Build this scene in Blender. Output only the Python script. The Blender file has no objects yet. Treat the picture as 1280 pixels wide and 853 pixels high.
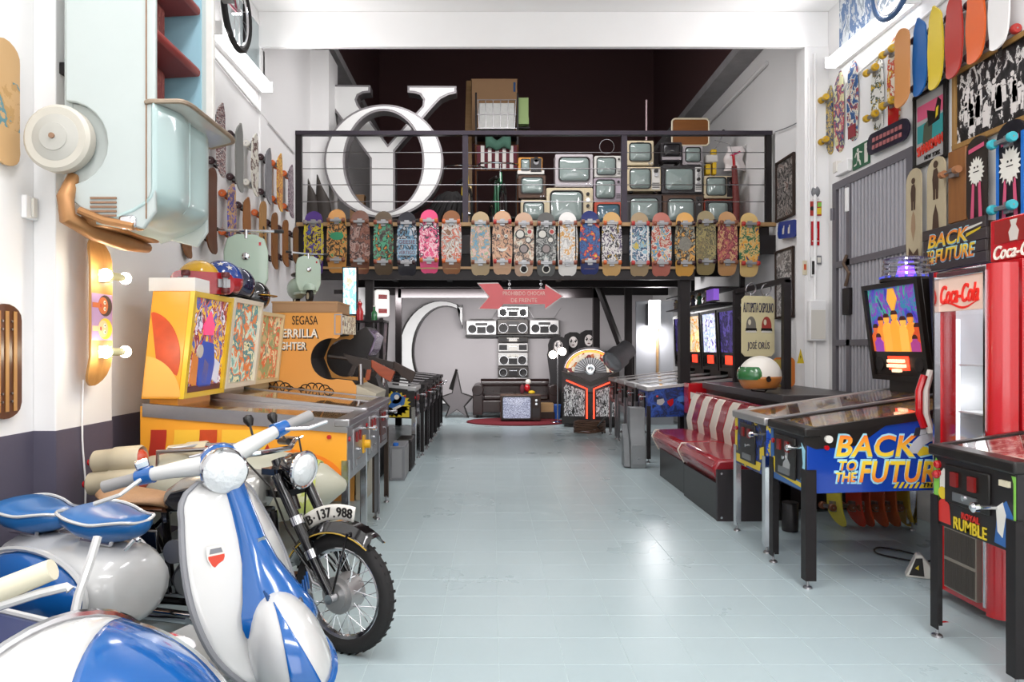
import bpy, bmesh, math, random
from math import sin, cos, pi, radians, sqrt
from mathutils import Vector, Matrix, Euler

scene = bpy.context.scene
COL = scene.collection
rnd = random.Random(7)

# ---------------------------------------------------------------- camera, world, light, exposure
cam_d = bpy.data.cameras.new('camera'); cam = bpy.data.objects.new('camera', cam_d); COL.objects.link(cam)
cam.location = (0, 0, 1.4); cam.rotation_euler = (pi/2, 0, 0)
cam_d.sensor_width = 36; cam_d.lens = 36*890/1280
cam_d.shift_x = 25/1280; cam_d.shift_y = 8.5/1280
cam_d.clip_start = 0.05; cam_d.clip_end = 100
scene.camera = cam

w = bpy.data.worlds.new('night'); scene.world = w; w.use_nodes = True
w.node_tree.nodes['Background'].inputs[0].default_value = (0.9, 0.93, 1.0, 1)
w.node_tree.nodes['Background'].inputs[1].default_value = 0.3

def area(name, loc, rot, sx, sy, power, color=(1, .975, .985)):
    d = bpy.data.lights.new(name, 'AREA'); d.shape = 'RECTANGLE'; d.size = sx; d.size_y = sy
    d.energy = power; d.color = color
    o = bpy.data.objects.new(name, d); o.location = loc; o.rotation_euler = rot; COL.objects.link(o); return o
# ceiling fittings of the front bay, above and behind the photographer
area('ceiling_light', (-.9, 2.2, 4.86), (0, 0, 0), .5, 2.6, 125)
area('ceiling_light', (1.9, 2.2, 4.86), (0, 0, 0), .5, 2.6, 125)
area('ceiling_light', (.5, -1.2, 4.86), (0, 0, 0), 3.0, .6, 170)
# wide fill light added behind the photographer
area('rear_fill_light', (.5, -3.6, 2.3), (radians(90), 0, 0), 4.6, 3.2, 135, (1, .975, .99))
# unseen lights over the mezzanine and below it
area('mezzanine_light', (.2, 8.1, 5.3), (radians(28), 0, 0), 3.2, .4, 105)
area('back_room_light', (-.2, 12.6, 2.28), (radians(58), 0, 0), 3.2, .2, 150)  # washer added to brighten the back wall
area('aisle_light', (.2, 9.4, 2.48), (0, 0, 0), 1.6, .2, 28)

vs = scene.view_settings
vs.view_transform = 'Standard'; vs.look = 'None'; vs.gamma = 1; vs.use_curve_mapping = False
vs.exposure = -0.42

# ---------------------------------------------------------------- helpers
F, HC, CX, CY = 890.0, 1.4, 615.0, 435.0
def at(px, py, Y): return ((px-CX)*Y/F, Y, HC-(py-CY)*Y/F)      # photograph point at a known distance
def zz(py, Y): return HC-(py-CY)*Y/F
def xx(px, Y): return (px-CX)*Y/F
def yw(px, X): return F*X/(px-CX)                                 # distance of a point on a side wall

def lin(c):
    if isinstance(c, str):
        c = c.lstrip('#'); v = [int(c[i:i+2], 16)/255 for i in (0, 2, 4)]
        return tuple(x/12.92 if x <= .04045 else ((x+.055)/1.055)**2.4 for x in v)
    return tuple(c)

MATS = {}
def mat(name, c, rough=.5, metal=0, noise=0, scale=8, bump=0, coat=0, emit=0, spec=.5, trans=0, alpha=1):
    if name in MATS: return MATS[name]
    m = bpy.data.materials.new(name); m.use_nodes = True; MATS[name] = m
    nt = m.node_tree; b = nt.nodes['Principled BSDF']; c = lin(c)
    b.inputs['Base Color'].default_value = (*c, 1); b.inputs['Roughness'].default_value = rough
    b.inputs['Metallic'].default_value = metal; b.inputs['Coat Weight'].default_value = coat
    b.inputs['Coat Roughness'].default_value = .06; b.inputs['Specular IOR Level'].default_value = spec
    b.inputs['Transmission Weight'].default_value = trans; b.inputs['Alpha'].default_value = alpha
    if emit:
        b.inputs['Emission Color'].default_value = (*c, 1); b.inputs['Emission Strength'].default_value = emit
    if noise or bump:
        tc = nt.nodes.new('ShaderNodeTexCoord'); n = nt.nodes.new('ShaderNodeTexNoise')
        n.inputs['Scale'].default_value = scale; n.inputs['Detail'].default_value = 5
        nt.links.new(tc.outputs['Object'], n.inputs['Vector'])
        if noise:
            mx = nt.nodes.new('ShaderNodeMix'); mx.data_type = 'RGBA'
            mx.inputs[6].default_value = (*[max(0, x*(1-noise)) for x in c], 1)
            mx.inputs[7].default_value = (*[min(1, x*(1+noise)) for x in c], 1)
            nt.links.new(n.outputs[0], mx.inputs[0]); nt.links.new(mx.outputs[2], b.inputs['Base Color'])
        if bump:
            bp = nt.nodes.new('ShaderNodeBump'); bp.inputs['Strength'].default_value = bump; bp.inputs['Distance'].default_value = .01
            nt.links.new(n.outputs[0], bp.inputs['Height']); nt.links.new(bp.outputs[0], b.inputs['Normal'])
    return m

def art(name, cols, scale=9, seed=0., rough=.4, emit=0, stretch=(1, 1, 1), kind='noise', coat=0, base=None, zone=None, axis=2):
    """Printed picture: a few flat inks in a procedural pattern; zone (lo, hi) keeps it between two heights, base elsewhere."""
    if name in MATS: return MATS[name]
    m = bpy.data.materials.new(name); m.use_nodes = True; MATS[name] = m
    nt = m.node_tree; L = nt.links; b = nt.nodes['Principled BSDF']
    tc = nt.nodes.new('ShaderNodeTexCoord'); mp = nt.nodes.new('ShaderNodeMapping')
    mp.inputs['Scale'].default_value = stretch; mp.inputs['Location'].default_value = (seed*3.7, seed*1.3, seed*2.1)
    L.new(tc.outputs['Object'], mp.inputs[0])
    if kind == 'noise':
        n = nt.nodes.new('ShaderNodeTexNoise'); n.inputs['Scale'].default_value = scale; n.inputs['Detail'].default_value = 6; n.inputs['Roughness'].default_value = .62
        n.inputs['Distortion'].default_value = .5
    else:
        n = nt.nodes.new('ShaderNodeTexVoronoi'); n.inputs['Scale'].default_value = scale
    L.new(mp.outputs[0], n.inputs['Vector'])
    r = nt.nodes.new('ShaderNodeValToRGB'); r.color_ramp.interpolation = 'CONSTANT'
    e = r.color_ramp.elements
    N = len(cols); lo, hi = ((.33, .67) if kind == 'noise' else (.08, .92))
    while len(e) < N: e.new(.5)
    for i, c in enumerate(cols):
        e[i].position = 0 if i == 0 else lo+(hi-lo)*i/N
        e[i].color = (*lin(c), 1)
    if kind == 'noise': L.new(n.outputs[0], r.inputs[0])
    else:
        sp = nt.nodes.new('ShaderNodeSeparateColor'); L.new(n.outputs['Color'], sp.inputs[0]); L.new(sp.outputs[0], r.inputs[0])
    out = r.outputs[0]
    if zone:
        s = nt.nodes.new('ShaderNodeSeparateXYZ'); L.new(tc.outputs['Object'], s.inputs[0])
        a = nt.nodes.new('ShaderNodeMath'); a.operation = 'GREATER_THAN'; a.inputs[1].default_value = zone[0]; L.new(s.outputs[axis], a.inputs[0])
        c2 = nt.nodes.new('ShaderNodeMath'); c2.operation = 'LESS_THAN'; c2.inputs[1].default_value = zone[1]; L.new(s.outputs[axis], c2.inputs[0])
        mu = nt.nodes.new('ShaderNodeMath'); mu.operation = 'MULTIPLY'; L.new(a.outputs[0], mu.inputs[0]); L.new(c2.outputs[0], mu.inputs[1])
        mx = nt.nodes.new('ShaderNodeMix'); mx.data_type = 'RGBA'; mx.inputs[6].default_value = (*lin(base), 1)
        L.new(mu.outputs[0], mx.inputs[0]); L.new(out, mx.inputs[7]); out = mx.outputs[2]
    L.new(out, b.inputs['Base Color']); b.inputs['Roughness'].default_value = rough; b.inputs['Coat Weight'].default_value = coat
    if emit:
        L.new(out, b.inputs['Emission Color']); b.inputs['Emission Strength'].default_value = emit
    return m

def ramp2(name, c0, c1, axis, lo, hi, rough=.4, emit=0):
    """Ink that runs from one colour to another along an axis of the object (printed letters)."""
    if name in MATS: return MATS[name]
    m = bpy.data.materials.new(name); m.use_nodes = True; MATS[name] = m
    nt = m.node_tree; b = nt.nodes['Principled BSDF']
    tc = nt.nodes.new('ShaderNodeTexCoord'); s = nt.nodes.new('ShaderNodeSeparateXYZ'); nt.links.new(tc.outputs['Object'], s.inputs[0])
    mr = nt.nodes.new('ShaderNodeMapRange'); mr.inputs[1].default_value = lo; mr.inputs[2].default_value = hi
    nt.links.new(s.outputs[axis], mr.inputs[0])
    mx = nt.nodes.new('ShaderNodeMix'); mx.data_type = 'RGBA'; mx.inputs[6].default_value = (*lin(c0), 1); mx.inputs[7].default_value = (*lin(c1), 1)
    nt.links.new(mr.outputs[0], mx.inputs[0]); nt.links.new(mx.outputs[2], b.inputs['Base Color']); b.inputs['Roughness'].default_value = rough
    return m

def wood(name, c0, c1, scale=6, axis=2, rough=.45, coat=0):
    if name in MATS: return MATS[name]
    m = bpy.data.materials.new(name); m.use_nodes = True; MATS[name] = m
    nt = m.node_tree; b = nt.nodes['Principled BSDF']
    tc = nt.nodes.new('ShaderNodeTexCoord'); mp = nt.nodes.new('ShaderNodeMapping')
    s = [6, 6, 6]; s[axis] = .6; mp.inputs['Scale'].default_value = s
    n = nt.nodes.new('ShaderNodeTexNoise'); n.inputs['Scale'].default_value = scale; n.inputs['Detail'].default_value = 6
    mx = nt.nodes.new('ShaderNodeMix'); mx.data_type = 'RGBA'; mx.inputs[6].default_value = (*lin(c0), 1); mx.inputs[7].default_value = (*lin(c1), 1)
    nt.links.new(tc.outputs['Object'], mp.inputs[0]); nt.links.new(mp.outputs[0], n.inputs['Vector'])
    nt.links.new(n.outputs[0], mx.inputs[0]); nt.links.new(mx.outputs[2], b.inputs['Base Color'])
    b.inputs['Roughness'].default_value = rough; b.inputs['Coat Weight'].default_value = coat
    return m

def smooth(P, closed=False, n=4):
    P = [Vector(p) for p in P]; N = len(P); out = []
    for i in range(N if closed else N-1):
        a, b, c, d = [P[(i+k) % N] if closed else P[min(max(i+k, 0), N-1)] for k in (-1, 0, 1, 2)]
        for j in range(n): t = j/n; out.append(.5*((2*b)+(c-a)*t+(2*a-5*b+4*c-d)*t*t+(3*b-a-3*c+d)*t**3))
    return out if closed else out+[P[-1]]
class MB:
    """Collects shapes, then links them as one mesh object."""
    def __init__(s): s.v = []; s.f = []; s.M = None
    def add(s, vs, fs, M=None):
        n = len(s.v)
        for p in vs:
            p = Vector(p)
            if M is not None: p = M @ p
            if s.M is not None: p = s.M @ p
            s.v.append(tuple(p))
        s.f += [[i+n for i in f] for f in fs]; return s
    def box(s, x0, x1, y0, y1, z0, z1, M=None):
        return s.add([(x0, y0, z0), (x1, y0, z0), (x1, y1, z0), (x0, y1, z0), (x0, y0, z1), (x1, y0, z1), (x1, y1, z1), (x0, y1, z1)],
                     [(0, 3, 2, 1), (4, 5, 6, 7), (0, 1, 5, 4), (1, 2, 6, 5), (2, 3, 7, 6), (3, 0, 4, 7)], M)
    def cb(s, c, d, M=None):
        return s.box(c[0]-d[0]/2, c[0]+d[0]/2, c[1]-d[1]/2, c[1]+d[1]/2, c[2]-d[2]/2, c[2]+d[2]/2, M)
    def loft(s, rings, caps=True, closed=False):
        n = len(rings[0]); vs = [p for r in rings for p in r]; fs = []
        R = len(rings)
        for i in range(R if closed else R-1):
            j = (i+1) % R
            for k in range(n):
                l = (k+1) % n; fs.append((i*n+k, i*n+l, j*n+l, j*n+k))
        if caps and not closed: fs += [tuple(range(n))[::-1], tuple((R-1)*n+k for k in range(n))]
        return s.add(vs, fs)
    def lathe(s, prof, o=(0, 0, 0), d=(0, 0, 1), n=20, sx=1, caps=True):
        d = Vector(d).normalized(); q = d.to_track_quat('Z', 'Y').to_matrix(); o = Vector(o)
        return s.loft([[o + q @ Vector((max(r, 1e-4)*cos(2*pi*k/n), sx*max(r, 1e-4)*sin(2*pi*k/n), t)) for k in range(n)] for r, t in prof], caps)
    def cyl(s, a, b, r, r2=None, n=12):
        a, b = Vector(a), Vector(b)
        return s.lathe([(r, 0), (r if r2 is None else r2, (b-a).length)], a, b-a, n)
    def tube(s, pts, r, n=8, closed=False):
        pts = [Vector(p) for p in pts]; rings = []; N = len(pts); up = None
        for i, p in enumerate(pts):
            t = (pts[(i+1) % N]-pts[i-1]) if closed else (pts[min(i+1, N-1)]-pts[max(i-1, 0)])
            t.normalize()
            if up is None: up = Vector((0, 0, 1)) if abs(t.z) < .9 else Vector((1, 0, 0))
            u = t.cross(up).normalized(); v = u.cross(t).normalized(); up = v
            rr = r[i] if isinstance(r, (list, tuple)) else r
            rings.append([p+u*rr*cos(2*pi*k/n)+v*rr*sin(2*pi*k/n) for k in range(n)])
        return s.loft(rings, True, closed)
    def prism(s, poly, ax, a, b):
        def P(q, t): return {'x': (t, q[0], q[1]), 'y': (q[0], t, q[1]), 'z': (q[0], q[1], t)}[ax]
        return s.loft([[P(q, a) for q in poly], [P(q, b) for q in poly]])
    def frame(s, x0, x1, z0, z1, t, y0, y1, ax='y'):
        """Rectangular frame: outer rectangle, bar width t, from y0 to y1 (axis ax is the depth)."""
        for a0, a1, b0, b1 in ((x0, x1, z0, z0+t), (x0, x1, z1-t, z1), (x0, x0+t, z0+t, z1-t), (x1-t, x1, z0+t, z1-t)):
            if ax == 'y': s.box(a0, a1, y0, y1, b0, b1)
            elif ax == 'x': s.box(y0, y1, a0, a1, b0, b1)
            else: s.box(a0, a1, b0, b1, y0, y1)
        return s
    def ell(s, c, r, nu=20, nv=12, lo=-pi/2, hi=pi/2, M=None):
        vs = []; fs = []
        for i in range(nv+1):
            a = lo+(hi-lo)*i/nv
            for k in range(nu):
                b = 2*pi*k/nu; vs.append((c[0]+r[0]*cos(a)*cos(b), c[1]+r[1]*cos(a)*sin(b), c[2]+r[2]*sin(a)))
        for i in range(nv):
            for k in range(nu):
                l = (k+1) % nu; fs.append((i*nu+k, i*nu+l, (i+1)*nu+l, (i+1)*nu+k))
        return s.add(vs, fs, M)
    def torus(s, c, d, R, r, n=28, m=8, a0=0, a1=2*pi):
        q = Vector(d).normalized().to_track_quat('Z', 'Y').to_matrix(); c = Vector(c); full = abs(a1-a0-2*pi) < 1e-6
        pts = [c+q @ Vector((R*cos(a0+(a1-a0)*k/n), R*sin(a0+(a1-a0)*k/n), 0)) for k in range(n if full else n+1)]
        return s.tube(pts, r, m, full)
    def grid(s, fn, nu, nv, thick=None):
        vs = [fn(i/nu, j/nv) for j in range(nv+1) for i in range(nu+1)]; fs = []
        for j in range(nv):
            for i in range(nu):
                a = j*(nu+1)+i; fs.append((a, a+1, a+nu+2, a+nu+1))
        return s.add(vs, fs)
    def build(s, name, m, parent=None, bev=0, smooth=40, solid=0, fix=True, sub=0):
        me = bpy.data.meshes.new(name); me.from_pydata(s.v, [], s.f)
        if fix:
            bm = bmesh.new(); bm.from_mesh(me); bmesh.ops.remove_doubles(bm, verts=bm.verts, dist=1e-5)
            bmesh.ops.recalc_face_normals(bm, faces=bm.faces); bm.to_mesh(me); bm.free()
        if smooth:
            for p in me.polygons: p.use_smooth = True
            me.set_sharp_from_angle(angle=radians(smooth))
        me.materials.append(m)
        o = bpy.data.objects.new(name, me); COL.objects.link(o)
        if parent is not None: o.parent = parent
        if solid:
            md = o.modifiers.new('thick', 'SOLIDIFY'); md.thickness = solid; md.offset = 0
        if bev:
            md = o.modifiers.new('edge', 'BEVEL'); md.width = bev; md.segments = 2; md.limit_method = 'ANGLE'; md.angle_limit = radians(40)
        if sub:
            md = o.modifiers.new('soft', 'SUBSURF'); md.levels = sub; md.render_levels = sub
        return o

def T(name, label, cat, loc=(0, 0, 0), rz=0, group=None, rot=None):
    o = bpy.data.objects.new(name, None); COL.objects.link(o); o.empty_display_size = .1
    o.location = loc; o.rotation_euler = rot if rot is not None else (0, 0, rz)
    o['label'] = label; o['category'] = cat
    if group: o['group'] = group
    return o
def tag(o, label, cat, group=None, loc=None):
    o['label'] = label; o['category'] = cat
    if group: o['group'] = group
    return o
def struct(o): o['kind'] = 'structure'; return o
def stuff(o): o['kind'] = 'stuff'; return o
KIDS = {}
def copy_tree(o, parent=None, kids=None):
    c = o.copy(); COL.objects.link(c)
    if parent is not None: c.parent = parent
    for k in list(o.children): copy_tree(k, c)
    return c
def setmat(o, m):
    o.material_slots[0].link = 'OBJECT'; o.material_slots[0].material = m
def kid(root, name):
    for c in root.children:
        if c.name.split('.')[0] == name: return c

def text(s, m, parent, M, w=None, h=None, depth=.002, name='lettering', shear=0, bold=0, align='CENTER', spacing=1):
    """Letters as a thin mesh: local x along the line, y up, z out of the surface; fitted to width w and height h; M puts them in place."""
    cu = bpy.data.curves.new(name, 'FONT'); cu.body = s; cu.align_x = 'CENTER'; cu.align_y = 'CENTER'
    cu.shear = shear; cu.offset = bold; cu.extrude = .01; cu.resolution_u = 3; cu.space_character = spacing*(1+1.6*bold); cu.space_line = .8
    t = bpy.data.objects.new('t', cu); COL.objects.link(t)
    me = bpy.data.meshes.new_from_object(t.evaluated_get(bpy.context.evaluated_depsgraph_get()))
    bpy.data.objects.remove(t); bpy.data.curves.remove(cu)
    xs = [v.co.x for v in me.vertices]; ys = [v.co.y for v in me.vertices]
    bw, bh = max(xs)-min(xs), max(ys)-min(ys)
    sx = w/bw if w else None; sy = h/bh if h else None
    sx = sx or sy; sy = sy or sx
    cx, cy = (max(xs)+min(xs))/2, (max(ys)+min(ys))/2
    for v in me.vertices:
        v.co = M @ Vector(((v.co.x-cx)*sx, (v.co.y-cy)*sy, v.co.z*depth/.01 + depth))
    me.materials.clear(); me.materials.append(m)
    o = bpy.data.objects.new(name, me); COL.objects.link(o); o.parent = parent
    return o
def FR(o, x, y):
    """Frame matrix: origin, direction of local x, direction of local y; z is the outward normal."""
    x, y = Vector(x).normalized(), Vector(y).normalized(); z = x.cross(y)
    M = Matrix((x, y, z)).transposed().to_4x4(); M.translation = Vector(o); return M
def rrect(x0, x1, y0, y1, r, n=5):
    out = []
    for cx, cy, a in ((x1-r, y1-r, 0), (x0+r, y1-r, pi/2), (x0+r, y0+r, pi), (x1-r, y0+r, 3*pi/2)):
        out += [(cx+r*cos(a+pi/2*k/n), cy+r*sin(a+pi/2*k/n)) for k in range(n+1)]
    return out
def shape(m, parent, pts, M, name='print', d=.0015):
    """Flat print: an outline in a surface frame, d thick."""
    b = MB(); b.M = M; b.prism(pts, 'z', 0, d); return b.build(name, m, parent, smooth=0)
def circ(cx, cy, r, n=18, ry=None): return [(cx+r*cos(2*pi*k/n), cy+(ry or r)*sin(2*pi*k/n)) for k in range(n)]

# ---------------------------------------------------------------- common materials
WHITE = mat('white_paint', '#f1f0ef', .6, noise=.03, scale=3, bump=.06)
WALL = mat('white_wall_plaster', '#efeeed', .75, noise=.03, scale=1.6, bump=.15)
DADO = mat('violet_grey_dado_paint', '#565262', .6, noise=.1, scale=4, bump=.25)
BLACKM = mat('black_steel', '#1d1718', .5, .3, noise=.15)
BLACK = mat('black_laminate', '#17120f', .35)
MATTE = mat('matt_black', '#120e0e', .7)
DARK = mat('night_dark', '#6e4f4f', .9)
CHROME = mat('chrome', '#d9d9dc', .12, 1)
STEEL = mat('brushed_steel', '#a8a6a8', .32, 1, noise=.06, scale=30)
ALU = mat('dull_aluminium', '#b9b7b6', .5, .9, noise=.08, scale=14)
RUBBER = mat('black_rubber', '#1b1919', .8, bump=.2, scale=60)
GLASS = mat('clear_glass', '#ffffff', .03, trans=1, spec=.5)
RED = mat('red_enamel', '#b5121b', .2, coat=.6)
GREYM = mat('grey_paint', '#77787c', .5)
CREAM = mat('cream_plastic', '#d9cfb4', .45)
CARD = mat('brown_cardboard', '#a98562', .85, noise=.06)
DWOOD = wood('dark_wood', '#3a2418', '#1f130e')
MWOOD = wood('maple_deck', '#c9985a', '#a8743a')
BWOOD = wood('brown_deck', '#6b3e22', '#4a2a18', rough=.3)
PLY = wood('plywood', '#b89468', '#9a774c', axis=0)
LAMP = mat('lit_tube', '#ffffff', .4, emit=7)
BLUE = mat('scooter_blue', '#13579d', .15, coat=.8)
SWHITE = mat('scooter_white', '#c6c6c4', .2, coat=.6)
# ================================================================ the setting
XL, XR, YB, ZM = -2.43, 3.5, 15.5, 2.9      # left wall, right wall, back wall, mezzanine floor
TS = .29
floor = MB().box(-2.7, 3.8, -4, 15.7, -.12, -.0016).build('floor', mat('floor_joint', '#c3d2d1', .6), smooth=0); struct(floor)
def tile_mat():
    m = bpy.data.materials.new('aqua_painted_tile'); m.use_nodes = True; nt = m.node_tree; L = nt.links; b = nt.nodes['Principled BSDF']
    tc = nt.nodes.new('ShaderNodeTexCoord'); g = nt.nodes.new('ShaderNodeNewGeometry')
    n = nt.nodes.new('ShaderNodeTexNoise'); n.inputs['Scale'].default_value = 1.3; n.inputs['Detail'].default_value = 6
    L.new(g.outputs['Position'], n.inputs['Vector'])
    n2 = nt.nodes.new('ShaderNodeTexNoise'); n2.inputs['Scale'].default_value = 35; n2.inputs['Detail'].default_value = 3
    L.new(g.outputs['Position'], n2.inputs['Vector'])
    oi = nt.nodes.new('ShaderNodeObjectInfo')
    mx = nt.nodes.new('ShaderNodeMix'); mx.data_type = 'RGBA'
    mx.inputs[6].default_value = (*lin('#a3b4b7'), 1); mx.inputs[7].default_value = (*lin('#afbec1'), 1)
    L.new(n.outputs[0], mx.inputs[0])
    L.new(mx.outputs[2], b.inputs['Base Color'])
    mr = nt.nodes.new('ShaderNodeMapRange'); mr.inputs[3].default_value = .2; mr.inputs[4].default_value = .4
    L.new(n.outputs[0], mr.inputs[0]); L.new(mr.outputs[0], b.inputs['Roughness'])
    bp = nt.nodes.new('ShaderNodeBump'); bp.inputs['Strength'].default_value = .12; bp.inputs['Distance'].default_value = .004
    L.new(n2.outputs[0], bp.inputs['Height']); L.new(bp.outputs[0], b.inputs['Normal'])
    return m
TILE = tile_mat()
g = .0014
def tile_geo(b, x, y, dz):
    h = TS/2-g/2; e = .0012
    b.add([(x-h, y-h, -.01), (x+h, y-h, -.01), (x+h, y+h, -.01), (x-h, y+h, -.01), (x-h, y-h, dz-e), (x+h, y-h, dz-e), (x+h, y+h, dz-e), (x-h, y+h, dz-e),
           (x-h+e, y-h+e, dz), (x+h-e, y-h+e, dz), (x+h-e, y+h-e, dz), (x-h+e, y+h-e, dz)],
          [(0, 1, 5, 4), (1, 2, 6, 5), (2, 3, 7, 6), (3, 0, 4, 7), (4, 5, 9, 8), (5, 6, 10, 9), (6, 7, 11, 10), (7, 4, 8, 11), (8, 9, 10, 11)])
proto = None; far = MB(); cells = []
for i in range(-9, 13):
    for j in range(6, 54):
        x, y = .03+TS*(i+.5), 2.42-TS*7+TS*j
        px = CX+F*x/max(y, .3); py = CY+F*HC/max(y, .3)
        seen = -60 < px < 1340 and py < 900
        cells.append((not seen, y, x))
cells.sort()
for k, (hid, y, x) in enumerate(cells):
    dz = rnd.uniform(-.0004, .0004)
    if k < 300:
        if proto is None:
            b = MB(); tile_geo(b, 0, 0, 0); proto = b.build('tile', TILE, floor, smooth=0); o = proto
        else:
            o = proto.copy(); COL.objects.link(o)
        o.location = (x, y, dz); o.parent = floor
    else: tile_geo(far, x, y, dz)
stuff(far.build('tile_field', TILE, floor, smooth=0, fix=False))

# walls: each with its dado board
wl = struct(MB().box(XL-.25, XL, -4, 15.5, 0, 5.7).build('wall_left', WALL, smooth=0))
wr = struct(MB().box(XR, XR+.25, -4, 15.5, 0, 5.7).build('wall_right', WALL, smooth=0))
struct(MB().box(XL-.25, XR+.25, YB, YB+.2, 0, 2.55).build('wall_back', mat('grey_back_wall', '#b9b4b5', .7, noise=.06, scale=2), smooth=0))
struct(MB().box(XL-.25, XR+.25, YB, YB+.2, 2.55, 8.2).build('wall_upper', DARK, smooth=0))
struct(MB().box(XL-.25, XR+.25, -4.2, -4, 0, 5.0).build('wall_front', WALL, smooth=0))
struct(MB().box(XL-.25, XR+.25, -4, 7.46, 4.9, 5.1).build('ceiling', WHITE, smooth=0))
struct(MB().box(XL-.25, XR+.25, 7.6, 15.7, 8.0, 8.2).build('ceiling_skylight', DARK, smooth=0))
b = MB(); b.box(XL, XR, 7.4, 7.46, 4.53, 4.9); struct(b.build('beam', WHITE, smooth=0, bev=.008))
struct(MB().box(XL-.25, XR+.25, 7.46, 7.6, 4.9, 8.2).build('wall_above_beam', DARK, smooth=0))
struct(MB().box(XL, XL+.02, 7.42, 7.65, 0, 4.53).build('pillar_left', WALL, smooth=0))
struct(MB().box(XR-.25, XR, 7.4, 7.6, 0, 4.53).build('pillar_right', WALL, smooth=0))
struct(MB().box(XL, XL+.24, 9.55, 10.1, ZM, 5.4).build('pillar_mezzanine', WALL, smooth=0))
pl = struct(MB().box(XL, -2.31, 3.77, 4.33, 0, 4.9).build('pillar_near', WALL, smooth=0, bev=.006))
for nm, bx in (('trim_1', (XL, XL+.004, -4, 3.77)), ('trim_2', (XL, XL+.004, 4.33, 7.6)), ('trim_3', (-2.31, -2.306, 3.772, 4.328)), ('trim_4', (XL, -2.306, 3.766, 3.77))):
    struct(MB().box(bx[0], bx[1], bx[2], bx[3], 0, .96).build(nm, DADO, smooth=0))
CONC = mat('rough_concrete', '#a5a3a4', .85, noise=.25, scale=5, bump=.5)
struct(MB().box(XL-.02, XL+.26, 7.6, 15.5, 5.5, 5.62).build('trim_5', CONC, smooth=0))
struct(MB().box(XR-.3, XR+.02, 7.6, 15.5, 5.25, 5.37).build('trim_6', CONC, smooth=0))
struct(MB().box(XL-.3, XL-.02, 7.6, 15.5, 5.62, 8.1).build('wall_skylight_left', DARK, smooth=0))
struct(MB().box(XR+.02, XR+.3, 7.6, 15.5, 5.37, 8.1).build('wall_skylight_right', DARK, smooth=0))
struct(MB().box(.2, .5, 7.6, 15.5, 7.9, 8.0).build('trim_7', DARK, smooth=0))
# upper left window: glass panes in a white frame
wf = struct(MB().frame(6.35, 7.55, 4.22, 4.8, .05, XL-.02, XL+.02, 'x').build('window_1', WHITE, smooth=0))
WG = mat('window_glass', '#b7c2c4', .08, spec=.7)
for y0 in (6.4, 6.96): MB().box(XL-.01, XL+.006, y0, y0+.54, 4.27, 4.75).build('pane', WG, wf, smooth=0)
MB().box(XL, XL+.03, 6.93, 6.97, 4.25, 4.77).build('mullion', BLACKM, wf, smooth=0)

# fluorescent battens on both side walls
def batten(label, x, y0, y1, z, s):
    t = T('fluorescent_lamp', label, 'lamp', (x, (y0+y1)/2, z))
    h = (y1-y0)/2
    MB().box(*sorted((-.05*s, -.005*s)), -h, h, -.05, .05).build('housing', WHITE, t, bev=.006)
    MB().prism([(q[0]*s, q[1]) for q in rrect(0, .1, -.045, .045, .03)], 'y', -h+.02, h-.02).build('tube_cover', LAMP, t)
    for e in (-1, 1): MB().box(*sorted((-.005*s, .11*s)), e*h-.012, e*h+.012, -.055, .055).build('end_cap', WHITE, t)
    area('lamp_light', (x+.14*s, (y0+y1)/2, z), (0, radians(-90*s), 0), .12, y1-y0, 26)
    return t
batten('bright white fluorescent batten high on the left wall', XL+.05, 6.0, 7.38, 4.1, 1)
batten('bright white fluorescent batten high on the right wall', XR-.05, 5.8, 7.15, 4.26, -1)

# conduits and cables on the walls
def cable(label, pts, r, m, name='conduit', n=6): return tag(MB().tube(smooth(pts) if name == 'cable' else pts, r, n).build(name, m), label, 'pipe' if name == 'conduit' else 'cable')
cable('thin white conduit sloping along the left wall under the lamp', [(XL+.015, 5.6, 3.98), (XL+.015, 6.6, 3.9), (XL+.015, 8.7, 3.78)], .011, WHITE)
cable('white conduit below the right fluorescent lamp', [(XR-.015, 4.0, 4.13), (XR-.015, 5.2, 4.1), (XR-.015, 7.0, 4.0), (XR-.015, 7.25, 3.9)], .011, WHITE)
cable('upright white pipe on the right pillar face', [(XR-.15, 7.385, .02), (XR-.15, 7.385, 4.45)], .018, WHITE)
cable('slender white pipe left of the upright pipe on the pillar', [(XR-.21, 7.385, 2.1), (XR-.21, 7.385, 4.2)], .009, WHITE)
cable('long white pipe high on the right wall above the mezzanine', [(XR-.03, 9, 5.0), (XR-.03, 13.5, 5.0)], .03, WHITE)
cable('grey cable looping from right wall to the railing corner', [(XR-.02, 7.9, 3.95), (3.47, 8.3, 3.98), (3.46, 8.7, 4.04)], .006, GREYM, 'cable')
cable('white lamp lead hanging down the near pillar', [(-2.295, 4.0, 1.22), (-2.296, 3.99, .9), (-2.295, 4.02, .6), (-2.295, 4.0, .2)], .005, WHITE, 'cable')

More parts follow.
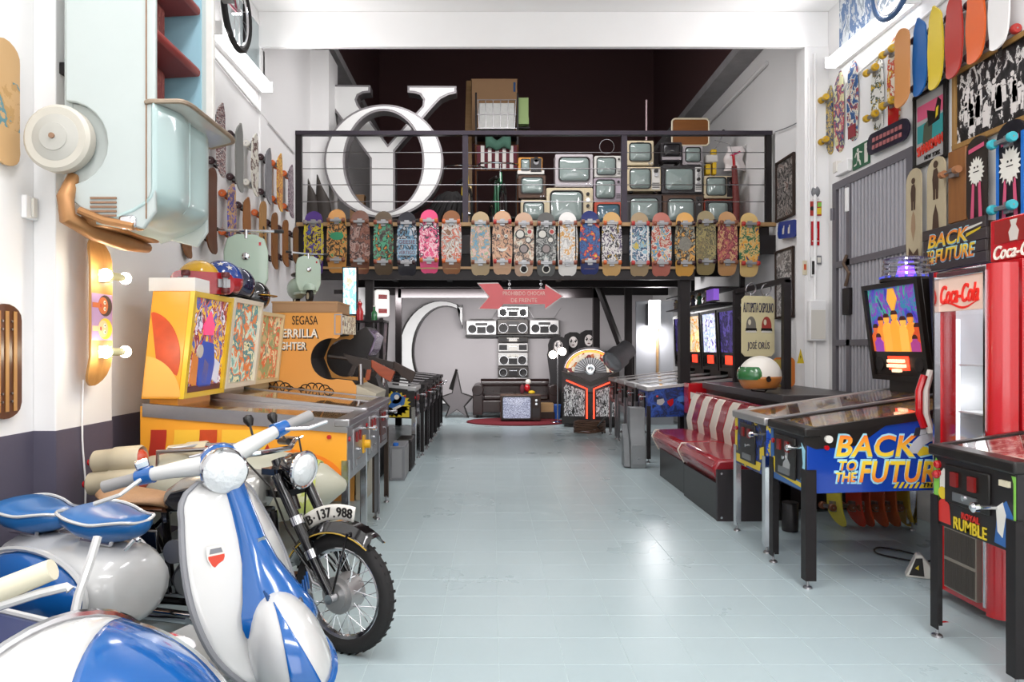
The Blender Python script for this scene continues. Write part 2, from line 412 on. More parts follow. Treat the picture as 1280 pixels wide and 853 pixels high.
# metal gate in the right wall: frame, rails and every bar
gx = XR-.02
dr = struct(MB().box(gx+.012, gx+.019, 5.86, 7.22, 0, 3.06).build('door_1', mat('gate_backing', '#8d8c92', .6), smooth=0))
GATE = mat('gate_grey_steel', '#6d6a70', .5, .3)
BARM = mat('gate_bar_paint', '#b5b4ba', .45, .2)
b = MB(); b.frame(5.86, 7.22, 0.0, 3.06, .075, gx-.03, gx+.012, 'x'); b.build('gate_frame', GATE, dr)
MB().box(gx-.035, gx+.01, 6.86, 6.93, .07, 2.99).build('gate_mullion', GATE, dr)
MB().box(gx-.035, gx+.01, 5.93, 7.15, 2.2, 2.26).build('gate_rail', GATE, dr)
MB().box(gx-.035, gx+.01, 5.93, 7.15, 1.42, 1.48).build('gate_rail', GATE, dr)
p0 = None
for k in range(19):
    y = 5.965+k*.062
    if 6.84 < y < 6.95: continue
    if p0 is None: p0 = MB().box(gx-.022, gx+.008, -.016, .016, .075, 2.985).build('slat', BARM, dr); o = p0
    else: o = p0.copy(); COL.objects.link(o)
    o.location.y = y; o.parent = dr
MB().box(gx-.06, gx-.02, 6.83, 6.96, 1.72, 1.98).build('lock_box', BLACKM, dr, bev=.005)
MB().box(gx-.055, gx-.02, 6.87, 6.92, 2.72, 2.95).build('door_closer', WHITE, dr, bev=.005)
for z in (.6, 2.75): MB().cyl((gx-.04, 7.2, z-.06), (gx-.04, 7.2, z+.06), .018).build('hinge', GATE, dr)
MB().tube([(gx-.04, 6.9, 2.3), (gx-.06, 6.93, 2.22), (gx-.04, 6.86, 2.12), (gx-.05, 6.91, 2.0)], .016, 6).build('chain_wrap', mat('rusty_chain', '#6b584a', .6, .6), dr)

# mezzanine: deck, beams, columns, railing
mz = struct(MB().box(XL+.02, 3.44, 8.84, 15.5, 2.62, ZM).build('floor_mezzanine', mat('dark_deck', '#1c1413', .8), smooth=0))
MB().box(XL+.02, 3.5, 8.78, 8.84, 2.56, 2.79).build('fascia_beam', BLACKM, mz)
MB().box(XL+.02, 3.62, 8.76, 8.84, 2.9, 2.945).build('plank', PLY, mz)
MB().box(XL+.03, 2.5, 8.78, 8.84, 2.24, 2.35).build('lower_beam', BLACKM, mz)
MB().box(XL+.03, 2.5, 8.8, 8.83, 2.35, 2.56).build('dark_gap_sheet', MATTE, mz)  # black sheet put in for the dark space between the two beams
MB().box(XL+.03, 2.5, 8.755, 8.785, 2.37, 2.4).build('batten', PLY, mz)
for y in (10.2, 12.0, 13.8): MB().box(XL+.05, 3.4, y-.06, y+.06, 2.42, 2.62).build('cross_beam', BLACKM, mz)
for x in (-1.6, -.7, .2, 1.1): MB().box(x-.04, x+.04, 8.84, 12, 2.5, 2.62).build('joist', BLACKM, mz)
b = MB().box(-1.69, 1.92, 12.8, 12.9, 2.3, 2.46); b.build('portal_beam', BLACKM, mz)
def column(x0, x1, y0, y1, z1, nm): return struct(MB().box(x0, x1, y0, y1, 0, z1).build(nm, BLACKM, smooth=0, bev=.004))
column(2.34, 2.47, 8.86, 8.98, 2.6, 'column_right')
column(-1.58, -1.48, 8.86, 8.96, 2.6, 'column_left')
column(-1.74, -1.63, 12.8, 12.9, 2.6, 'column_back_left')
column(1.82, 1.94, 12.8, 12.92, 2.6, 'column_back_middle')
column(2.4, 2.52, 12.8, 12.92, 2.6, 'column_back_right')
struct(MB().tube([(1.9, 12.75, 2.5), (2.35, 12.75, 1.3)], .06, 4).build('brace', BLACKM, smooth=0))
rl = T('railing', 'black steel railing with wires along the front of the mezzanine', 'railing')
RAILM = mat('railing_steel', '#37303a', .45, .4)
for x in (-2.39, -.33, 1.635, 3.42): MB().box(x-.035, x+.035, 8.79, 8.85, 2.945, 4.06).build('post', BLACKM if abs(x) > 2 else RAILM, rl)
MB().box(-2.425, 3.46, 8.78, 8.86, 4.03, 4.08).build('handrail', RAILM, rl)
for z in (3.21, 3.42, 3.62, 3.82): MB().tube([(-2.38, 8.82, z), (3.42, 8.82, z)], .006, 5).build('wire', STEEL, rl)

# white door in the back right, lit by a lamp
dd = struct(MB().box(2.62, 3.3, 12.95, 13.0, 0, 2.25).build('door_2', mat('grey_door', '#a9abb0', .5), smooth=0))
MB().box(2.98, 3.02, 12.9, 12.95, .4, 2.2).build('door_frame', PLY, dd)
lp = T('wall_lamp', 'glaring white lamp by the grey door under the mezzanine', 'lamp', (2.9, 12.7, 2.0))
MB().cb((0, 0, 0), (.2, .06, .5)).build('diffuser', mat('lamp_glare', '#ffffff', .4, emit=9), lp, bev=.01)
MB().box(-.1, .1, .03, .25, -.2, .2).build('bracket', GREYM, lp)
area('wall_lamp_light', (2.9, 12.62, 2.0), (radians(-80), 0, 0), .2, .5, 20)
area('wall_lamp_light', (2.9, 12.7, 1.7), (radians(35), 0, 0), .2, .2, 12)
# ================================================================ skateboards
def hw(t, W, style):
    if style == 'old':
        if t < .07: f = .80+.06*t/.07; e = sqrt(max(0, 1-(1-t/.07)**2)); return W/2*f*(.45+.55*e) if t > 0 else W/2*.36
        if t > .86: e = (t-.86)/.14; return W/2*.86*sqrt(max(.02, 1-e*e))
        return W/2*(.86+.14*sin(pi*min(1, max(0, (t-.07)/.8))))
    if style == 'pin':
        if t > .8: e = (t-.8)/.2; return W/2*max(.1, .86*(1-e**2.2))
        if t < .1: e = 1-t/.1; return W/2*.75*sqrt(max(.06, 1-e*e))
        return W/2*(.75+.25*sin(pi*(t-.1)/.75)*1.0) if t < .8 else 0
    e = 1-t/.13 if t < .13 else ((t-.87)/.13 if t > .87 else 0)
    return W/2*sqrt(max(.03, 1-e*e))
def make_deck(W, L, style, kick, th=.013):
    ts = [0, .012, .035, .07, .13, .2, .35, .5, .65, .78, .86, .91, .95, .98, 1]
    rings = []
    for t in ts:
        z = L*(t-.5); h = max(.006, hw(t, W, style))
        y = kick*(max(0, (.2-t)/.2)**1.6+.7*max(0, (t-.82)/.18)**1.6)
        rings.append([(-h, y-th/2-.003, z), (-h*.5, y-th/2, z), (h*.5, y-th/2, z), (h, y-th/2-.003, z), (h, y+th/2-.003, z), (-h, y+th/2-.003, z)])
    return MB().loft(rings)
DECKS, WHEELG = {}, {}
TRUCKM = mat('truck_metal', '#9c9c9e', .4, .8)
def mesh_of(key, make, name, m):
    if key not in DECKS: DECKS[key] = make().build(name, m); first = DECKS[key]; return first
    o = DECKS[key].copy(); COL.objects.link(o); o.name = name; return o
def skateboard(label, loc, dm, W=.24, L=.78, style='old', kick=.05, rz=0, wheel=None, group=None, rot=None, cat='skateboard', truck=None, name='skateboard', wr=.029):
    t = T(name, label, cat, loc, rz, group, rot)
    d = mesh_of(('d', W, L, style, kick), lambda: make_deck(W, L, style, kick), 'deck', dm); setmat(d, dm); d.parent = t
    if wheel is None: return t
    ax = W*.36
    for zf in (-.30, .31):
        tr = mesh_of(('t', W), lambda: MB().cyl((-ax-.02, -.062, 0), (ax+.02, -.062, 0), .006, n=8).prism([(-.075*W/.24, -.066), (.075*W/.24, -.066), (.03, -.03), (-.03, -.03)], 'z', -.014, .014)
                     .box(-.028, .028, -.032, -.006, -.04, .04), 'truck', TRUCKM)
        setmat(tr, truck or TRUCKM); tr.parent = t; tr.location = (0, 0, L*zf)
        for sx in (-1, 1):
            wh = mesh_of(('w', wr), lambda: MB().lathe([(wr*.45, -.019), (wr*.85, -.019), (wr, -.011), (wr, .011), (wr*.85, .019), (wr*.45, .019)], (0, 0, 0), (1, 0, 0), 14), 'wheel', wheel)
            setmat(wh, wheel); wh.parent = tr; wh.location = (sx*ax, -.062, 0)
    return t
def um(n, c): return mat('urethane_'+n, c, .35)
UG, UR, UO, UY, UB, UW, UT, UK = um('grey', '#8b7f7c'), um('red', '#b3352f'), um('orange', '#c9602a'), um('yellow', '#d8b23c'), um('brown', '#7c4a30'), um('white', '#dcd8cf'), um('teal', '#3fb0bb'), um('dark', '#3a2326')
U5 = um('rust', '#8c4a34')

MB_ROW = [  # px centre, top, bottom, label, base, inks, zone, wheel
 (390.6, 263, 323, 'purple skateboard with yellow edges, first from the left in the railing row', '#4b2c7c', ['#4b2c7c', '#251a35', '#d6c22c', '#54388e', '#3b6aa8'], UG),
 (420, 259, 342, 'orange wood skateboard with a green print and black filigree in the railing row', '#c98f4a', ['#c98f4a', '#2c2a1c', '#c98f4a', '#2e8a5a'], UB),
 (449, 261, 343, 'worn brown skateboard between the green printed one and the red nosed one', '#6d4433', ['#6d4433', '#8a5a4a', '#44302c', '#a88a80', '#7c5144'], UB),
 (478.5, 262, 344, 'dark skateboard with a red nose and an orange flame print in the railing row', '#5a4a38', ['#2c2a26', '#5a5248', '#4aa07a', '#1f1c1a', '#d8862a'], U5),
 (508, 262, 346, 'black skateboard with pale blue blade print and lettering bands in the railing row', '#22222a', ['#22222a', '#c8ccd2', '#22222a', '#5a8aa8', '#b9bec6'], UK),
 (536, 260, 342, 'hot pink skateboard in the railing row', '#e0507e', ['#e0507e', '#f0c8d0', '#e0507e', '#2a2a3a', '#e8e4e0'], UO),
 (564, 261, 343, 'brown skateboard with a white print and orange wheels in the railing row', '#8a5a38', ['#8a5a38', '#d8d0c8', '#a8a49c', '#c85a3a', '#d8d4cc'], UO),
 (600.5, 264, 343, 'tan skateboard with sky blue edge print in the railing row', '#b09a78', ['#b09a78', '#5a9ab8', '#b09a78', '#d8b0a8', '#9ab08a'], UB),
 (628, 262, 343, 'salmon skateboard printed with a grinning devil face in the railing row', '#c8a080', ['#c89876', '#4a332c', '#c8a080', '#c89070', '#3a2a26'], UR),
 (655, 264, 345, 'pinkish tan skateboard plastered with round stickers in the railing row', '#c0a088', ['#c0a088', '#4a4440', '#c0a088', '#d8d0c0', '#7a8a7a'], U5),
 (683, 264, 345, 'grey skateboard plastered with round black and white stickers in the railing row', '#5a5a58', ['#5a5a58', '#a8a8a4', '#2a2a2a', '#88908c', '#c8c8c4'], U5),
 (710, 264, 344, 'white skateboard with a black outline and a thin brown cross in the railing row', '#e4e2de', ['#e4e2de', '#b8b4b0', '#e4e2de', '#d09a4a', '#e4e2de'], U5),
 (738, 261, 344, 'dark blue skateboard with red and yellow figures printed on it in the railing row', '#1e2a66', ['#1e2a66', '#1a5a9a', '#1e2a66', '#c83a2a', '#d8b82a'], UB),
 (765.5, 263, 345, 'skateboard with a dense purple and white print in the railing row', '#c8a066', ['#e0dcda', '#4a3a5a', '#dcd8d4', '#22202a', '#c8a03a'], UO),
 (800.6, 263, 346, 'white edged skateboard with a swirling pale blue print in the railing row', '#a08a6a', ['#8ab0c0', '#d8d8d8', '#2a4a6a', '#8ab0c0', '#c8b04a'], UR),
 (828, 263, 346, 'red edged skateboard with a busy red, blue and cream print in the railing row', '#b0685a', ['#c8b0a0', '#b03a2a', '#d8c8b8', '#4a90b0', '#d8a84a'], U5),
 (857.6, 263, 346, 'honey coloured skateboard with black flames around a grey emblem in the railing row', '#d09a4a', ['#d09a4a', '#8a8a7a', '#2a2420', '#d09a4a', '#c88a42'], UK),
 (884, 261, 344, 'olive drab skateboard with a faded print in the railing row', '#8a7a52', ['#8a7a52', '#6a6248', '#a0925e', '#55503a', '#948456'], UK),
 (911, 263, 344, 'tan skateboard with a faded crimson print in the railing row', '#b88a5a', ['#b88a5a', '#b05a5a', '#7a2a3a', '#c8a070', '#a04a50'], UB),
 (938.5, 266, 344, 'light wood skateboard with red wheels, last on the right in the railing row', '#d8b878', ['#d8b878', '#2a6a4a', '#d8b878', '#e0a03a', '#2a3a6a'], UR),
]
YR = 8.69
for k, (px, y0, y1, lab, base, inks, wh) in enumerate(MB_ROW):
    if k == 0: y1 = 343
    L = .79
    m = art('board_print_%s' % 'abcdefghijklmnopqrstu'[k], inks, 15, k*1.7, .35, base=base, zone=(-.22, .24), stretch=(1, 1, .75))
    o = skateboard(lab, (xx(px, YR), YR+.055, zz((y0+y1)/2, YR)), m, .25, L, 'old', .045, 0, wh, 'old skateboards hung along the mezzanine railing')
    if k == 0:
        for s in (-1, 1): MB().box(s*.105-.008, s*.105+.008, -.0125, -.0085, -.2, .24).build('edge_stripe', mat('yellow_ink', '#d8c92c', .4), o)
    if k in (11, 14):
        for s in (-1, 1): MB().box(s*.1-.007, s*.1+.007, -.0125, -.0085, -.2, .22).build('edge_stripe', mat('ink_black', '#1c1918', .4) if k == 11 else UW, o)
    if k == 4:
        for s, z in (('GEESIE', .02), ('VERTIGO', -.11)):
            MB().box(-.115, .115, -.013, -.0085, z-.035, z+.035).build('band', mat('band_blue', '#8fb0c4', .4), o)
            text(s, mat('ink_maroon', '#6a1f38', .5), o, FR((0, -.013, z), (1, 0, 0), (0, 0, 1)), .2, .045)
    if k == 8:
        M = FR((0, -.0095, 0), (1, 0, 0), (0, 0, 1))
        for s in (-1, 1):
            shape(UW, o, circ(s*.045, .08, .022), M, 'print'); shape(BLACK, o, circ(s*.045, .08, .009), M, 'print', .003)
        shape(UW, o, [(-.07, -.05), (-.04, -.1), (0, -.112), (.04, -.1), (.07, -.05), (.035, -.075), (-.035, -.075)], M, 'print')
    if k in (9, 10):
        M = FR((0, -.0095, 0), (1, 0, 0), (0, 0, 1))
        for n, (cx, cz, r) in enumerate(((-.045, .12, .06), (.07, .15, .035), (.055, .05, .04), (0, -.06, .06), (0, -.31, .05))):
            shape((BLACK, UW, BLACK, BLACK, UW)[n], o, circ(cx, cz, r), M, 'sticker'); shape((UW, UR, UW, UG, MATTE)[n], o, circ(cx, cz, r*.75), M, 'sticker', .003)
    if k == 1: shape(mat('ink_green', '#2d8f63', .4), o, circ(0, .06, .085, 18, .05), FR((0, -.0095, 0), (1, 0, 0), (0, 0, 1)), 'print')
    if k == 16: shape(mat('ink_ash', '#7d7a70', .4, noise=.5, scale=60), o, circ(0, .0, .075, 18, .09), FR((0, -.0095, 0), (1, 0, 0), (0, 0, 1)), 'print')

# left wall: decks stand off the wall on their wheels
XD = -2.333
LW = [  # px, top, bottom, deck, wheel, style, label
 (276.6, 129, 222, art('plaid_print', ['#3c3238', '#d6cfca', '#7a3a38', '#3c4450', '#e2ddd8'], 22, 3, stretch=(1, 1, 2.5)), UK, 'pin', 'pointed skateboard with a fine red, black and white check on the left wall'),
 (299.5, 154, 241, mat('deck_silver', '#8f908c', .35, .4), UK, 'pin', 'broad silver grey skateboard with dark wheels in the upper row of the left wall'),
 (319, 167, 246, art('deck_worn_cream', ['#d9d5ca', '#5a3a30', '#d9d5ca', '#cfcabc'], 9, 5), UW, 'pin', 'cream skateboard with a worn brown patch and white wheels on the left wall'),
 (336, 185, 256, mat('deck_slate', '#77767a', .4, noise=.3, scale=20), UK, 'pin', 'slate grey skateboard with dark brown wheels in the upper row of the left wall'),
 (350, 192, 265, art('deck_amber', ['#d8a03a', '#b5622a', '#e0b04a', '#7a3a22'], 14, 6), UO, 'pin', 'amber skateboard with orange wheels in the upper row of the left wall'),
 (364, 206, 273, art('deck_mauve', ['#8d7f88', '#5d4a56', '#a89aa0', '#6a5560'], 18, 7), UO, 'pin', 'mauve patterned skateboard, nearest to the railing in the upper row of the left wall'),
 (265, 210, 318, BWOOD, UK, 'pop', 'long glossy dark brown skateboard in the lower row of the left wall'),
 (290.4, 229, 307, art('deck_blue_letters', ['#c29a66', '#3a3a86', '#c29a66', '#5a5ab0'], 12, 8), UO, 'pin', 'wood skateboard with a blue print and orange wheels on the left wall'),
 (309, 247, 308, wood('deck_teak', '#a06a38', '#84522a'), UK, 'pin', 'short teak skateboard with dark wheels, third in the lower row of the left wall'),
 (329, 252, 334, wood('deck_oak', '#b58a55', '#9a7040'), UO, 'pop', 'long oak skateboard with red wheels and dark lettering on the left wall'),
 (343.5, 266, 337, wood('deck_walnut', '#8d5c30', '#704522'), UK, 'pop', 'walnut skateboard with dark wheels, fifth in the lower row of the left wall'),
 (357, 275, 334, wood('deck_cherry', '#96602f', '#7a4a24'), UK, 'pop', 'cherry wood skateboard, sixth in the lower row of the left wall'),
 (370, 284, 331, wood('deck_bronze', '#7c5028', '#60391c'), UK, 'pop', 'bronze brown skateboard next to the purple board on the left wall'),
]
for px, y0, y1, m, wh, st, lab in LW:
    Y = yw(px, XD); L = round((y1-y0)*Y/F, 2)
    o = skateboard(lab, (XD, Y, zz((y0+y1)/2, Y)), m, .2, L, st, .02, -pi/2, wh, 'skateboards on the left wall', wr=.034)
    if 'oak' in lab: stuff(MB().box(-.02, .02, .0055, .0085, -.2, -.17).box(-.02, .02, .0055, .0085, -.15, -.12).box(-.02, .01, .0055, .0085, -.1, -.07).box(-.02, .02, .0055, .0085, -.05, -.02).box(-.01, .02, .0055, .0085, 0, .03).box(-.02, .02, .0055, .0085, .05, .08).build('lettering', BLACK, o))
skateboard('yellow skateboard behind the far door of the hanging car', (-2.405, 5.69, 3.6), mat('deck_mustard', '#d09c1c', .35), .2, .8, 'pin', .02, -pi/2, None, 'skateboards on the left wall')
skateboard('skateboard with a blank brown underside below the hood of the hanging car', (-2.405, 5.62, 2.38), wood('deck_umber', '#8a5a34', '#6e4426'), .18, .55, 'pin', .02, -pi/2, None, 'skateboards on the left wall')
# two decks on the wall nearest the camera
skateboard('pale wood longboard with blue lettering on the near left wall', (-2.41, 3.52, zz(128, 3.52)), art('deck_pale', ['#c7a273', '#c7a273', '#b8935f', '#5f8a92', '#c7a273'], 7, 9, zone=(-.12, .12), base='#c7a273'), .22, .62, 'pop', .01, -pi/2, None)
o = skateboard('striped laminated longboard with rivets low on the near left wall', (-2.41, 3.53, zz(452, 3.53)), BWOOD, .23, .57, 'pop', .0, -pi/2, None)
for x in (-.06, 0, .06): MB().box(x-.012, x+.012, .0055, .0085, -.25, .25).build('stripe', MWOOD, o)
for z in (-.2, -.16, .16, .2):
    for x in (-.035, .035): MB().cyl((x, .006, z), (x, .011, z), .006, n=8).build('rivet', STEEL, o)

# deck lamp with bulbs on its trucks, on the near pillar
lt = skateboard('maple deck lamp with two cartoon faces and glowing bulb wheels on the near pillar', (-2.2, 4.0, zz(390, 4.0)), MWOOD, .22, .83, 'pop', .05, pi/2, None, cat='lamp', name='skateboard_lamp')
M = FR((0, -.0095, 0), (1, 0, 0), (0, 0, 1))
shape(mat('ink_lilac', '#a285ad', .5), lt, [(-.105, -.16), (.105, -.16), (.105, .1), (-.105, .1)], M)
for cz, skin, hair in ((.035, '#b8643a', '#3c3230'), (-.095, '#eab68c', '#d8b93a')):
    n = 'a' if cz > 0 else 'b'
    shape(mat('ink_hair_'+n, hair, .5), lt, circ(.03, cz, .072, 18, .06), M, 'print', .002)
    shape(mat('ink_skin_'+n, skin, .5), lt, circ(.008, cz, .05, 18, .048)+[], M, 'print', .003)
    shape(mat('ink_skin_'+n, skin, .5), lt, [(-.1, cz-.014), (-.03, cz-.014), (-.03, cz+.014), (-.1, cz+.014)], M, 'print', .0028)
    for e in (-.018, .018):
        shape(UW, lt, circ(.022, cz+e, .012), M, 'print', .004); shape(BLACK, lt, circ(.022, cz+e, .005), M, 'print', .005)
    shape(UR, lt, circ(-.018, cz, .008, 12, .012), M, 'print', .004)
SOCK = mat('cream_socket', '#d8d8a8', .4); BULB = mat('lit_bulb', '#fff2d8', .3, emit=60)
for z in (-.225, .2):
    tr = MB().box(-.035, .035, -.05, -.009, z-.035, z+.035).cyl((-.05, -.075, z), (.09, -.075, z), .022, n=12).build('socket', SOCK, lt)
    for x in (-.085, .125): MB().ell((x, -.075, z), (.034, .034, .034), 14, 8).build('bulb', BULB, tr)
MB().tube([(0, .0, .41), (0, .05, .44), (0, .1, .46)], .004, 5).build('hook', STEEL, lt)

# right wall, upper row.  out=True: wheels and print towards the room
XO = 3.4
def rboard(px, y0, y1, m, lab, W, st, wh, out, kick=.02, L=None, X=XO):
    if out and X == XO: X = 3.48
    Y = yw(px, X); L = L or round((y1-y0)*Y/F, 2)
    return skateboard(lab, (X, Y, zz((y0+y1)/2, Y)), m, W, L, st, kick, -pi/2 if out else pi/2, wh, 'skateboards on the right wall', wr=.034)
U_YW = um('amber', '#c9a02c')
rboard(1037, 107, 193, art('r_print_a', ['#27406e', '#d0b04a', '#27406e', '#c8b878', '#a88a3a'], 14, 21), 'narrow blue and yellow printed skateboard with amber wheels, first on the right wall', .14, 'pin', U_YW, True)
rboard(1049, 89, 190, art('r_print_b', ['#cfcfa0', '#cfcfa0', '#b04a5a', '#2e3a6a', '#cfcfa0'], 11, 22), 'pale green pointed skateboard printed with small figures on the right wall', .19, 'pin', None, True)
o = rboard(1066, 75, 176, art('r_print_c', ['#1f4f86', '#1f4f86', '#d8d4c4', '#8a2430', '#1f4f86'], 10, 23), 'white edged navy skateboard with a dark red tail on the right wall', .2, 'pin', None, True)
MB().box(-.07, .07, -.0125, -.0085, -.36, -.24).build('tail_print', mat('ink_oxblood', '#8a2430', .4), o)
rboard(1097, 70, 164, art('r_print_d', ['#e9e8e2', '#e9e8e2', '#e9e8e2', '#3a4a3a', '#d8b23c'], 16, 24), 'white skateboard with small dark doodles and amber wheels on the right wall', .2, 'pin', U_YW, True)
o = rboard(1118, 45, 150, art('r_print_e', ['#e4d9c8', '#e4d9c8', '#c8412c', '#d8b23c', '#e4d9c8'], 9, 25), 'cream and red printed skateboard with amber wheels on the right wall', .2, 'pin', U_YW, True)
MB().box(-.08, .08, -.0125, -.0085, -.4, -.17).build('tail_print', RED, o)
o = rboard(1127.5, 37, 134, mat('deck_apricot', '#d8965a', .4), 'apricot skateboard lettered down its middle, on the right wall', .2, 'pop', UK, False, X=3.36)
text('KAMIKAZE', BLACK, o, FR((0, -.0095, .03), (0, 0, -1), (1, 0, 0)), .5, .06, bold=.02)
rboard(1149.5, 23, 120, mat('deck_blue_plastic', '#1f66ad', .35), 'plain blue pointed skateboard on the right wall', .19, 'pin', UK, False)
rboard(1169, 8, 112, mat('deck_yellow_plastic', '#e3c83c', .35), 'plain yellow pointed skateboard on the right wall', .19, 'pin', UK, False)
rboard(1192, -7, 98, mat('deck_red_plastic', '#b8382f', .35), 'plain red pointed skateboard on the right wall', .2, 'pin', UK, False)
rboard(1219, -18, 79, mat('deck_orange_plastic', '#e2662a', .35), 'plain orange pointed skateboard on the right wall', .2, 'pin', UK, False)
o = rboard(1248, -38, 62, mat('deck_white_plastic', '#eceae8', .35), 'white skateboard with a black and red stripe at the top right', .2, 'pin', UR, False)
MB().box(-.018, .018, -.0125, -.0085, -.32, -.06).build('stripe', BLACK, o); MB().box(-.018, .018, -.0125, -.0085, .02, .3).build('stripe', UO, o)
# right wall, lower row
XQ = 3.44
def figure_print(o, m, z0, s=1.):
    M = FR((0, -.0095, 0), (1, 0, 0), (0, 0, 1))
    shape(m, o, [(-.04*s, z0), (.04*s, z0), (.045*s, z0+.14*s), (.02*s, z0+.2*s), (-.03*s, z0+.19*s), (-.05*s, z0+.1*s)], M)
    shape(m, o, circ(0, z0+.24*s, .035*s), M)
    for e in (-.022*s, .022*s): shape(m, o, [(e-.014*s, z0-.1*s), (e+.014*s, z0-.1*s), (e+.016*s, z0), (e-.016*s, z0)], M)
SEPIA = mat('ink_sepia', '#4a3528', .5); TAN = mat('deck_bleached', '#bcae90', .5, noise=.15, scale=6)
o = rboard(1143, 211, 330, TAN, 'bleached deck with a printed figure and a fish beside the metal gate', .2, 'pop', None, True, .01, .78, XQ)
figure_print(o, SEPIA, .12, .7); M = FR((0, -.0095, 0), (1, 0, 0), (0, 0, 1))
shape(mat('ink_fish', '#a08468', .5), o, [(0, -.2), (.03, -.1), (.02, .0), (0, .04), (-.02, .0), (-.03, -.1)], M); shape(SEPIA, o, [(-.07, -.38), (.07, -.38), (.06, -.27), (0, -.31), (-.06, -.25)], M)
o = rboard(1171, 200, 318, TAN, 'bleached deck with a figure above a dark leaf shape beside the brown plank', .22, 'pop', None, True, .01, .78, XQ)
figure_print(o, SEPIA, .14, .8); shape(SEPIA, o, [(0, .02), (.03, -.06), (.04, -.16), (0, -.28), (-.04, -.16), (-.03, -.06)], M)
pk = T('plank_board', 'raw brown plank fitted with a truck on the right wall', 'plank', (3.46, yw(1199, 3.46), zz(232, 5.27)))
MB().box(-.02, .02, -.1, .1, -.27, .27).build('board', wood('raw_plank', '#a06a38', '#7a4c28'), pk, bev=.006)
tr = MB().cyl((-.07, -.09, .1), (-.07, .09, .1), .007, n=8).box(-.06, -.02, -.03, .03, .06, .13).build('truck', TRUCKM, pk)
for y in (-.08, .08): MB().cyl((-.07, y-.02, .1), (-.07, y+.02, .1), .028, n=14).build('wheel', um('clay', '#a9744f'), tr)
fur = mat('ink_fur', '#e8e6dc', .5); pink = mat('ink_pink', '#d0587a', .5)
def creature(o, s=1.):
    M = FR((0, -.0095, 0), (1, 0, 0), (0, 0, 1)); pts = []
    for k in range(36):
        r = (.085 if k % 2 else .062)*s; pts.append((r*cos(2*pi*k/36), .06+r*1.25*sin(2*pi*k/36)))
    shape(fur, o, pts, M)
    for e in (-.045, .045): shape(pink, o, [(e*s-.018, -.3), (e*s+.018, -.3), (e*s*.7+.012, -.02), (e*s*.7-.012, -.02)], M)
    shape(BLACK, o, [(-.03, .055), (.03, .055), (.03, .062), (-.03, .062)], M, 'print', .003)
    for e in (-.016, .016): shape(BLACK, o, circ(e, .09, .008, 10), M, 'print', .003)
    shape(pink, o, [(-.08, .2), (.08, .22), (.08, .25), (-.08, .23)], M)
o = rboard(1222, 178, 272, mat('deck_black_tan', '#2a211c', .4), 'black deck with a furry white creature on long pink legs beside the brown plank', .21, 'pop', None, True, .01, .62, XQ); creature(o)
o = rboard(1264, 159, 278, mat('deck_black_gloss', '#15141c', .3), 'blue edged black skateboard with teal wheels and a furry white creature', .25, 'pop', UT, True, .01, .72, XQ-.02); creature(o, 1.25)
for s in (-1, 1): MB().box(s*.113-.012, s*.113+.012, -.0125, -.0085, -.28, .26).build('edge_stripe', mat('ink_azure', '#2170c8', .4), o)
# boards standing on the floor under the pinball machines
for k, (px, c, lab) in enumerate(((1042, '#d8c84a', 'yellow edged skateboard standing on the floor nearest to the bench end'), (1066, '#c8402a', 'red skateboard, second of the row standing under the blue pinball machine'), (1077, '#c24a26', 'rust red skateboard, third of the row standing under the blue pinball machine'),
        (1094, '#cc5a2c', 'orange red skateboard, fourth of the row standing under the blue pinball machine'), (1109, '#d06a34', 'orange skateboard, fifth of the row standing under the blue pinball machine'), (1125, '#c8a83a', 'mustard skateboard, last of the row standing under the blue pinball machine'))):
    Y = 5.56
    skateboard(lab, (xx(px, Y), Y, .4), mat('deck_floor_%d' % k, c, .4), .2, .78, 'pop', .06, 0, UB, 'skateboards stored on the floor under the pinball machines', rot=(0, radians(-5), radians(-86)))
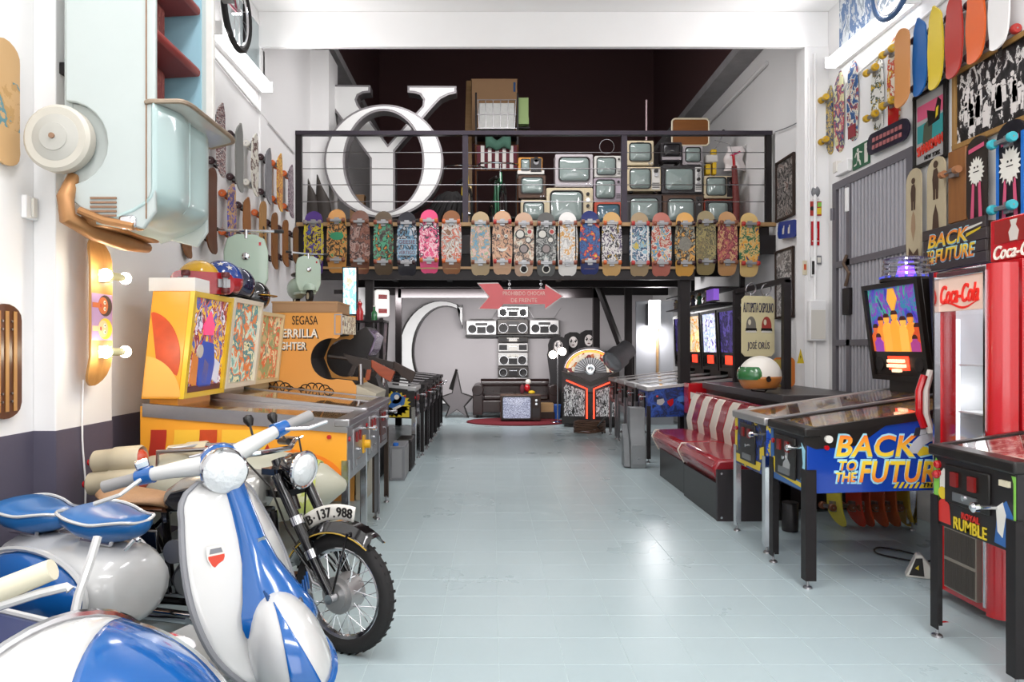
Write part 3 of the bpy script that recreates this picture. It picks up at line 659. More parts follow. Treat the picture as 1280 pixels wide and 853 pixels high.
# ================================================================ on the mezzanine
def letter(name, label, poly_px, Y, d, inner=None, cat='letter'):
    """Big channel letter: grey returns and a white face, standing on the deck."""
    P = [(xx(x, Y), zz(y, Y)) for x, y in poly_px]
    cx = sum(p[0] for p in P)/len(P); t = T(name, label, cat, (cx, Y, min(p[1] for p in P)))
    z0 = t.location.z
    P = [(x-cx, z-z0) for x, z in P]
    RET = mat('letter_return', '#6a6668', .5, .3); FACE = mat('letter_face', '#f0f0ee', .45); TR = mat('letter_trim', '#8b8789', .4, .3)
    if inner is None:
        MB().prism(P, 'y', .005, d).build('returns', RET, t, smooth=0)
        MB().prism(P, 'y', -.012, .004).build('trim', TR, t, smooth=0)
        m = MB(); n = len(P); area2 = sum(P[i][0]*P[(i+1) % n][1]-P[(i+1) % n][0]*P[i][1] for i in range(n)); s = 1 if area2 > 0 else -1
        Q = []
        for i in range(n):
            a, b, c = Vector(P[i-1]), Vector(P[i]), Vector(P[(i+1) % n]); e0 = (b-a).normalized(); e1 = (c-b).normalized()
            n0 = Vector((-e0.y, e0.x))*s; n1 = Vector((-e1.y, e1.x))*s; mm = n0+n1; mm = mm/max(.35, mm.dot(n0)) if mm.length > .1 else n0
            Q.append(tuple(b+mm*.028))
        MB().prism(Q, 'y', -.02, -.011).build('face', FACE, t, smooth=0)
    else:
        I = [(xx(x, Y)-cx, zz(y, Y)-z0) for x, y in inner]
        def ring(A, B, y0, y1):
            return MB().loft([[(x, y0, z) for x, z in A], [(x, y0, z) for x, z in B], [(x, y1, z) for x, z in B], [(x, y1, z) for x, z in A]], False, True)
        def grow(A, e):
            mx = sum(p[0] for p in A)/len(A); mz = sum(p[1] for p in A)/len(A)
            return [(mx+(x-mx)*(1+e/max(1e-3, sqrt((x-mx)**2+(z-mz)**2))), mz+(z-mz)*(1+e/max(1e-3, sqrt((x-mx)**2+(z-mz)**2)))) for x, z in A]
        ring(P, I, .005, d).build('returns', RET, t, smooth=30); ring(P, I, -.012, .004).build('trim', TR, t, smooth=30)
        ring(grow(P, -.028), grow(I, .028), -.02, -.011).build('face', FACE, t, smooth=30)
    return t
yp = [(383, 106), (463, 107), (463, 116), (454, 117), (448, 120), (446, 125), (448, 131), (485, 181), (528, 133), (529, 125), (525, 119), (519, 117), (509.5, 116), (509.5, 107.6), (570.5, 108), (570.5, 117),
      (561, 119), (551, 124), (543, 132), (494, 189), (494, 291), (462.6, 291), (462.6, 199), (414, 133), (406, 124), (397, 118), (389, 116), (383, 115)]
letter('letter_sign', 'giant white letter Y standing behind the letter O on the mezzanine', yp, 9.95, .2)
n = 56
def el(cx, cy, rx, ry): return [(cx+rx*cos(2*pi*k/n), cy+ry*sin(2*pi*k/n)) for k in range(n)]
letter('letter_sign', 'giant white letter O standing before the letter Y on the mezzanine', el(479.7, 202, 74.5, 71), 9.5, .2, el(479.7, 202, 48.5, 63))
pb = T('crate', 'low dark crate carrying the white letter O', 'crate', (xx(480, 9.6), 9.6, ZM)); MB().box(-.5, .5, -.1, .1, 0, .22).build('body', DWOOD, pb, bev=.01); MB().box(-.52, .52, -.12, .12, .19, .22).build('lid', DWOOD, pb)

SCR = mat('tube_screen', '#8c9a96', .07, coat=1)
SCRD = mat('tube_screen_dark', '#6c7a7b', .07, coat=1)
BEZ = mat('tv_bezel', '#2a2626', .4)
def tv(label, x0, y0, x1, y1, case, Y=9.7, panel=0, pm=None, m=.09, bottom=.1, d=.42, scr=None, bez=BEZ, knobs=2, foot=None, front=None):
    X0, X1, Z0, Z1 = xx(x0, Y), xx(x1, Y), zz(y1, Y), zz(y0, Y); W, H = X1-X0, Z1-Z0
    t = T('television', label, 'television', ((X0+X1)/2, Y, Z0), 0, 'old televisions stacked on the mezzanine')
    MB().prism(rrect(-W/2, W/2, 0, H, .02), 'y', 0, d*.55).loft([[(a*W/2*k, d*(.55 if k == 1 else 1), H/2+b*H/2*k) for a, b in ((-1, -1), (1, -1), (1, 1), (-1, 1))] for k in (1, .72)]).build('case', case, t)
    xr = W/2-W*m-W*panel; xl = -W/2+W*m; zb = H*(m+bottom); zt = H*(1-m*1.1)
    MB().prism(rrect(-W/2+.008, W/2-.008, .008, H-.008, .02), 'y', -.012, .001).build('front', front or case, t)
    R = rrect(xl, xr, zb, zt, min(xr-xl, zt-zb)*.16, 6); mx, mz = (xl+xr)/2, (zb+zt)/2
    def sc(k, y): return [(mx+(x-mx)*k, y, mz+(z-mz)*k) for x, z in R]
    MB().loft([sc(1, -.013), sc(1.0, -.03), sc(.95, -.03), sc(.9, -.016)], False).build('bezel', bez, t)
    MB().loft([sc(.93, -.013), sc(.9, -.018), sc(.7, -.034), sc(.4, -.044), sc(.05, -.048)]).build('screen', scr or SCR, t)
    if panel:
        px0 = xr+W*.025
        pn = MB().box(px0, W/2-W*.04, -.02, -.01, H*.06, H*.94).build('control_panel', pm or GREYM, t)
        for k in range(knobs):
            MB().cyl(((px0+W/2-W*.04)/2, -.02, H*(.82-.16*k)), ((px0+W/2-W*.04)/2, -.045, H*(.82-.16*k)), W*panel*.26, n=12).build('knob', CHROME if k % 2 else BLACK, pn)
        for k in range(4): MB().box(px0+.006, W/2-W*.05, -.023, -.019, H*(.12+.06*k), H*(.15+.06*k)).build('grille_bar', BEZ, pn)
    else:
        for k in range(knobs): MB().cyl((W*(.42-.1*k), -.012, H*.07), (W*(.42-.1*k), -.03, H*.07), H*.028, n=10).build('knob', CHROME, t)
    for sx in (-1, 1): MB().box(sx*W*.36-.02, sx*W*.36+.02, .03, .2, -.012, 0).build('foot', BLACK, t)
    return t
SILV = mat('tv_silver', '#b5adb0', .4, .3); LILAC = mat('tv_lilac', '#a79aa4', .45); WALN = wood('tv_walnut', '#5a3a24', '#3c2618', axis=0); TVW = mat('tv_white', '#d5d2cc', .4)
TVO = mat('tv_orange', '#c8892e', .4); TVR = mat('tv_red', '#b5452c', .4); TVB = mat('tv_black', '#2a2629', .4); TVC = mat('tv_cream', '#cfc0a0', .45); PNLW = mat('panel_white', '#d8d6d2', .4)
tv('tiny amber portable television, topmost of the left stack', 648, 197, 678, 217, TVO, panel=.42, pm=BEZ, d=.2, m=.1, bottom=.05)
tv('brown wooden television with a white lid below the amber portable', 648, 219, 682, 248, WALN, d=.3)
t = tag(MB().box(0, .36, 0, .28, 0, .05).build('white_tray', TVW), 'flat white tray between the amber portable and the brown television', 'tray'); t.location = (xx(647, 9.7), 9.68, zz(218, 9.7))
tv('small cream television at the bottom of the left stack', 651, 250, 683, 281, TVC, d=.3)
tv('big silver television with a wide lower strip, upper middle of the stack', 694, 193, 741, 234, SILV, bottom=.08, m=.08)
tv('big beige television with a speaker strip, under the silver one', 683, 235, 741, 281, TVC, panel=.14, pm=TVC, knobs=3, m=.07, bottom=.02)
o = tv('white television with a wire loop antenna on top', 743, 195, 777, 222, TVW, panel=.14, pm=TVW, knobs=1, m=.07, bottom=.02, d=.3)
MB().torus((0, .1, .29+.16), (0, 1, 0), .1, .004, 24, 5).build('antenna', STEEL, o)
tv('lilac television below the white loop antenna set', 742, 223, 777, 252, LILAC, panel=.18, pm=LILAC, knobs=1, bottom=.05, m=.06)
tv('red cased television under the lilac one', 743, 253, 777.5, 281, TVR, scr=mat('tube_screen_blue', '#4f6a78', .07, coat=1), m=.08, bottom=.02)
o = tv('cream television with a carry handle slot, top left of the right rack bay', 783, 176, 817, 207, TVC, m=.09, bottom=.06, front=TVC)
MB().box(-.05, .05, -.02, -.012, .3, .312).build('handle_slot', BLACK, o)
tv('cream television with a wood and dial panel in the right bay', 784, 209, 826, 239, TVC, panel=.24, pm=TVW, m=.06, bottom=.02)
tv('dark television at the lower left of the right bay', 783, 244, 827, 281, TVB, m=.08, bottom=.02)
o = tv('little black monitor with a dark screen beside the cream handle set', 826, 178, 852.5, 202, TVB, scr=mat('tube_off', '#2c2a2c', .2), m=.08, bottom=.16, d=.25)
MB().box(-.13, .13, -.02, -.01, .02, .06).build('lower_strip', SILV, o)
tv('small silver television right of the little black monitor', 853.5, 182, 878, 206, SILV, m=.1, bottom=.02, d=.25)
tv('large black television with a white dial panel in the middle of the right bay', 827, 207.5, 878.5, 242, TVB, panel=.16, pm=PNLW, knobs=4, m=.06, bottom=.03)
tv('dark wooden television at the bottom middle of the right bay', 828.5, 244, 879, 281, WALN, m=.1, bottom=.01, panel=.12, pm=BEZ)
tv('cream television with a dark dial panel under the yellow toy', 880, 220, 917, 248, TVC, panel=.2, pm=TVB, knobs=3, m=.06, bottom=.05)
tv('dark red television at the bottom right of the right bay', 880.5, 250, 922, 281, TVR, panel=.2, pm=TVB, knobs=4, m=.08, bottom=.02, front=TVB)
# racks under and between the sets
Y = 9.7
def rack(label, x0, x1, ys, posts, m=DWOOD):
    t = T('shelf_rack', label, 'shelf', (xx((x0+x1)/2, Y), Y, ZM)); w = xx(x1, Y)-xx(x0, Y)
    for y in ys:
        z = zz(y, Y)-ZM; MB().box(-w/2, w/2, .0, .46, z-.016, z).build('shelf', m, t)
    for x in posts:
        X = xx(x, Y)-t.location.x; MB().box(X-.012, X+.012, .44, .47, 0, zz(ys[-1], Y)-ZM).build('upright', BLACKM, t)
    return t
rack('low dark shelf under the left stack of televisions', 646, 778, (282.2,), (647, 700, 777))
rack('dark wooden shelf under the right bay of televisions', 782, 923, (282.2, 243), (782.5, 827.7, 880))
an = tag(MB().cyl((xx(808, 9.8), 9.8, zz(175.5, 9.8)), (xx(808, 9.8), 9.8, zz(125, 9.8)), .012, n=8).build('antenna_rod', mat('pale_pink_rod', '#b99fa3', .5)), 'tall pale rod standing on the cream television', 'rod')
tr = T('serving_tray', 'brown wooden tray with a cream rim standing on the small televisions', 'tray', (xx(863, 9.85), 9.85, zz(182, 9.85)))
hw_, hh = .255, .37
MB().prism(rrect(-hw_, hw_, 0, hh, .05), 'y', 0, .02).build('panel', wood('tray_wood', '#8a5420', '#6b3e14', axis=0), tr)
MB().tube([(x, 0, z) for x, z in rrect(-hw_, hw_, 0, hh, .05)], .012, 6, True).build('rim', CREAM, tr)
ty = T('toy_robot', 'yellow and white plastic toy standing on the cream television', 'toy', (xx(890, 9.8), 9.8, zz(219, 9.8)))
YEL = mat('toy_yellow', '#d9b21e', .35)
MB().box(-.1, -.03, -.05, .05, 0, .14).box(.0, .05, -.05, .05, 0, .2).build('legs', YEL, ty, bev=.01)
MB().box(-.1, .07, -.06, .06, .16, .27).build('body', TVW, ty, bev=.02); MB().box(-.02, .06, -.04, .04, .27, .35).build('head', YEL, ty, bev=.02)
MB().tube([(0, 0, .3), (.1, -.02, .45), (.15, -.02, .58)], .008, 6).build('aerial', STEEL, ty); MB().ell((.15, -.02, .6), (.022, .022, .022)).build('aerial_tip', BLACK, ty)
bg = T('plastic_bag', 'white plastic bag with a pink print hanging by the right wall', 'bag', (xx(918, 9.8), 9.8, zz(214, 9.8)))
b = MB(); random.seed(3)
b.grid(lambda u, v: ((u-.5)*.3*(1-.25*v)+.02*sin(9*v), -.05*sin(pi*u)+.02*sin(7*u+5*v), v*.33), 12, 10)
b.build('body', mat('bag_film', '#e6dedc', .35), bg, solid=.004)
shape(mat('ink_magenta', '#c23a6a', .5), bg, [(-.09, .2), (.05, .26), (.07, .24), (-.05, .19)], FR((0, -.065, 0), (1, 0, 0), (0, 0, 1)))
MB().tube([(.06, 0, .31), (.2, 0, .38), (.33, .02, .42)], .008, 6).build('handle', TVW, bg)
pole = T('red_pole', 'dark red wrapped pole leaning beside the right bay of televisions', 'pole', (xx(921, 9.6), 9.6, ZM))
MB().tube([(.0, 0, 0), (-.01, 0, .5), (-.035, 0, .95)], [.04, .045, .035], 10).build('shaft', mat('oxblood_wrap', '#6d2a26', .6, noise=.3, scale=25, bump=.4), pole)
MB().tube([(-.035, 0, .95), (-.045, 0, 1.1)], .02, 8).build('grip', RED, pole); MB().tube([(-.045, 0, 1.08), (-.1, 0, 1.25), (-.3, 0, 1.3)], .005, 5).build('cord', STEEL, pole)

# cardboard box, wire basket and green box on a tall rack
rk = T('steel_rack', 'narrow steel rack holding the cardboard box and the wire basket', 'rack', (xx(621, 10.98), 10.98, ZM))
W2 = xx(647, 10.98)-xx(621, 10.98); ztop = zz(116, 10.98)-ZM; zs = zz(163, 10.98)-ZM
for sx in (-1, 1):
    for yy in (0, .5): MB().box(sx*W2-.014, sx*W2+.014, yy-.014, yy+.014, 0, ztop).build('post', BLACKM, rk)
MB().box(-W2, W2, 0, .5, zs-.03, zs).build('shelf', BLACKM, rk); MB().box(-W2, W2, 0, .5, .5, .53).build('shelf', BLACKM, rk)
bk = T('wire_basket', 'wire basket full of white papers in front of the cardboard box', 'basket', (xx(621, 10.98), 10.94, ZM+zs))
hb = zz(125, 10.98)-zz(161, 10.98)
for k in range(6): x = -W2+.03+(2*W2-.06)*k/5; MB().tube([(x*.94, -.02, .01), (x, -.03, hb)], .006, 5).build('wire', STEEL, bk)
for z in (.01, hb*.5, hb): MB().box(-W2+.02, W2-.02, -.035, -.025, z-.005, z+.005).build('rim_wire', STEEL, bk)
MB().box(-W2+.05, W2-.05, -.015, .3, .01, hb-.04).build('papers', mat('papers', '#d5d6d2', .7, noise=.15, scale=20, bump=.4), bk, bev=.01)
cb = T('cardboard_box', 'large brown cardboard box topmost on the mezzanine', 'box', (xx(618, 11.3), 11.3, ZM+zs))
hb2 = zz(99, 11.3)-(ZM+zs)
MB().box(-.36, .36, 0, .42, 0, hb2).build('body', CARD, cb, bev=.004); MB().box(-.37, .37, -.004, .424, hb2-.003, hb2+.005).build('flap', CARD, cb)
MB().box(.3, .335, -.006, 0, hb2-.2, hb2-.05).build('label', mat('label_blue', '#2b5688', .5), cb)
gb = T('green_box', 'pale green cardboard box hooked beside the rack on the mezzanine', 'box', (xx(655, 11.02), 11.02, zz(155, 11.02)))
GB = mat('pale_green_card', '#a3bd7c', .6)
MB().box(-.1, .075, 0, .3, 0, .1).build('base', GB, gb, bev=.004); MB().box(-.095, .07, .005, .295, .1, .41).build('lid', GB, gb, bev=.004)
MB().box(-.13, .1, .12, .16, -.03, -.002).build('bracket', BLACKM, gb)
pk = tag(MB().add([(xx(577, 11.5), 11.5, ZM), (xx(591, 11.5), 11.5, ZM), (xx(589, 11.8), 11.8, zz(101, 11.8)), (xx(583, 11.8), 11.8, zz(101, 11.8)), (xx(577, 11.5), 11.56, ZM), (xx(591, 11.5), 11.56, ZM), (xx(589, 11.8), 11.86, zz(101, 11.8)), (xx(583, 11.8), 11.86, zz(101, 11.8))],
    [(0, 1, 2, 3), (4, 7, 6, 5), (0, 4, 5, 1), (1, 5, 6, 2), (2, 6, 7, 3), (3, 7, 4, 0)]).build('leaning_plank', PLY, smooth=0), 'tall plywood plank leaning beside the cardboard box', 'plank')
dc = T('deck_chair', 'folded deck chair with maroon and white stripes behind the green bicycle', 'chair', (xx(621, 10.86), 10.86, ZM+1.12))
MRN = mat('maroon_canvas', '#5e1f2a', .8)
for k in range(11):
    x = -.3+k*.055; MB().box(x, x+.0555, -.02 if k % 2 else -.021, .0, .1, .46).build('stripe', MRN if k % 2 == 0 else TVW, dc)
MB().tube([(-.32, 0, .46), (.32, 0, .46)], .016, 8).tube([(-.32, 0, .09), (.32, 0, .09)], .016, 8).build('rail', BWOOD, dc)
for s in (-1, 1): MB().tube([(s*.32, 0, -1.11), (s*.32, 0, .48)], .014, 6).build('leg', BWOOD, dc)
ct = tag(MB().grid(lambda u, v: (xx(607, 10.8)+u*.38, 10.8-.05*sin(pi*v)-.02*sin(9*u), zz(186, 10.8)+.2*v-.05*sin(pi*u)*v+.02*sin(11*u)), 14, 8).build('green_jacket', mat('dull_green_cloth', '#4d7463', .9, bump=.3), solid=.02), 'dull green jacket thrown over the deck chair', 'jacket')

def bicycle(name, label, loc, rz, col, R=.31, sc=1., hand=True, mtb=False, grp=None):
    t = T(name, label, 'bicycle', loc, rz); fm = mat('bike_'+col, col, .3, coat=.5)
    wb = .5
    for x in (-wb, wb):
        w = MB().torus((x, 0, R), (0, 1, 0), R, .028 if mtb else .018, 30, 6).build('tyre', RUBBER, t)
        MB().torus((x, 0, R), (0, 1, 0), R-.035, .01, 30, 5).build('rim', CHROME, w)
        b = MB()
        for k in range(14): a = 2*pi*k/14; b.tube([(x, .02*(-1)**k, R), (x+(R-.03)*cos(a), 0, R+(R-.03)*sin(a))], .0022, 3)
        b.build('spokes', STEEL, w); MB().cyl((x, -.04, R), (x, .04, R), .025).build('hub', CHROME, w)
        MB().torus((x, 0, R), (0, 1, 0), R+.035, .012, 16, 5, .3, 2.6).build('mudguard', BLACK, t)
    a, bb, c, d = (-.14, 0, .82), (-.05, 0, .28), (.36, 0, .86), (.4, 0, .72)
    MB().tube([a, bb], .016, 8).tube([a, (.37, 0, .8)], .015, 8).tube([bb, d], .017, 8).tube([bb, (-wb, 0, R)], .01, 6).tube([a, (-wb, 0, R)], .009, 6).tube([c, d], .02, 8).build('frame', fm, t)
    for s in (-1, 1): MB().tube([(.4, s*.04, .7), (.43, s*.045, .6), (wb, s*.05, R)], .011, 6).build('fork_leg', fm, t)
    MB().tube([(.35, 0, .86), (.33, 0, .98)], .012, 6).tube([(.2, -.3, .99), (.28, -.26, 1.0), (.34, -.12, 1.0), (.34, .12, 1.0), (.28, .26, 1.0), (.2, .3, .99)], .012, 7).build('handlebar', CHROME, t)
    MB().prism([(-.3, -.08), (-.3, .08), (-.16, .05), (-.02, .018), (-.02, -.018), (-.16, -.05)], 'z', .86, .92).build('saddle', BLACK, t, bev=.015)
    MB().cyl((-.14, 0, .8), (-.15, 0, .88), .012).build('seat_post', CHROME, t)
    MB().cyl((-.05, -.06, .28), (-.05, -.05, .28), .09, n=20).build('chainring', STEEL, t)
    for s in (-1, 1): MB().tube([(-.05, s*.07, .28), (-.05+s*.1, s*.08, .16)], .01, 6).cb((-.05+s*.1, s*.12, .15), (.08, .09, .025)).build('pedal_arm', BLACK, t)
    return t
bicycle('bicycle', 'green bicycle facing the railing on the mezzanine', (xx(621, 9.75), 9.95, ZM), radians(-82), '#2a6a4a')
bicycle('bicycle', 'yellow bicycle facing the railing beside the white letter O', (xx(578, 9.7), 10.1, ZM), radians(-80), '#c8a81e')
hs = T('hose_bundle', 'bundle of black rubber hoses between the letter O and the yellow bicycle', 'hose', (xx(551, 9.75), 9.75, ZM))
for k in range(6): MB().tube([(-.25+.08*k, .02*k, 0), (-.2+.09*k, 0, .3), (-.02+.06*k, -.02, .55), (.1+.02*k, .02, .62)], .04, 8).build('hose', RUBBER, hs)
pn = T('bonnet_panel', 'dark curved sheet panel leaning at the left end of the mezzanine', 'panel', (xx(393, 9.3), 9.3, ZM))
PAN = mat('dark_olive_panel', '#3c3530', .6)
for k, dx in enumerate((-.14, .0)): MB().grid(lambda u, v, dx=dx: (dx+u*.16+.1*v*v*0+(1-v)*.1*u, .03-.05*sin(pi*u)+.1*v+.02*k, v*(.8-.35*u)), 8, 10).build('sheet', PAN, pn, solid=.02)
bx = T('cardboard_box', 'small brown cardboard box seen through the letter O', 'box', (xx(447, 10.2), 10.2, ZM)); MB().box(-.1, .1, -.05, .1, 0, .68).build('body', CARD, bx); MB().box(-.105, .105, -.055, .105, .66, .684).build('flap', CARD, bx)
bx = T('cardboard_box', 'brown cardboard box behind the left edge of the letter O', 'box', (xx(418, 10.2), 10.2, ZM)); MB().box(-.1, .1, -.05, .1, 0, .45).build('body', CARD, bx); MB().box(-.105, .105, -.055, .105, .44, .455).build('flap', CARD, bx)

# bicycle hung high on the left wall, blue wheel high on the right one
hb_ = bicycle('mountain_bicycle', 'mountain bicycle hung high on the left wall, cut by the top of the frame', (-2.3, 5.25, 3.82), pi/2, '#8a1f3a', mtb=True)
hb_.rotation_euler = (0, 0, radians(-90)); hb_.location = (-2.22, 6.05-.35, zz(48, 5.55)+.2)
wh = T('spoked_hoop', 'blue rimmed bicycle wheel over the right fluorescent lamp', 'wheel', (3.28, yw(1115, 3.28), zz(-22, yw(1115, 3.28))))
MB().torus((0, 0, 0), (1, 0, 0), .28, .022, 32, 8).build('tyre', mat('tyre_blue', '#3f5f8a', .5), wh); MB().torus((0, 0, 0), (1, 0, 0), .245, .01, 32, 6).build('rim', CHROME, wh)
b = MB()
for k in range(14): a = 2*pi*k/14; b.tube([(.02*(-1)**k, 0, 0), (0, .24*cos(a), .24*sin(a))], .002, 3)
b.build('spokes', STEEL, wh); MB().cyl((-.1, 0, 0), (.2, 0, 0), .02).build('hub', CHROME, wh)
# poster above the right lamp
po = T('poster', 'poster of a street scene with a red car above the right fluorescent lamp', 'poster', (XR-.012, 6.4, 4.75))
MB().box(0, .01, -.75, .75, -.35, .4).build('sheet', art('street_print', ['#d9dee2', '#9aa6b4', '#d9dee2', '#5a7aa8', '#c0c6cc'], 6, 31, stretch=(1, 1, .5)), po, smooth=0)
M = FR((-.002, 0, 0), (0, -1, 0), (0, 0, 1))
shape(mat('ink_car_red', '#b56670', .5), po, [(.0, -.2), (.62, -.2), (.62, -.05), (.5, -.04), (.4, .08), (.15, .08), (.06, -.04), (0, -.06)], M)
for x in (.14, .5): shape(mat('ink_pale', '#d8d8d8', .5), po, circ(x, -.2, .06), M, 'print', .003)
# ================================================================ pinball machines
def pane_mat(name, refl=.16, tint=(1, 1, 1)):
    if name in MATS: return MATS[name]
    m = bpy.data.materials.new(name); m.use_nodes = True; MATS[name] = m; nt = m.node_tree; L = nt.links
    nt.nodes.remove(nt.nodes['Principled BSDF']); out = nt.nodes['Material Output']
    a = nt.nodes.new('ShaderNodeBsdfTransparent'); a.inputs[0].default_value = (*tint, 1)
    g_ = nt.nodes.new('ShaderNodeBsdfGlossy'); g_.inputs['Roughness'].default_value = .03
    lw = nt.nodes.new('ShaderNodeLayerWeight'); lw.inputs[0].default_value = .5
    po = nt.nodes.new('ShaderNodeMath'); po.operation = 'POWER'; po.inputs[1].default_value = 3.2; L.new(lw.outputs['Facing'], po.inputs[0])
    ad = nt.nodes.new('ShaderNodeMath'); ad.operation = 'MULTIPLY_ADD'; ad.inputs[1].default_value = .9; ad.inputs[2].default_value = .04*refl/.16
    L.new(po.outputs[0], ad.inputs[0])
    mx = nt.nodes.new('ShaderNodeMixShader'); L.new(ad.outputs[0], mx.inputs[0]); L.new(a.outputs[0], mx.inputs[1]); L.new(g_.outputs[0], mx.inputs[2])
    L.new(mx.outputs[0], out.inputs[0]); return m
PANE = pane_mat('table_glass')
def pinball(label, loc, rz, cab, side=-1, W=.56, L=1.32, zb=.55, zt=.92, zr=1.06, rail=STEEL, leg=CHROME, door=BLACK, field=None, group=None,
            bb=None, bbm=None, bg=None, bgf=None, speaker=False, spm=None, rails_h=.035, plunger=True, bar=None, legw=.032, front=None, depth=.26, bbw=None, dmd=None, dz=.05):
    t = T('pinball_machine', label, 'pinball machine', loc, rz, group)
    h = W/2; s = (zr-zt)/L
    def top(x): return zt-s*x
    MB().prism([(0, zb), (0, zt-.03), (-.02, zt-.02), (-L, zr-.02), (-L, zb+.04)], 'y', -h, h).build('cabinet', cab, t, bev=.004)
    if front: MB().box(0, .004, -h+.004, h-.004, zb+.005, zt-.035).build('front_panel', front, t)
    for y in (-1, 1):
        MB().prism([(-.0, top(0)-rails_h), (.0, top(0)), (-L+.02, top(-L+.02)), (-L+.02, top(-L)-rails_h)], 'y', y*h-(.012 if y < 0 else .022), y*h+(.022 if y < 0 else .012)).build('side_rail', rail, t)
    MB().box(-.08, .022, -h-.014, h+.014, zt-.05, zt+.004).build('lockdown_bar', bar or rail, t, bev=.01)
    MB().add([(x, y, top(x)-.006+dz) for dz in (0, -.004) for x, y in ((-.08, -h+.02), (-L+.05, -h+.02), (-L+.05, h-.02), (-.08, h-.02))], [(0, 1, 2, 3), (7, 6, 5, 4), (0, 4, 5, 1), (1, 5, 6, 2), (2, 6, 7, 3), (3, 7, 4, 0)]).build('table_glass', PANE, t, smooth=0)
    pf = MB().add([(x, y, top(x)*1.0-.075+dz) for dz in (0, -.02) for x, y in ((-.08, -h+.02), (-L+.05, -h+.02), (-L+.05, h-.02), (-.08, h-.02))], [(0, 1, 2, 3), (7, 6, 5, 4), (0, 4, 5, 1), (1, 5, 6, 2), (2, 6, 7, 3), (3, 7, 4, 0)])
    # the cabinet is solid below the playfield: lift the field onto it
    for i, v in enumerate(pf.v): pf.v[i] = (v[0], v[1], v[2]+.061)
    fo = pf.build('playfield', field or art('field_print', ['#6a4a30', '#b08a58', '#8a3a2a', '#c8a468', '#3a5a6a'], 7, 41), t, smooth=0)
    cd = MB().box(0, .016, -.17, .13, zb+dz, zt-.075).build('coin_door', door, t, bev=.006)
    for y in (-.09, .03): MB().box(.014, .028, y-.022, y+.022, zt-.17, zt-.105).build('coin_slot', mat('coin_slot_red', '#7a1a18', .3), cd)
    MB().box(.014, .024, -.1, .06, zb+.02+dz, zb+.06+dz).build('coin_return', STEEL, cd)
    MB().cyl((.014, -.02, zb+.17), (.03, -.02, zb+.17), .012).build('lock', CHROME, cd)
    if plunger: MB().cyl((0, h-.07, zt-.12), (.075, h-.07, zt-.12), .009, n=10).lathe([(.02, 0), (.021, .02), (.012, .028)], (.07, h-.07, zt-.12), (1, 0, 0), 12).build('plunger', CHROME, t)
    MB().cyl((0, -h+.05, zt-.13), (.014, -h+.05, zt-.13), .016, n=12).build('start_button', RED, t)
    for y in (-1, 1): MB().cyl((-.11, y*h, zt-.11), (-.11, y*(h+.014), zt-.11), .014, n=12).build('flipper_button', RED, t)
    for x in (-.0, -L):
        for y in (-1, 1):
            z1 = zb+.14
            x_ = .012 if x == 0 else -L-.012
            lg = MB().prism([(x_, y*(h+.008)), (x_, y*(h+.008-legw*1.4)), (x_-(.006 if x == 0 else -.006), y*(h+.008-legw*1.4)), (x_-(.006 if x == 0 else -.006), y*(h+.002)), (x_-(legw*1.4 if x == 0 else -legw*1.4), y*(h+.002)), (x_-(legw*1.4 if x == 0 else -legw*1.4), y*(h+.008))], 'z', .045, z1)
            lo = lg.build('leg', leg, t, smooth=0)
            cx_ = x_-(.02 if x == 0 else -.02)
            MB().cyl((cx_, y*(h-.012), .012), (cx_, y*(h-.012), .06), .008, n=8).lathe([(.026, 0), (.024, .01), (.01, .016)], (cx_, y*(h-.012), 0), (0, 0, 1), 12).build('leveler', STEEL, lo)
    if bb:
        xb, xt, z0, z1 = bb; bh = (bbw or W+.02)/2; bm_ = bbm or cab
        B = T('x', '', ''); bpy.data.objects.remove(B)
        bo = MB().prism([(xb, z0), (xt, z1), (xt-depth, z1), (xb-depth, z0)], 'y', -bh, bh).build('backbox', bm_, t, bev=.006)
        MB().box(xb-depth+.02, xb-.04, -h*.8, h*.8, min(top(-L), z0)-.05, z0+.01).build('neck', bm_, t)
        def P(k, o): x = xb+(xt-xb)*k; return (x+o, z0+(z1-z0)*k)
        lo_ = .3 if speaker else .06
        def plate(k0, k1, y0, y1, o0, o1, nm, m, par): return MB().loft([[(P(k0, o0)[0], y, P(k0, o0)[1]), (P(k0, o1)[0], y, P(k0, o1)[1]), (P(k1, o1)[0], y, P(k1, o1)[1]), (P(k1, o0)[0], y, P(k1, o0)[1])] for y in (y0, y1)]).build(nm, m, par, smooth=0)
        fm = bgf or bm_
        plate(0, .05, -bh, bh, 0, .03, 'backglass_frame', fm, bo); plate(.95, 1, -bh, bh, 0, .03, 'backglass_frame', fm, bo)
        plate(.05, .95, -bh, -bh+.04, 0, .03, 'backglass_frame', fm, bo); plate(.05, .95, bh-.04, bh, 0, .03, 'backglass_frame', fm, bo)
        plate(lo_, .95, -bh+.04, bh-.04, -.002, .006, 'backglass', bg, t)
        if speaker:
            sp = plate(.05, lo_, -bh+.04, bh-.04, 0, .014, 'speaker_panel', spm or BLACK, t)
            plate(.11, .25, -.13, .13, .012, .018, 'score_display', dmd or mat('display_dark', '#2a0f08', .3), sp)
            for y in (-1, 1):
                c = P(.17, .014); MB().lathe([(.055, 0), (.055, .006), (.045, .008), (.02, .003)], (c[0], y*(bh-.11), c[1]), (1, 0, 0), 18).build('speaker', MATTE, sp)
    return t, top

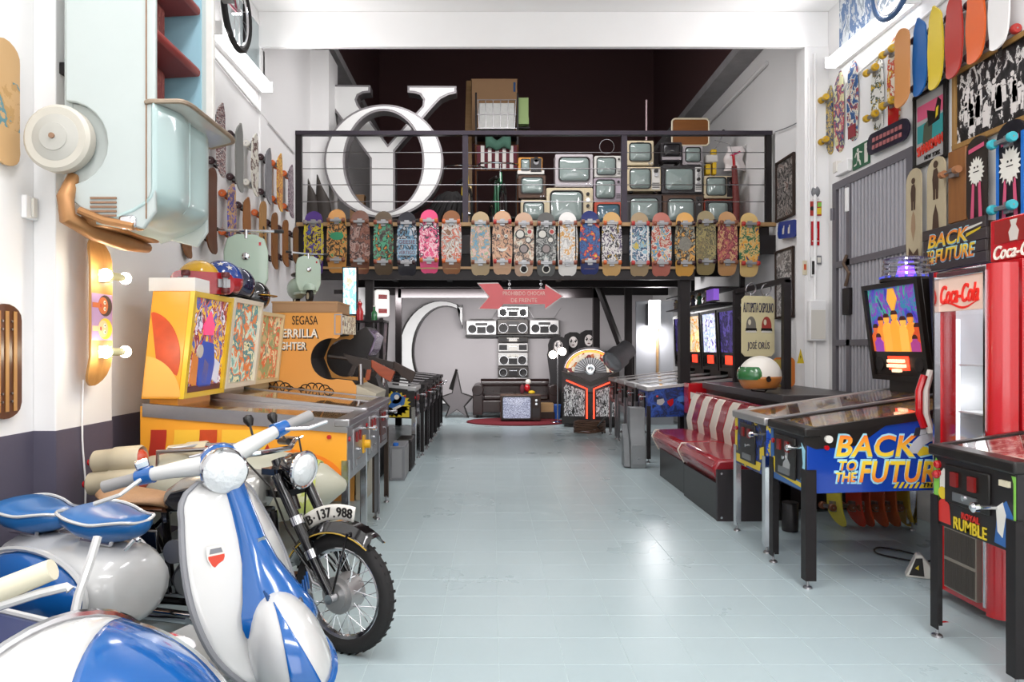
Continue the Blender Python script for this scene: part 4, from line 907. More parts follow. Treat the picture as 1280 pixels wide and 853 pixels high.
# --- right row behind the bench, facing the aisle (their near sides towards the camera)
ART_BLUE = art('side_blue', ['#1b3a86', '#10214e', '#1b3a86', '#2a52a8', '#0d1838'], 7, 51)
RROW = 'pinball machines in the right row under the mezzanine'
GLOW_Y = art('glow_yellow', ['#f4d468', '#fff2b8', '#c87a2a', '#f0e6c8', '#3a2a18'], 6, 52, emit=1.6)
GLOW_W = art('glow_white', ['#dfe6ff', '#a8b8e8', '#f4f4ff', '#6a5aa8', '#c8e0d8'], 6, 53, emit=1.6)
GLOW_V = art('glow_violet', ['#4a3a8a', '#2a2456', '#6a5ab8', '#3a3060'], 6, 54, emit=.5)
DMD = mat('display_red', '#ff3a20', .4, emit=2.5)
dark_field = art('field_dark', ['#2a2420', '#6a6058', '#3a4a5a', '#8a7a60', '#1a1614'], 7, 55)
for k, (y, cab, bg, lab) in enumerate(((8.95, ART_BLUE, GLOW_V, 'blue sided pinball machine, nearest of the right row under the mezzanine'), (9.7, BLACK, GLOW_W, 'black pinball machine with a pale violet lit backglass in the right row'),
        (10.45, BLACK, GLOW_Y, 'black pinball machine with a yellow lit backglass in the right row'), (11.2, BLACK, GLOW_V, 'dark pinball machine farthest along the right row, near the jukebox'))):
    t, top = pinball(lab, (1.9, y, 0), pi, cab, 1, leg=BLACKM if k == 0 else STEEL, bb=(-1.1, -1.06, 1.1, 1.9), bbm=BLACK, bg=bg, speaker=True, dmd=DMD, bbw=.7, field=dark_field, group=RROW, rail=ALU)
    if k == 0:
        M = FR((0, .2835, 0), (-1, 0, 0), (0, 0, 1))
        rr = random.Random(5)
        for n in range(9):
            cx, cz = .15+n*.13, .68+.1*rr.random(); shape((ALU, RED, mat('ink_sky', '#4a7ac0', .4))[n % 3], t, [(cx+.05*cos(a*pi/3.5)*(.6+.6*rr.random()), cz+.05*sin(a*pi/3.5)*(.6+.6*rr.random())) for a in range(7)], M)
        shape(RED, t, [(.55, .58), (.75, .66), (.8, .74), (.62, .68)], M); shape(UW, t, [(.5, .6), (.56, .58), (.6, .66), (.53, .66)], M)

# --- left row of dark machines, facing the aisle
LROW = 'dark pinball machines in the left row under the mezzanine'
bgl = art('glow_dim', ['#3a3038', '#5a4a52', '#2a2228', '#6a5a5a'], 6, 56, emit=.25)
names = ('second', 'third', 'fourth', 'fifth', 'sixth')
t, top = pinball('black pinball machine with a yellow and blue motorcycle print on its side', (-.93, 8.8, 0), 0, BLACK, -1, leg=CHROME, bb=(-1.02, -.98, 1.08, 1.85), bg=bgl, speaker=True, field=dark_field, rail=ALU, zt=.93)
M = FR((0, -.2835, 0), (1, 0, 0), (0, 0, 1)); INKY = mat('ink_yellow', '#d9bd2a', .4); INKB = mat('ink_blue', '#2d5f9e', .4)
pts = []
for k in range(40): r = (1 if k % 2 else .8); pts.append((-.24+.2*r*cos(2*pi*k/40), .725+.16*r*sin(2*pi*k/40)))
shape(INKY, t, pts, M); shape(INKY, t, [(-.4, .57), (-.06, .57), (-.06, .7), (-.4, .7)], M)
shape(INKB, t, circ(-.22, .8, .07), M, 'print', .003); shape(INKB, t, [(-.35, .62), (-.12, .72), (-.1, .82), (-.2, .82), (-.3, .72)], M, 'print', .003)
shape(BLACK, t, circ(-.3, .64, .05), M, 'print', .0045); shape(UW, t, circ(-.21, .81, .03), M, 'print', .0045); shape(UW, t, [(-.33, .6), (-.15, .7), (-.17, .72), (-.34, .64)], M, 'print', .0045)
shape(INKY, t, [(-.62, .57), (-.54, .57), (-.46, .9), (-.53, .9)], M); shape(INKB, t, [(-.8, .84), (-.64, .84), (-.72, .72)], M); shape(INKY, t, [(-.9, .9), (-.6, .9), (-.62, .87), (-.88, .87)], M)
for k in range(5):
    y = 9.55+k*.74
    pinball('%s dark pinball machine from the front in the left row under the mezzanine' % names[k], (-.9, y, 0), 0, BLACK, -1, leg=BLACKM, bb=(-1.02, -.98, 1.08, 1.88), bg=bgl, speaker=True, field=dark_field, group=LROW, rail=BLACKM)

# ================================================================ back room
CY_ = 15.27; ct_ = T('letter_sign', 'giant white letter C standing against the grey back wall', 'letter', (xx(545, CY_), CY_, 0))
def cpt(p): return (xx(p[0], CY_)-ct_.location.x, zz(p[1], CY_))
Oo = [(578, 381), (573, 382)]+[(551+54*cos(a), 441-65*sin(a)) for a in [radians(69+k*232/30) for k in range(31)]]
Ii = [(578, 411), (575, 401)]+[(558+41*cos(a), 440-57*sin(a)) for a in [radians(64+k*226/30) for k in range(31)]]
def cstrip(A, B, y0, y1, nm, m):
    A, B = [cpt(p) for p in A], [cpt(p) for p in B]
    return MB().loft([[(a[0], y0, a[1]), (b[0], y0, b[1]), (b[0], y1, b[1]), (a[0], y1, a[1])] for a, b in zip(A, B)]).build(nm, m, ct_, smooth=30)
cstrip(Oo, Ii, .005, .2, 'returns', MATS['letter_return']); cstrip(Oo, Ii, -.014, .004, 'trim', BLACK)
mixp = lambda a, b, t: (a[0]+(b[0]-a[0])*t, a[1]+(b[1]-a[1])*t)
cstrip([mixp(a, b, .13) for a, b in zip(Oo, Ii)], [mixp(a, b, .87) for a, b in zip(Oo, Ii)], -.022, -.013, 'face', MATS['letter_face'])
# star: thick grey face with dark returns, leaning turned against the wall
st = T('star_sign', 'grey five pointed star with black edges leaning on the back wall', 'star', (xx(571, 14.2), 14.2, 0.0))
sp_ = [(0, .98), (.1, .5), (.34, .42), (.16, .22), (.24, -.0), (0, .16), (-.24, -.0), (-.16, .22), (-.34, .42), (-.1, .5)]
MB().prism(sp_, 'y', 0, .16).build('returns', BLACK, st, smooth=0); MB().prism([(x*.84, .03+z*.92) for x, z in sp_], 'y', -.012, .0).build('face', mat('star_face', '#6f6a6b', .5), st, smooth=0)
MB().add([(-.16, -.02, .58), (-.02, -.1, .98), (.02, -.1, .96), (-.08, -.02, .55), (-.16, .1, .58), (-.02, .1, .98), (.02, .1, .96), (-.08, .1, .55)], [(0, 1, 2, 3), (4, 7, 6, 5), (0, 4, 5, 1), (1, 5, 6, 2), (2, 6, 7, 3), (3, 7, 4, 0)]).build('upper_point', BLACK, st)
# arrow sign on chains
ar = T('arrow_sign', 'red arrow sign pointing right, hung on chains over the aisle', 'sign', (xx(651, 8.79), 8.79, zz(371, 8.79)))
AP = [(-.54, .17), (-.28, .175), (-.215, .09), (.31, .095), (.31, .155), (.53, .005), (.31, -.16), (.31, -.1), (-.22, -.1), (-.285, -.165), (-.53, -.16), (-.4, .0)]
MB().prism(AP, 'y', 0, .05).build('body', mat('arrow_back', '#c8c2c0', .4), ar, smooth=0)
MB().prism([(x*.965, z*.92) for x, z in AP], 'y', -.006, .001).build('face', mat('arrow_red', '#c8242c', .3, coat=.4, noise=.08), ar, smooth=0)
INKP = mat('ink_blush', '#e8c4b8', .5); M = FR((.03, -.006, 0), (1, 0, 0), (0, 0, 1))
for s_, z, w_ in (('PROHIBIDO CHOCAR', .04, .52), ('DE FRENTE', -.045, .32)):
    text(s_, INKP, ar, FR((.04, -.006, z), (1, 0, 0), (0, 0, 1)), w_, .048)
for x in (-.14, .25):
    b = MB()
    for k in range(9): b.torus((x, .02, .1+.028*k), (1, 0, 0) if k % 2 else (0, 1, 0), .014, .004, 10, 5)
    stuff(b.build('chain', STEEL, ar))
# rug, big television, sofa
rg = T('rug', 'round dark red rug under the big television', 'rug', (xx(646, 13.4), 13.42, 0)); rg.scale = (.95, .68, 1); MB().lathe([(1.0, 0), (1.0, .008), (.96, .014), (.02, .014)], n=48).build('pile', mat('rug_red', '#6e1420', .95, noise=.2, scale=40, bump=.4), rg)
MB().torus((0, 0, .009), (0, 0, 1), .985, .011, 48, 6).build('binding', mat('rug_edge', '#541018', .9), rg)
Y = 13.4
tvb = T('television', 'big brown wooden television showing static on the red rug', 'television', (xx(651, Y), Y, .014))
W, H = .76, .48
MB().box(-W/2, W/2, 0, .4, .015, .015+H).build('case', WALN, tvb, bev=.01); MB().box(-W/2+.01, W/2-.01, -.012, .0, .025, .005+H).build('front', DWOOD, tvb)
def snow():
    m = bpy.data.materials.new('tv_static'); m.use_nodes = True; nt = m.node_tree; b = nt.nodes['Principled BSDF']
    tc = nt.nodes.new('ShaderNodeTexCoord'); n_ = nt.nodes.new('ShaderNodeTexWhiteNoise'); mp = nt.nodes.new('ShaderNodeVectorMath'); mp.operation = 'SNAP'; mp.inputs[1].default_value = (.011, .02, .008)
    nt.links.new(tc.outputs['Object'], mp.inputs[0]); nt.links.new(mp.outputs[0], n_.inputs[0])
    mx = nt.nodes.new('ShaderNodeMix'); mx.data_type = 'RGBA'; mx.inputs[6].default_value = (.12, .13, .24, 1); mx.inputs[7].default_value = (.75, .78, .95, 1)
    nt.links.new(n_.outputs[0], mx.inputs[0]); nt.links.new(mx.outputs[2], b.inputs['Emission Color']); b.inputs['Emission Strength'].default_value = 1.1; b.inputs['Roughness'].default_value = .1
    b.inputs['Base Color'].default_value = (.02, .02, .03, 1); return m
MB().frame(-.355, .2, .04, .475, .02, -.03, -.01).build('bezel', BEZ, tvb, bev=.004)
MB().loft([[(x, y, z) for x, z in rrect(-.335*k+(-.0775)*(1-k), .18*k+(-.0775)*(1-k), .06*k+.2575*(1-k), .455*k+.2575*(1-k), .03*k)] for k, y in ((1, -.013), (.9, -.02), (.5, -.03), (.05, -.034))]).build('screen', snow(), tvb)
for z in (.4, .33): MB().cyl((.29, -.012, z), (.29, -.035, z), .022, n=12).build('knob', CHROME, tvb)
MB().box(.22, .35, -.016, -.01, .07, .25).build('speaker_cloth', BEZ, tvb)
Y = 14.15; LEA = mat('oxblood_leather', '#241513', .3, noise=.2, coat=.3)
sf = T('sofa', 'dark leather button backed sofa behind the big television', 'sofa', (xx(645, Y), Y, 0)); SW = .86
MB().box(-SW+.1, SW-.1, .0, .75, .1, .36).build('base', LEA, sf, bev=.03)
for x in (-1, 1):
    MB().box(*sorted((x*(SW-.2), x*SW)), -.02, .75, .06, .55).cyl((x*(SW-.1), -.03, .56), (x*(SW-.1), .75, .56), .115, n=18).build('arm', LEA, sf, bev=.015)
    for y in (.05, .68): MB().cyl((x*(SW-.08), y, 0), (x*(SW-.08), y, .07), .025, n=10).build('foot', DWOOD, sf)
    MB().box(*sorted((x*.01, x*(SW-.21))), .02, .6, .36, .46).build('seat_cushion', LEA, sf, bev=.03)
b = MB().box(-SW+.18, SW-.18, .58, .75, .4, .66).cyl((-SW+.15, .66, .66), (SW-.15, .66, .66), .1, n=18); bk_ = b.build('backrest', LEA, sf, bev=.01)
b = MB()
for i in range(9):
    for j in range(2): b.ell((-.6+i*.15+(.075 if j else 0), .575, .5+.12*j), (.014, .01, .014), 8, 5)
stuff(b.build('buttons', BLACK, sf))
bx = T('wooden_crate', 'small brown crate standing right of the big television', 'crate', (xx(682, 13.9), 13.9, .014)); MB().box(-.18, .18, 0, .25, 0, .13).build('base', DWOOD, bx, bev=.005); MB().box(-.16, .16, .01, .24, .13, .3).build('top_box', PLY, bx, bev=.005)
bn = T('blue_bin', 'small bright blue bin between the sofa and the jukebox', 'bin', (xx(695.5, 14.0), 14.0, 0)); MB().lathe([(.07, 0), (.09, .28), (.08, .28), (.065, .02)], n=18).build('body', mat('bin_blue', '#1f4ea0', .4), bn); MB().torus((0, 0, .28), (0, 0, 1), .086, .008, 20, 6).build('rim', mat('bin_rim', '#2b62bb', .4), bn)
fl = T('toy_bouquet', 'small red, white and yellow toys sitting on top of the sofa seat', 'toy', (xx(659, 14.4), 14.4, .46))
MB().ell((0, 0, .13), (.06, .06, .08)).build('red_toy', RED, fl); MB().ell((-.1, -.02, .1), (.05, .05, .1)).build('maroon_toy', MRN, fl); MB().ell((.09, -.03, .04), (.07, .05, .04)).build('yellow_shoe', YEL, fl); MB().ell((.02, 0, .25), (.06, .05, .06)).build('white_toy', UW, fl)
# cross of boomboxes on the wall
SLV = mat('boombox_silver', '#b8b6b4', .35, .6); SPK = mat('speaker_cone', '#1a1718', .5)
bxx = {}
def boombox(label, x0, y0, x1, y1, body, Y=15.3, style=0, antenna=0):
    t = T('boombox', label, 'boombox', (xx((x0+x1)/2, Y), Y, zz(y1, Y)), 0, 'boomboxes stacked in a cross on the back wall'); w, h = xx(x1, Y)-xx(x0, Y), zz(y0, Y)-zz(y1, Y)
    MB().box(-w/2, w/2, -.0, .17, 0, h).build('case', body, t, bev=.012)
    r = min(h*.36, w*.15)
    if style != 2:
        for s in (-1, 1):
            sp = MB().lathe([(r, 0), (r, .012), (r*.85, .016), (r*.5, .004), (r*.2, .01)], (s*(w/2-r-.03), .002, h*.42), (0, -1, 0), 20).build('speaker', SPK, t)
            MB().torus((s*(w/2-r-.03), -.012, h*.42), (0, 1, 0), r, .006, 20, 5).build('ring', CHROME, sp)
            if style == 1: MB().lathe([(r*.4, 0), (r*.4, .01), (r*.1, .012)], (s*(w/2-r*2.2-.05), .002, h*.72), (0, -1, 0), 14).build('tweeter', SPK, t)
    else:
        for s in (-1, 1): MB().box(s*(w/2-.11)-.085, s*(w/2-.11)+.085, -.012, 0, h*.2, h*.8).build('speaker', SPK, t, bev=.01)
    MB().box(-w*.14, w*.14, -.012, .0, h*.12, h*.55).build('cassette_door', SPK if style != 2 else UW, t, bev=.004)
    MB().box(-w*.2, w*.2, -.01, .0, h*.66, h*.84).build('tuner', BEZ if style == 0 else UW, t)
    b = MB()
    for k in range(6): b.box(-w*.12+k*w*.042, -w*.12+k*w*.042+w*.03, -.02, -.0, h*.57, h*.63)
    b.build('keys', CHROME, t)
    MB().tube([(-w*.38, .08, h), (-w*.38, .08, h+.035), (w*.38, .08, h+.035), (w*.38, .08, h)], .009, 6).build('handle', body, t)
    for s in ([-1, 1] if antenna == 2 else [antenna] if antenna else []): MB().tube([(s*w*.3, .12, h), (s*w*.3+s*.18, .12, h+.27)], .004, 5).build('antenna', STEEL, t)
DRK = mat('boombox_dark', '#4a4643', .4, .4)
for a in ((622, 383, 660.5, 397, SLV, 0, 0, 'silver boombox at the top of the cross, behind the arrow sign'), (583, 401, 620.5, 419, SLV, 0, 1, 'silver boombox forming the left arm of the cross'), (662, 400, 699, 418.5, SLV, 0, 2, 'silver boombox forming the right arm of the cross'),
          (621.5, 399, 660.5, 418.5, DRK, 0, 0, 'dark twin cassette boombox at the centre of the cross'), (622.5, 421.5, 660, 428, DRK, 2, 0, 'flat dark radio just below the centre of the cross'), (622.5, 429, 660, 440, SLV, 2, 0, 'silver boombox with square speakers in the stem of the cross'),
          (622.5, 440.8, 660, 457.5, SLV, 1, 0, 'silver boombox with large round speakers in the stem of the cross'), (622.5, 458.2, 660.5, 471.5, DRK, 0, 0, 'grey boombox low in the stem of the cross'), (622.5, 472.2, 660.5, 480, SLV, 0, 0, 'silver boombox lowest of the cross, above the sofa')):
    boombox(a[7], a[0], a[1], a[2], a[3], a[4], style=a[5], antenna=a[6])
shb = T('shelf_board', 'dark shelf carrying the arms of the boombox cross', 'shelf', (xx(641, 15.3), 15.3, zz(419.2, 15.3)))
MB().box(-1.02, 1.02, -.02, .2, -.025, -.002).build('board', BLACK, shb); MB().box(-.02, .02, .1, .2, -.12, -.02).build('bracket', BLACK, shb)
# jukebox
Y = 12.6; jk = T('jukebox', 'jukebox with a glowing half round dial and neon tubes in the back right corner', 'jukebox', (xx(738, Y), Y, 0), radians(-8))
JW = .5; JB = mat('jukebox_burgundy', '#3a1218', .25, coat=.5)
arch = [(-JW, .62), (-JW, .98)]+[(JW*cos(pi-pi*k/16)*.96, 1.0+.42*sin(pi*k/16)) for k in range(17)]+[(JW, .98), (JW, .62)]
MB().prism(arch, 'y', 0, .55).build('cabinet', JB, jk, smooth=30); MB().box(-JW, JW, -.12, .55, .05, .62).build('lower_cabinet', BLACK, jk, bev=.02)
MB().box(-JW+.04, JW-.04, .0, .5, 0, .05).build('plinth', BLACK, jk)
NEO = mat('neon_orange', '#ff8a3a', .4, emit=3.5); NEOR = mat('neon_red', '#ff4a30', .4, emit=3)
def arc(r, y, m, nm, t0=.06*pi, t1=.94*pi, w=.016, par=jk): return MB().tube([(r*cos(t0+(t1-t0)*k/24), y, .97+r*.88*sin(t0+(t1-t0)*k/24)) for k in range(25)], w, 7).build(nm, m, par)
arc(.42, -.02, NEO, 'neon_arc'); arc(.46, -.01, CHROME, 'chrome_arc', w=.012)
def fan(r0, r1, y0, y1, m, nm, n=24):
    A = [(r1*cos(pi*k/n), .97+r1*.88*sin(pi*k/n)) for k in range(n+1)]+[(r0*cos(pi-pi*k/n), .97+r0*.88*sin(pi-pi*k/n)) for k in range(n+1)]
    return MB().prism(A, 'y', y0, y1).build(nm, m, jk, smooth=0)
fan(.29, .4, -.012, .0, art('dial_print', ['#e8dcc0', '#c87a4a', '#f4ecd8', '#8a3a3a', '#f4ecd8'], 14, 61, emit=.9, kind='voronoi'), 'title_dial'); fan(.07, .29, -.01, .0, STEEL, 'record_fan')
b = MB()
for k in range(17): a = pi*(k+.5)/17; b.box(.1, .28, -.022, -.008, -.006, .006, Matrix.Translation((0, 0, .97)) @ Matrix.Rotation(-a, 4, 'Y'))
stuff(b.build('record_edges', SPK, jk)); MB().lathe([(.1, 0), (.1, .02), (.06, .03), (.03, .02)], (0, -.0, 1.02), (0, -1, 0), 20).build('record_hub', CHROME, jk)
for s in (-1, 1):
    MB().prism([(s*.0, .72), (s*JW, .9), (s*JW, .99), (s*.0, .8)], 'y', -.16, .0).build('title_ledge', DRK, jk, smooth=0)
    MB().tube([(s*.06, -.15, .16), (s*.06, -.15, .68), (s*.42, -.17, .83)], .014, 8).build('neon_tube', NEOR, jk)
    MB().prism([(s*.1, .2), (s*.46, .2), (s*.46, .7), (s*.42, .76), (s*.1, .64)], 'y', -.135, -.12).build('front_glass', art('silver_flames', ['#1c1a1c', '#d8d8da', '#1c1a1c', '#f0f0f0', '#4a484a'], 8, 62+s, stretch=(2.2, 1, .7), emit=.25), jk, smooth=0)
# person cut-outs behind the jukebox
SKINB = mat('face_white_makeup', '#c9c2be', .6); HAIR = mat('black_hair', '#151213', .8, bump=.5, scale=30); SUIT = mat('black_costume', '#1d1a1c', .6)
def figure(label, px, py, Y, sc=1., arms=False):
    t = T('person_figure', label, 'person', (xx(px, Y), Y, 0)); ht = zz(py, Y); hr = .115
    body = [(-.2, 0), (.2, 0), (.17, ht*.5), (.23, ht*.78), (.2, ht*.84), (.07, ht*.87), (.06, ht*.9), (-.06, ht*.9), (-.07, ht*.87), (-.2, ht*.84), (-.23, ht*.78), (-.17, ht*.5)]
    MB().prism(body, 'y', 0, .012).build('body', SUIT, t, smooth=0)
    hair = [(-.2, ht*.78), (-.21, ht*.9), (-.17, ht*.97), (-.07, ht), (.07, ht), (.17, ht*.97), (.21, ht*.9), (.2, ht*.78), (.12, ht*.76), (-.12, ht*.76)]
    MB().prism(hair, 'y', -.006, .004).build('hair', HAIR, t, smooth=0)
    M = FR((0, -.006, ht*.9), (1, 0, 0), (0, 0, 1)); shape(SKINB, t, circ(0, -.03, .085, 20, .115), M, 'face')
    for s in (-1, 1): shape(BLACK, t, [(s*.045-.03, .0), (s*.045+.03, .0), (s*.05, .05), (s*.045, -.05)], M, 'eye_makeup', .003)
    shape(mat('lips_dark', '#4a2226', .5), t, circ(0, -.09, .03, 12, .012), M, 'mouth', .003); shape(mat('nose_shade', '#a8a09c', .6), t, [(-.012, -.05), (.012, -.05), (0, .01)], M, 'nose', .003)
    return t
figure('cut-out of a person with white made-up face, left of the jukebox', 698, 421, 14.3)
figure('cut-out of a person with white made-up face behind the middle of the jukebox', 716.5, 415.5, 14.45)
figure('cut-out of a person with white made-up face, rightmost behind the jukebox', 736, 413, 14.4)
pl_ = T('globe_lamp', 'stand lamp with two lit white globes left of the jukebox', 'lamp', (xx(697, 13.3), 13.3, 0)); GLB = mat('lit_globe', '#fff4e6', .3, emit=7)
MB().lathe([(.14, 0), (.13, .02), (.015, .03)], n=20).cyl((0, 0, .02), (0, 0, 1.5), .012).build('stand', CHROME, pl_)
for x, z in ((-.09, 1.3), (.09, 1.36)): MB().tube([(0, 0, 1.5), (x*.6, 0, 1.52), (x, 0, z)], .008, 6).build('arm', CHROME, pl_); MB().ell((x, 0, z-.03), (.075, .075, .075)).build('globe', GLB, pl_)
# stage spotlight on the post
so = T('stage_spotlight', 'grey stage spotlight right of the jukebox', 'spotlight', (xx(778, 11.7), 11.7, 0)); cz = zz(442, 11.7); a0 = Vector((-.16, -.12, -.12)); c0 = Vector((0, 0, cz))
MB().lathe([(.19, -.05), (.19, .16), (.16, .2), (.16, .38), (.1, .43), (.0, .43)], c0+a0, -a0, 22).build('housing', GREYM, so); MB().lathe([(.16, 0), (.12, .03)], c0+a0*1.2, a0, 20).build('lens', mat('spot_lens', '#8e8e92', .1, coat=1), so)
MB().tube([(-.1, .1, cz+.05), (.14, .18, cz+.1), (.2, .1, cz), (.2, .1, 0.03)], .02, 8).build('yoke', BLACKM, so); MB().lathe([(.22, 0), (.2, .03), (.02, .04)], (.2, .1, 0), n=20).build('base', BLACKM, so)
# coiled cable, walking stick, grey pedestal
cc = T('cable_coil', 'coil of brown cable lying on the floor in front of the jukebox', 'cable', (xx(737, 11.6), 11.6, 0))
stuff(MB().tube([((.25+.02*sin(k*.9))*cos(k*.45), .2*sin(k*.45), .02+.19*k/84+.008*sin(k*1.7)) for k in range(85)], .016, 6).build('coil', mat('brown_cable', '#5a4030', .6), cc)); MB().tube([(.2, -.1, .02), (.1, -.2, .15), (.24, -.2, .3)], .014, 6).build('loose_end', BLACK, cc)
gp = T('metal_pedestal', 'grey angular metal pedestal standing at the end of the right pinball row', 'pedestal', (xx(796, 8.35), 8.35, 0)); GMET = mat('pedestal_grey', '#737678', .45, .3, noise=.08)
MB().prism([(-.1, 0), (-.1, .3), (-.04, .38), (-.04, .7), (.14, .7), (.14, 0)], 'x', -.09, .09).build('body', GMET, gp, bev=.006); MB().prism([(-.104, .05), (-.104, .27), (-.1, .27), (-.1, .05)], 'x', -.07, .07).build('front_plate', mat('pedestal_plate', '#85888a', .4, .3), gp)
MB().cyl((0, -.11, .12), (0, -.1, .12), .008, n=8).build('screw', CHROME, gp)
MB().prism([(-.09, .02), (-.02, .34), (.1, .5), (.1, .02)], 'x', -.16, -.095).build('side_wing', GMET, gp, smooth=0)
# ================================================================ left side: electromechanical pinballs and the gun game
ORG = mat('orange_cabinet', '#eda12f', .35); YLW = mat('yellow_frame', '#e3bd2c', .35); IVO = mat('ivory_cabinet', '#ded6c2', .4); CRM = mat('cream_cabinet', '#d8c79a', .4)
LEM = 'old pinball machines on the left'
bgA = art('glass_hero', ['#20243c', '#c8502a', '#3a5aa8', '#e8b83a', '#8a2440', '#d8d4e8', '#2a1a2a'], 6, 71, emit=.55, stretch=(1, 1.3, .8))
bgB = art('glass_sea', ['#7ab0a8', '#c8d8c8', '#d8783a', '#4a8a90', '#e0d8b0', '#2f6a58'], 5, 72, emit=.35)
bgC = art('glass_map', ['#c8a878', '#8a9a6a', '#d0603a', '#e0d0a8', '#6a7a6a'], 7, 73, emit=.3)
fieldA = art('field_amber', ['#b07a3a', '#d8b070', '#8a3a22', '#c89850', '#e0c890'], 6, 74)
t, top = pinball('yellow pinball machine with an orange swirl on its side, nearest on the left', (-.92, 4.84, 0), 0, ORG, -1, W=.66, L=1.31, zb=.545, zt=.945, zr=1.05, bb=(-1.06, -.985, 1.075, 1.76), bbm=ORG, bg=bgA, bgf=YLW, field=fieldA, group=LEM, rails_h=.085, leg=CHROME, depth=.24, door=STEEL, front=STEEL, bbw=.68)
M = FR((0, -.3315, 0), (1, 0, 0), (0, 0, 1)); RST = mat('ink_rust', '#c2471f', .4, noise=.3, scale=12); YLI = mat('ink_sun', '#f0bc3a', .4); DRD = mat('ink_dark_red', '#b03020', .4)
def side(P, m, d=.0015, M=M, par=t): return shape(m, par, P, M, 'print', d)
def sweep(x0, w, b, n=10): return [(x0+b*sin(pi*k/n*.5), .56+.32*k/n) for k in range(n+1)]+[(x0+w+b*sin(pi*k/n*.5), .56+.32*k/n) for k in range(n, -1, -1)]
side(sweep(-1.3, .1, .06), DRD); side(sweep(-1.17, .16, .08), YLI); side(sweep(-.98, .11, .05), RST, .002); side(sweep(-.84, .3, .05), YLI)
side([(-.42+.4*cos(a), .56+.2*sin(a)) for a in [pi*k/16 for k in range(17)]], mat('ink_tangerine', '#ec7f22', .4)); side([(-.36+.3*cos(a), .56+.13*sin(a)) for a in [pi*k/16 for k in range(17)]], RST, .0028)
side([(-.36+.22*cos(a), .56+.07*sin(a)) for a in [pi*k/16 for k in range(17)]], YLI, .0036)
side([(-.62, .7), (-.56, .72), (-.6, .8), (-.53, .74), (-.5, .79), (-.48, .74), (-.4, .75), (-.46, .71), (-.4, .68), (-.5, .685), (-.58, .66)], DRD, .003)
BM = FR((0, -.3415, 0), (1, 0, 0), (0, 0, 1))
ck = lambda P: [(max(x, -1.292+(z-1.075)*.109), max(z, 1.085)) for x, z in P]
shape(RST, kid(t, 'backbox'), ck([(-1.25+.2*cos(a), 1.35+.28*sin(a)) for a in [-pi*.15+pi*k/14*.6 for k in range(15)]]+[(-1.24, 1.62), (-1.2, 1.3)]), BM); shape(mat('ink_peach', '#f0b45a', .4), kid(t, 'backbox'), ck([(-1.29+.24*cos(a), 1.09+.26*sin(a)) for a in [pi*.5*k/12 for k in range(13)]]+[(-1.29, 1.09)]), BM, 'print', .002)
bo = kid(t, 'backbox'); BGM = FR((-1.053, 0, 1.09), (0, 1, 0), (.1, 0, 1))
for P, c in (([(-.1, .05), (.1, .05), (.14, .2), (.1, .34), (-.08, .36), (-.14, .2)], '#2f4fa8'), ([(-.06, .08), (.02, .06), (.04, .2), (-.04, .24)], '#d8a83a'), ([(.1, .1), (.22, .06), (.24, .2), (.14, .24)], '#c8ccdc'), ([(-.24, .08), (-.14, .06), (-.14, .24), (-.22, .28)], '#c87a3a'), ([(-.28, .02), (.28, .02), (.28, .06), (-.28, .06)], '#4a1a1e')):
    shape(mat('ink_glass_'+c[1:], c, .3, emit=.5), bo, P, BGM, 'print', .012)
shape(mat('ink_neon_pink', '#e8487a', .3, emit=.8), bo, [(-.1, .46), (.0, .56), (.08, .46), (.07, .4), (-.08, .4)], BGM, 'print', .013); shape(UW, bo, circ(-.12, .29, .045), BGM, 'print', .014)
b = MB(); b.cyl((.0, .2, .72), (.06, .2, .72), .03, n=12).box(0, .02, .16, .24, .66, .78); b.build('coin_lever', mat('lever_yellow', '#e0a81e', .35), t)
pinball('ivory pinball machine with a pale sea coloured backglass, second on the left', (-.93, 5.515, 0), 0, IVO, -1, W=.63, L=1.3, zb=.545, zt=.96, zr=1.1, bb=(-1.04, -.97, 1.1, 1.77), bbm=IVO, bg=bgB, bgf=IVO, field=fieldA, group=LEM, rails_h=.08, leg=GREYM, depth=.24, door=STEEL, front=STEEL)
pinball('cream pinball machine with a green and red backglass, third on the left', (-.95, 6.16, 0), 0, CRM, -1, W=.62, L=1.3, zb=.545, zt=.95, zr=1.08, bb=(-1.02, -.96, 1.1, 1.7), bbm=CRM, bg=bgC, bgf=CRM, field=fieldA, group=LEM, rails_h=.06, leg=mat('leg_brown', '#4a3c34', .5, .4), depth=.22, door=mat('door_maroon', '#4a2a26', .4), front=STEEL)
b = MB(); t = tag(b.box(-.15, .15, -.12, .12, 0, .09).build('white_carton', WHITE, bev=.004), 'small white carton standing on the yellow pinball machine', 'box'); t.location = (-2.06, 4.7, 1.763)
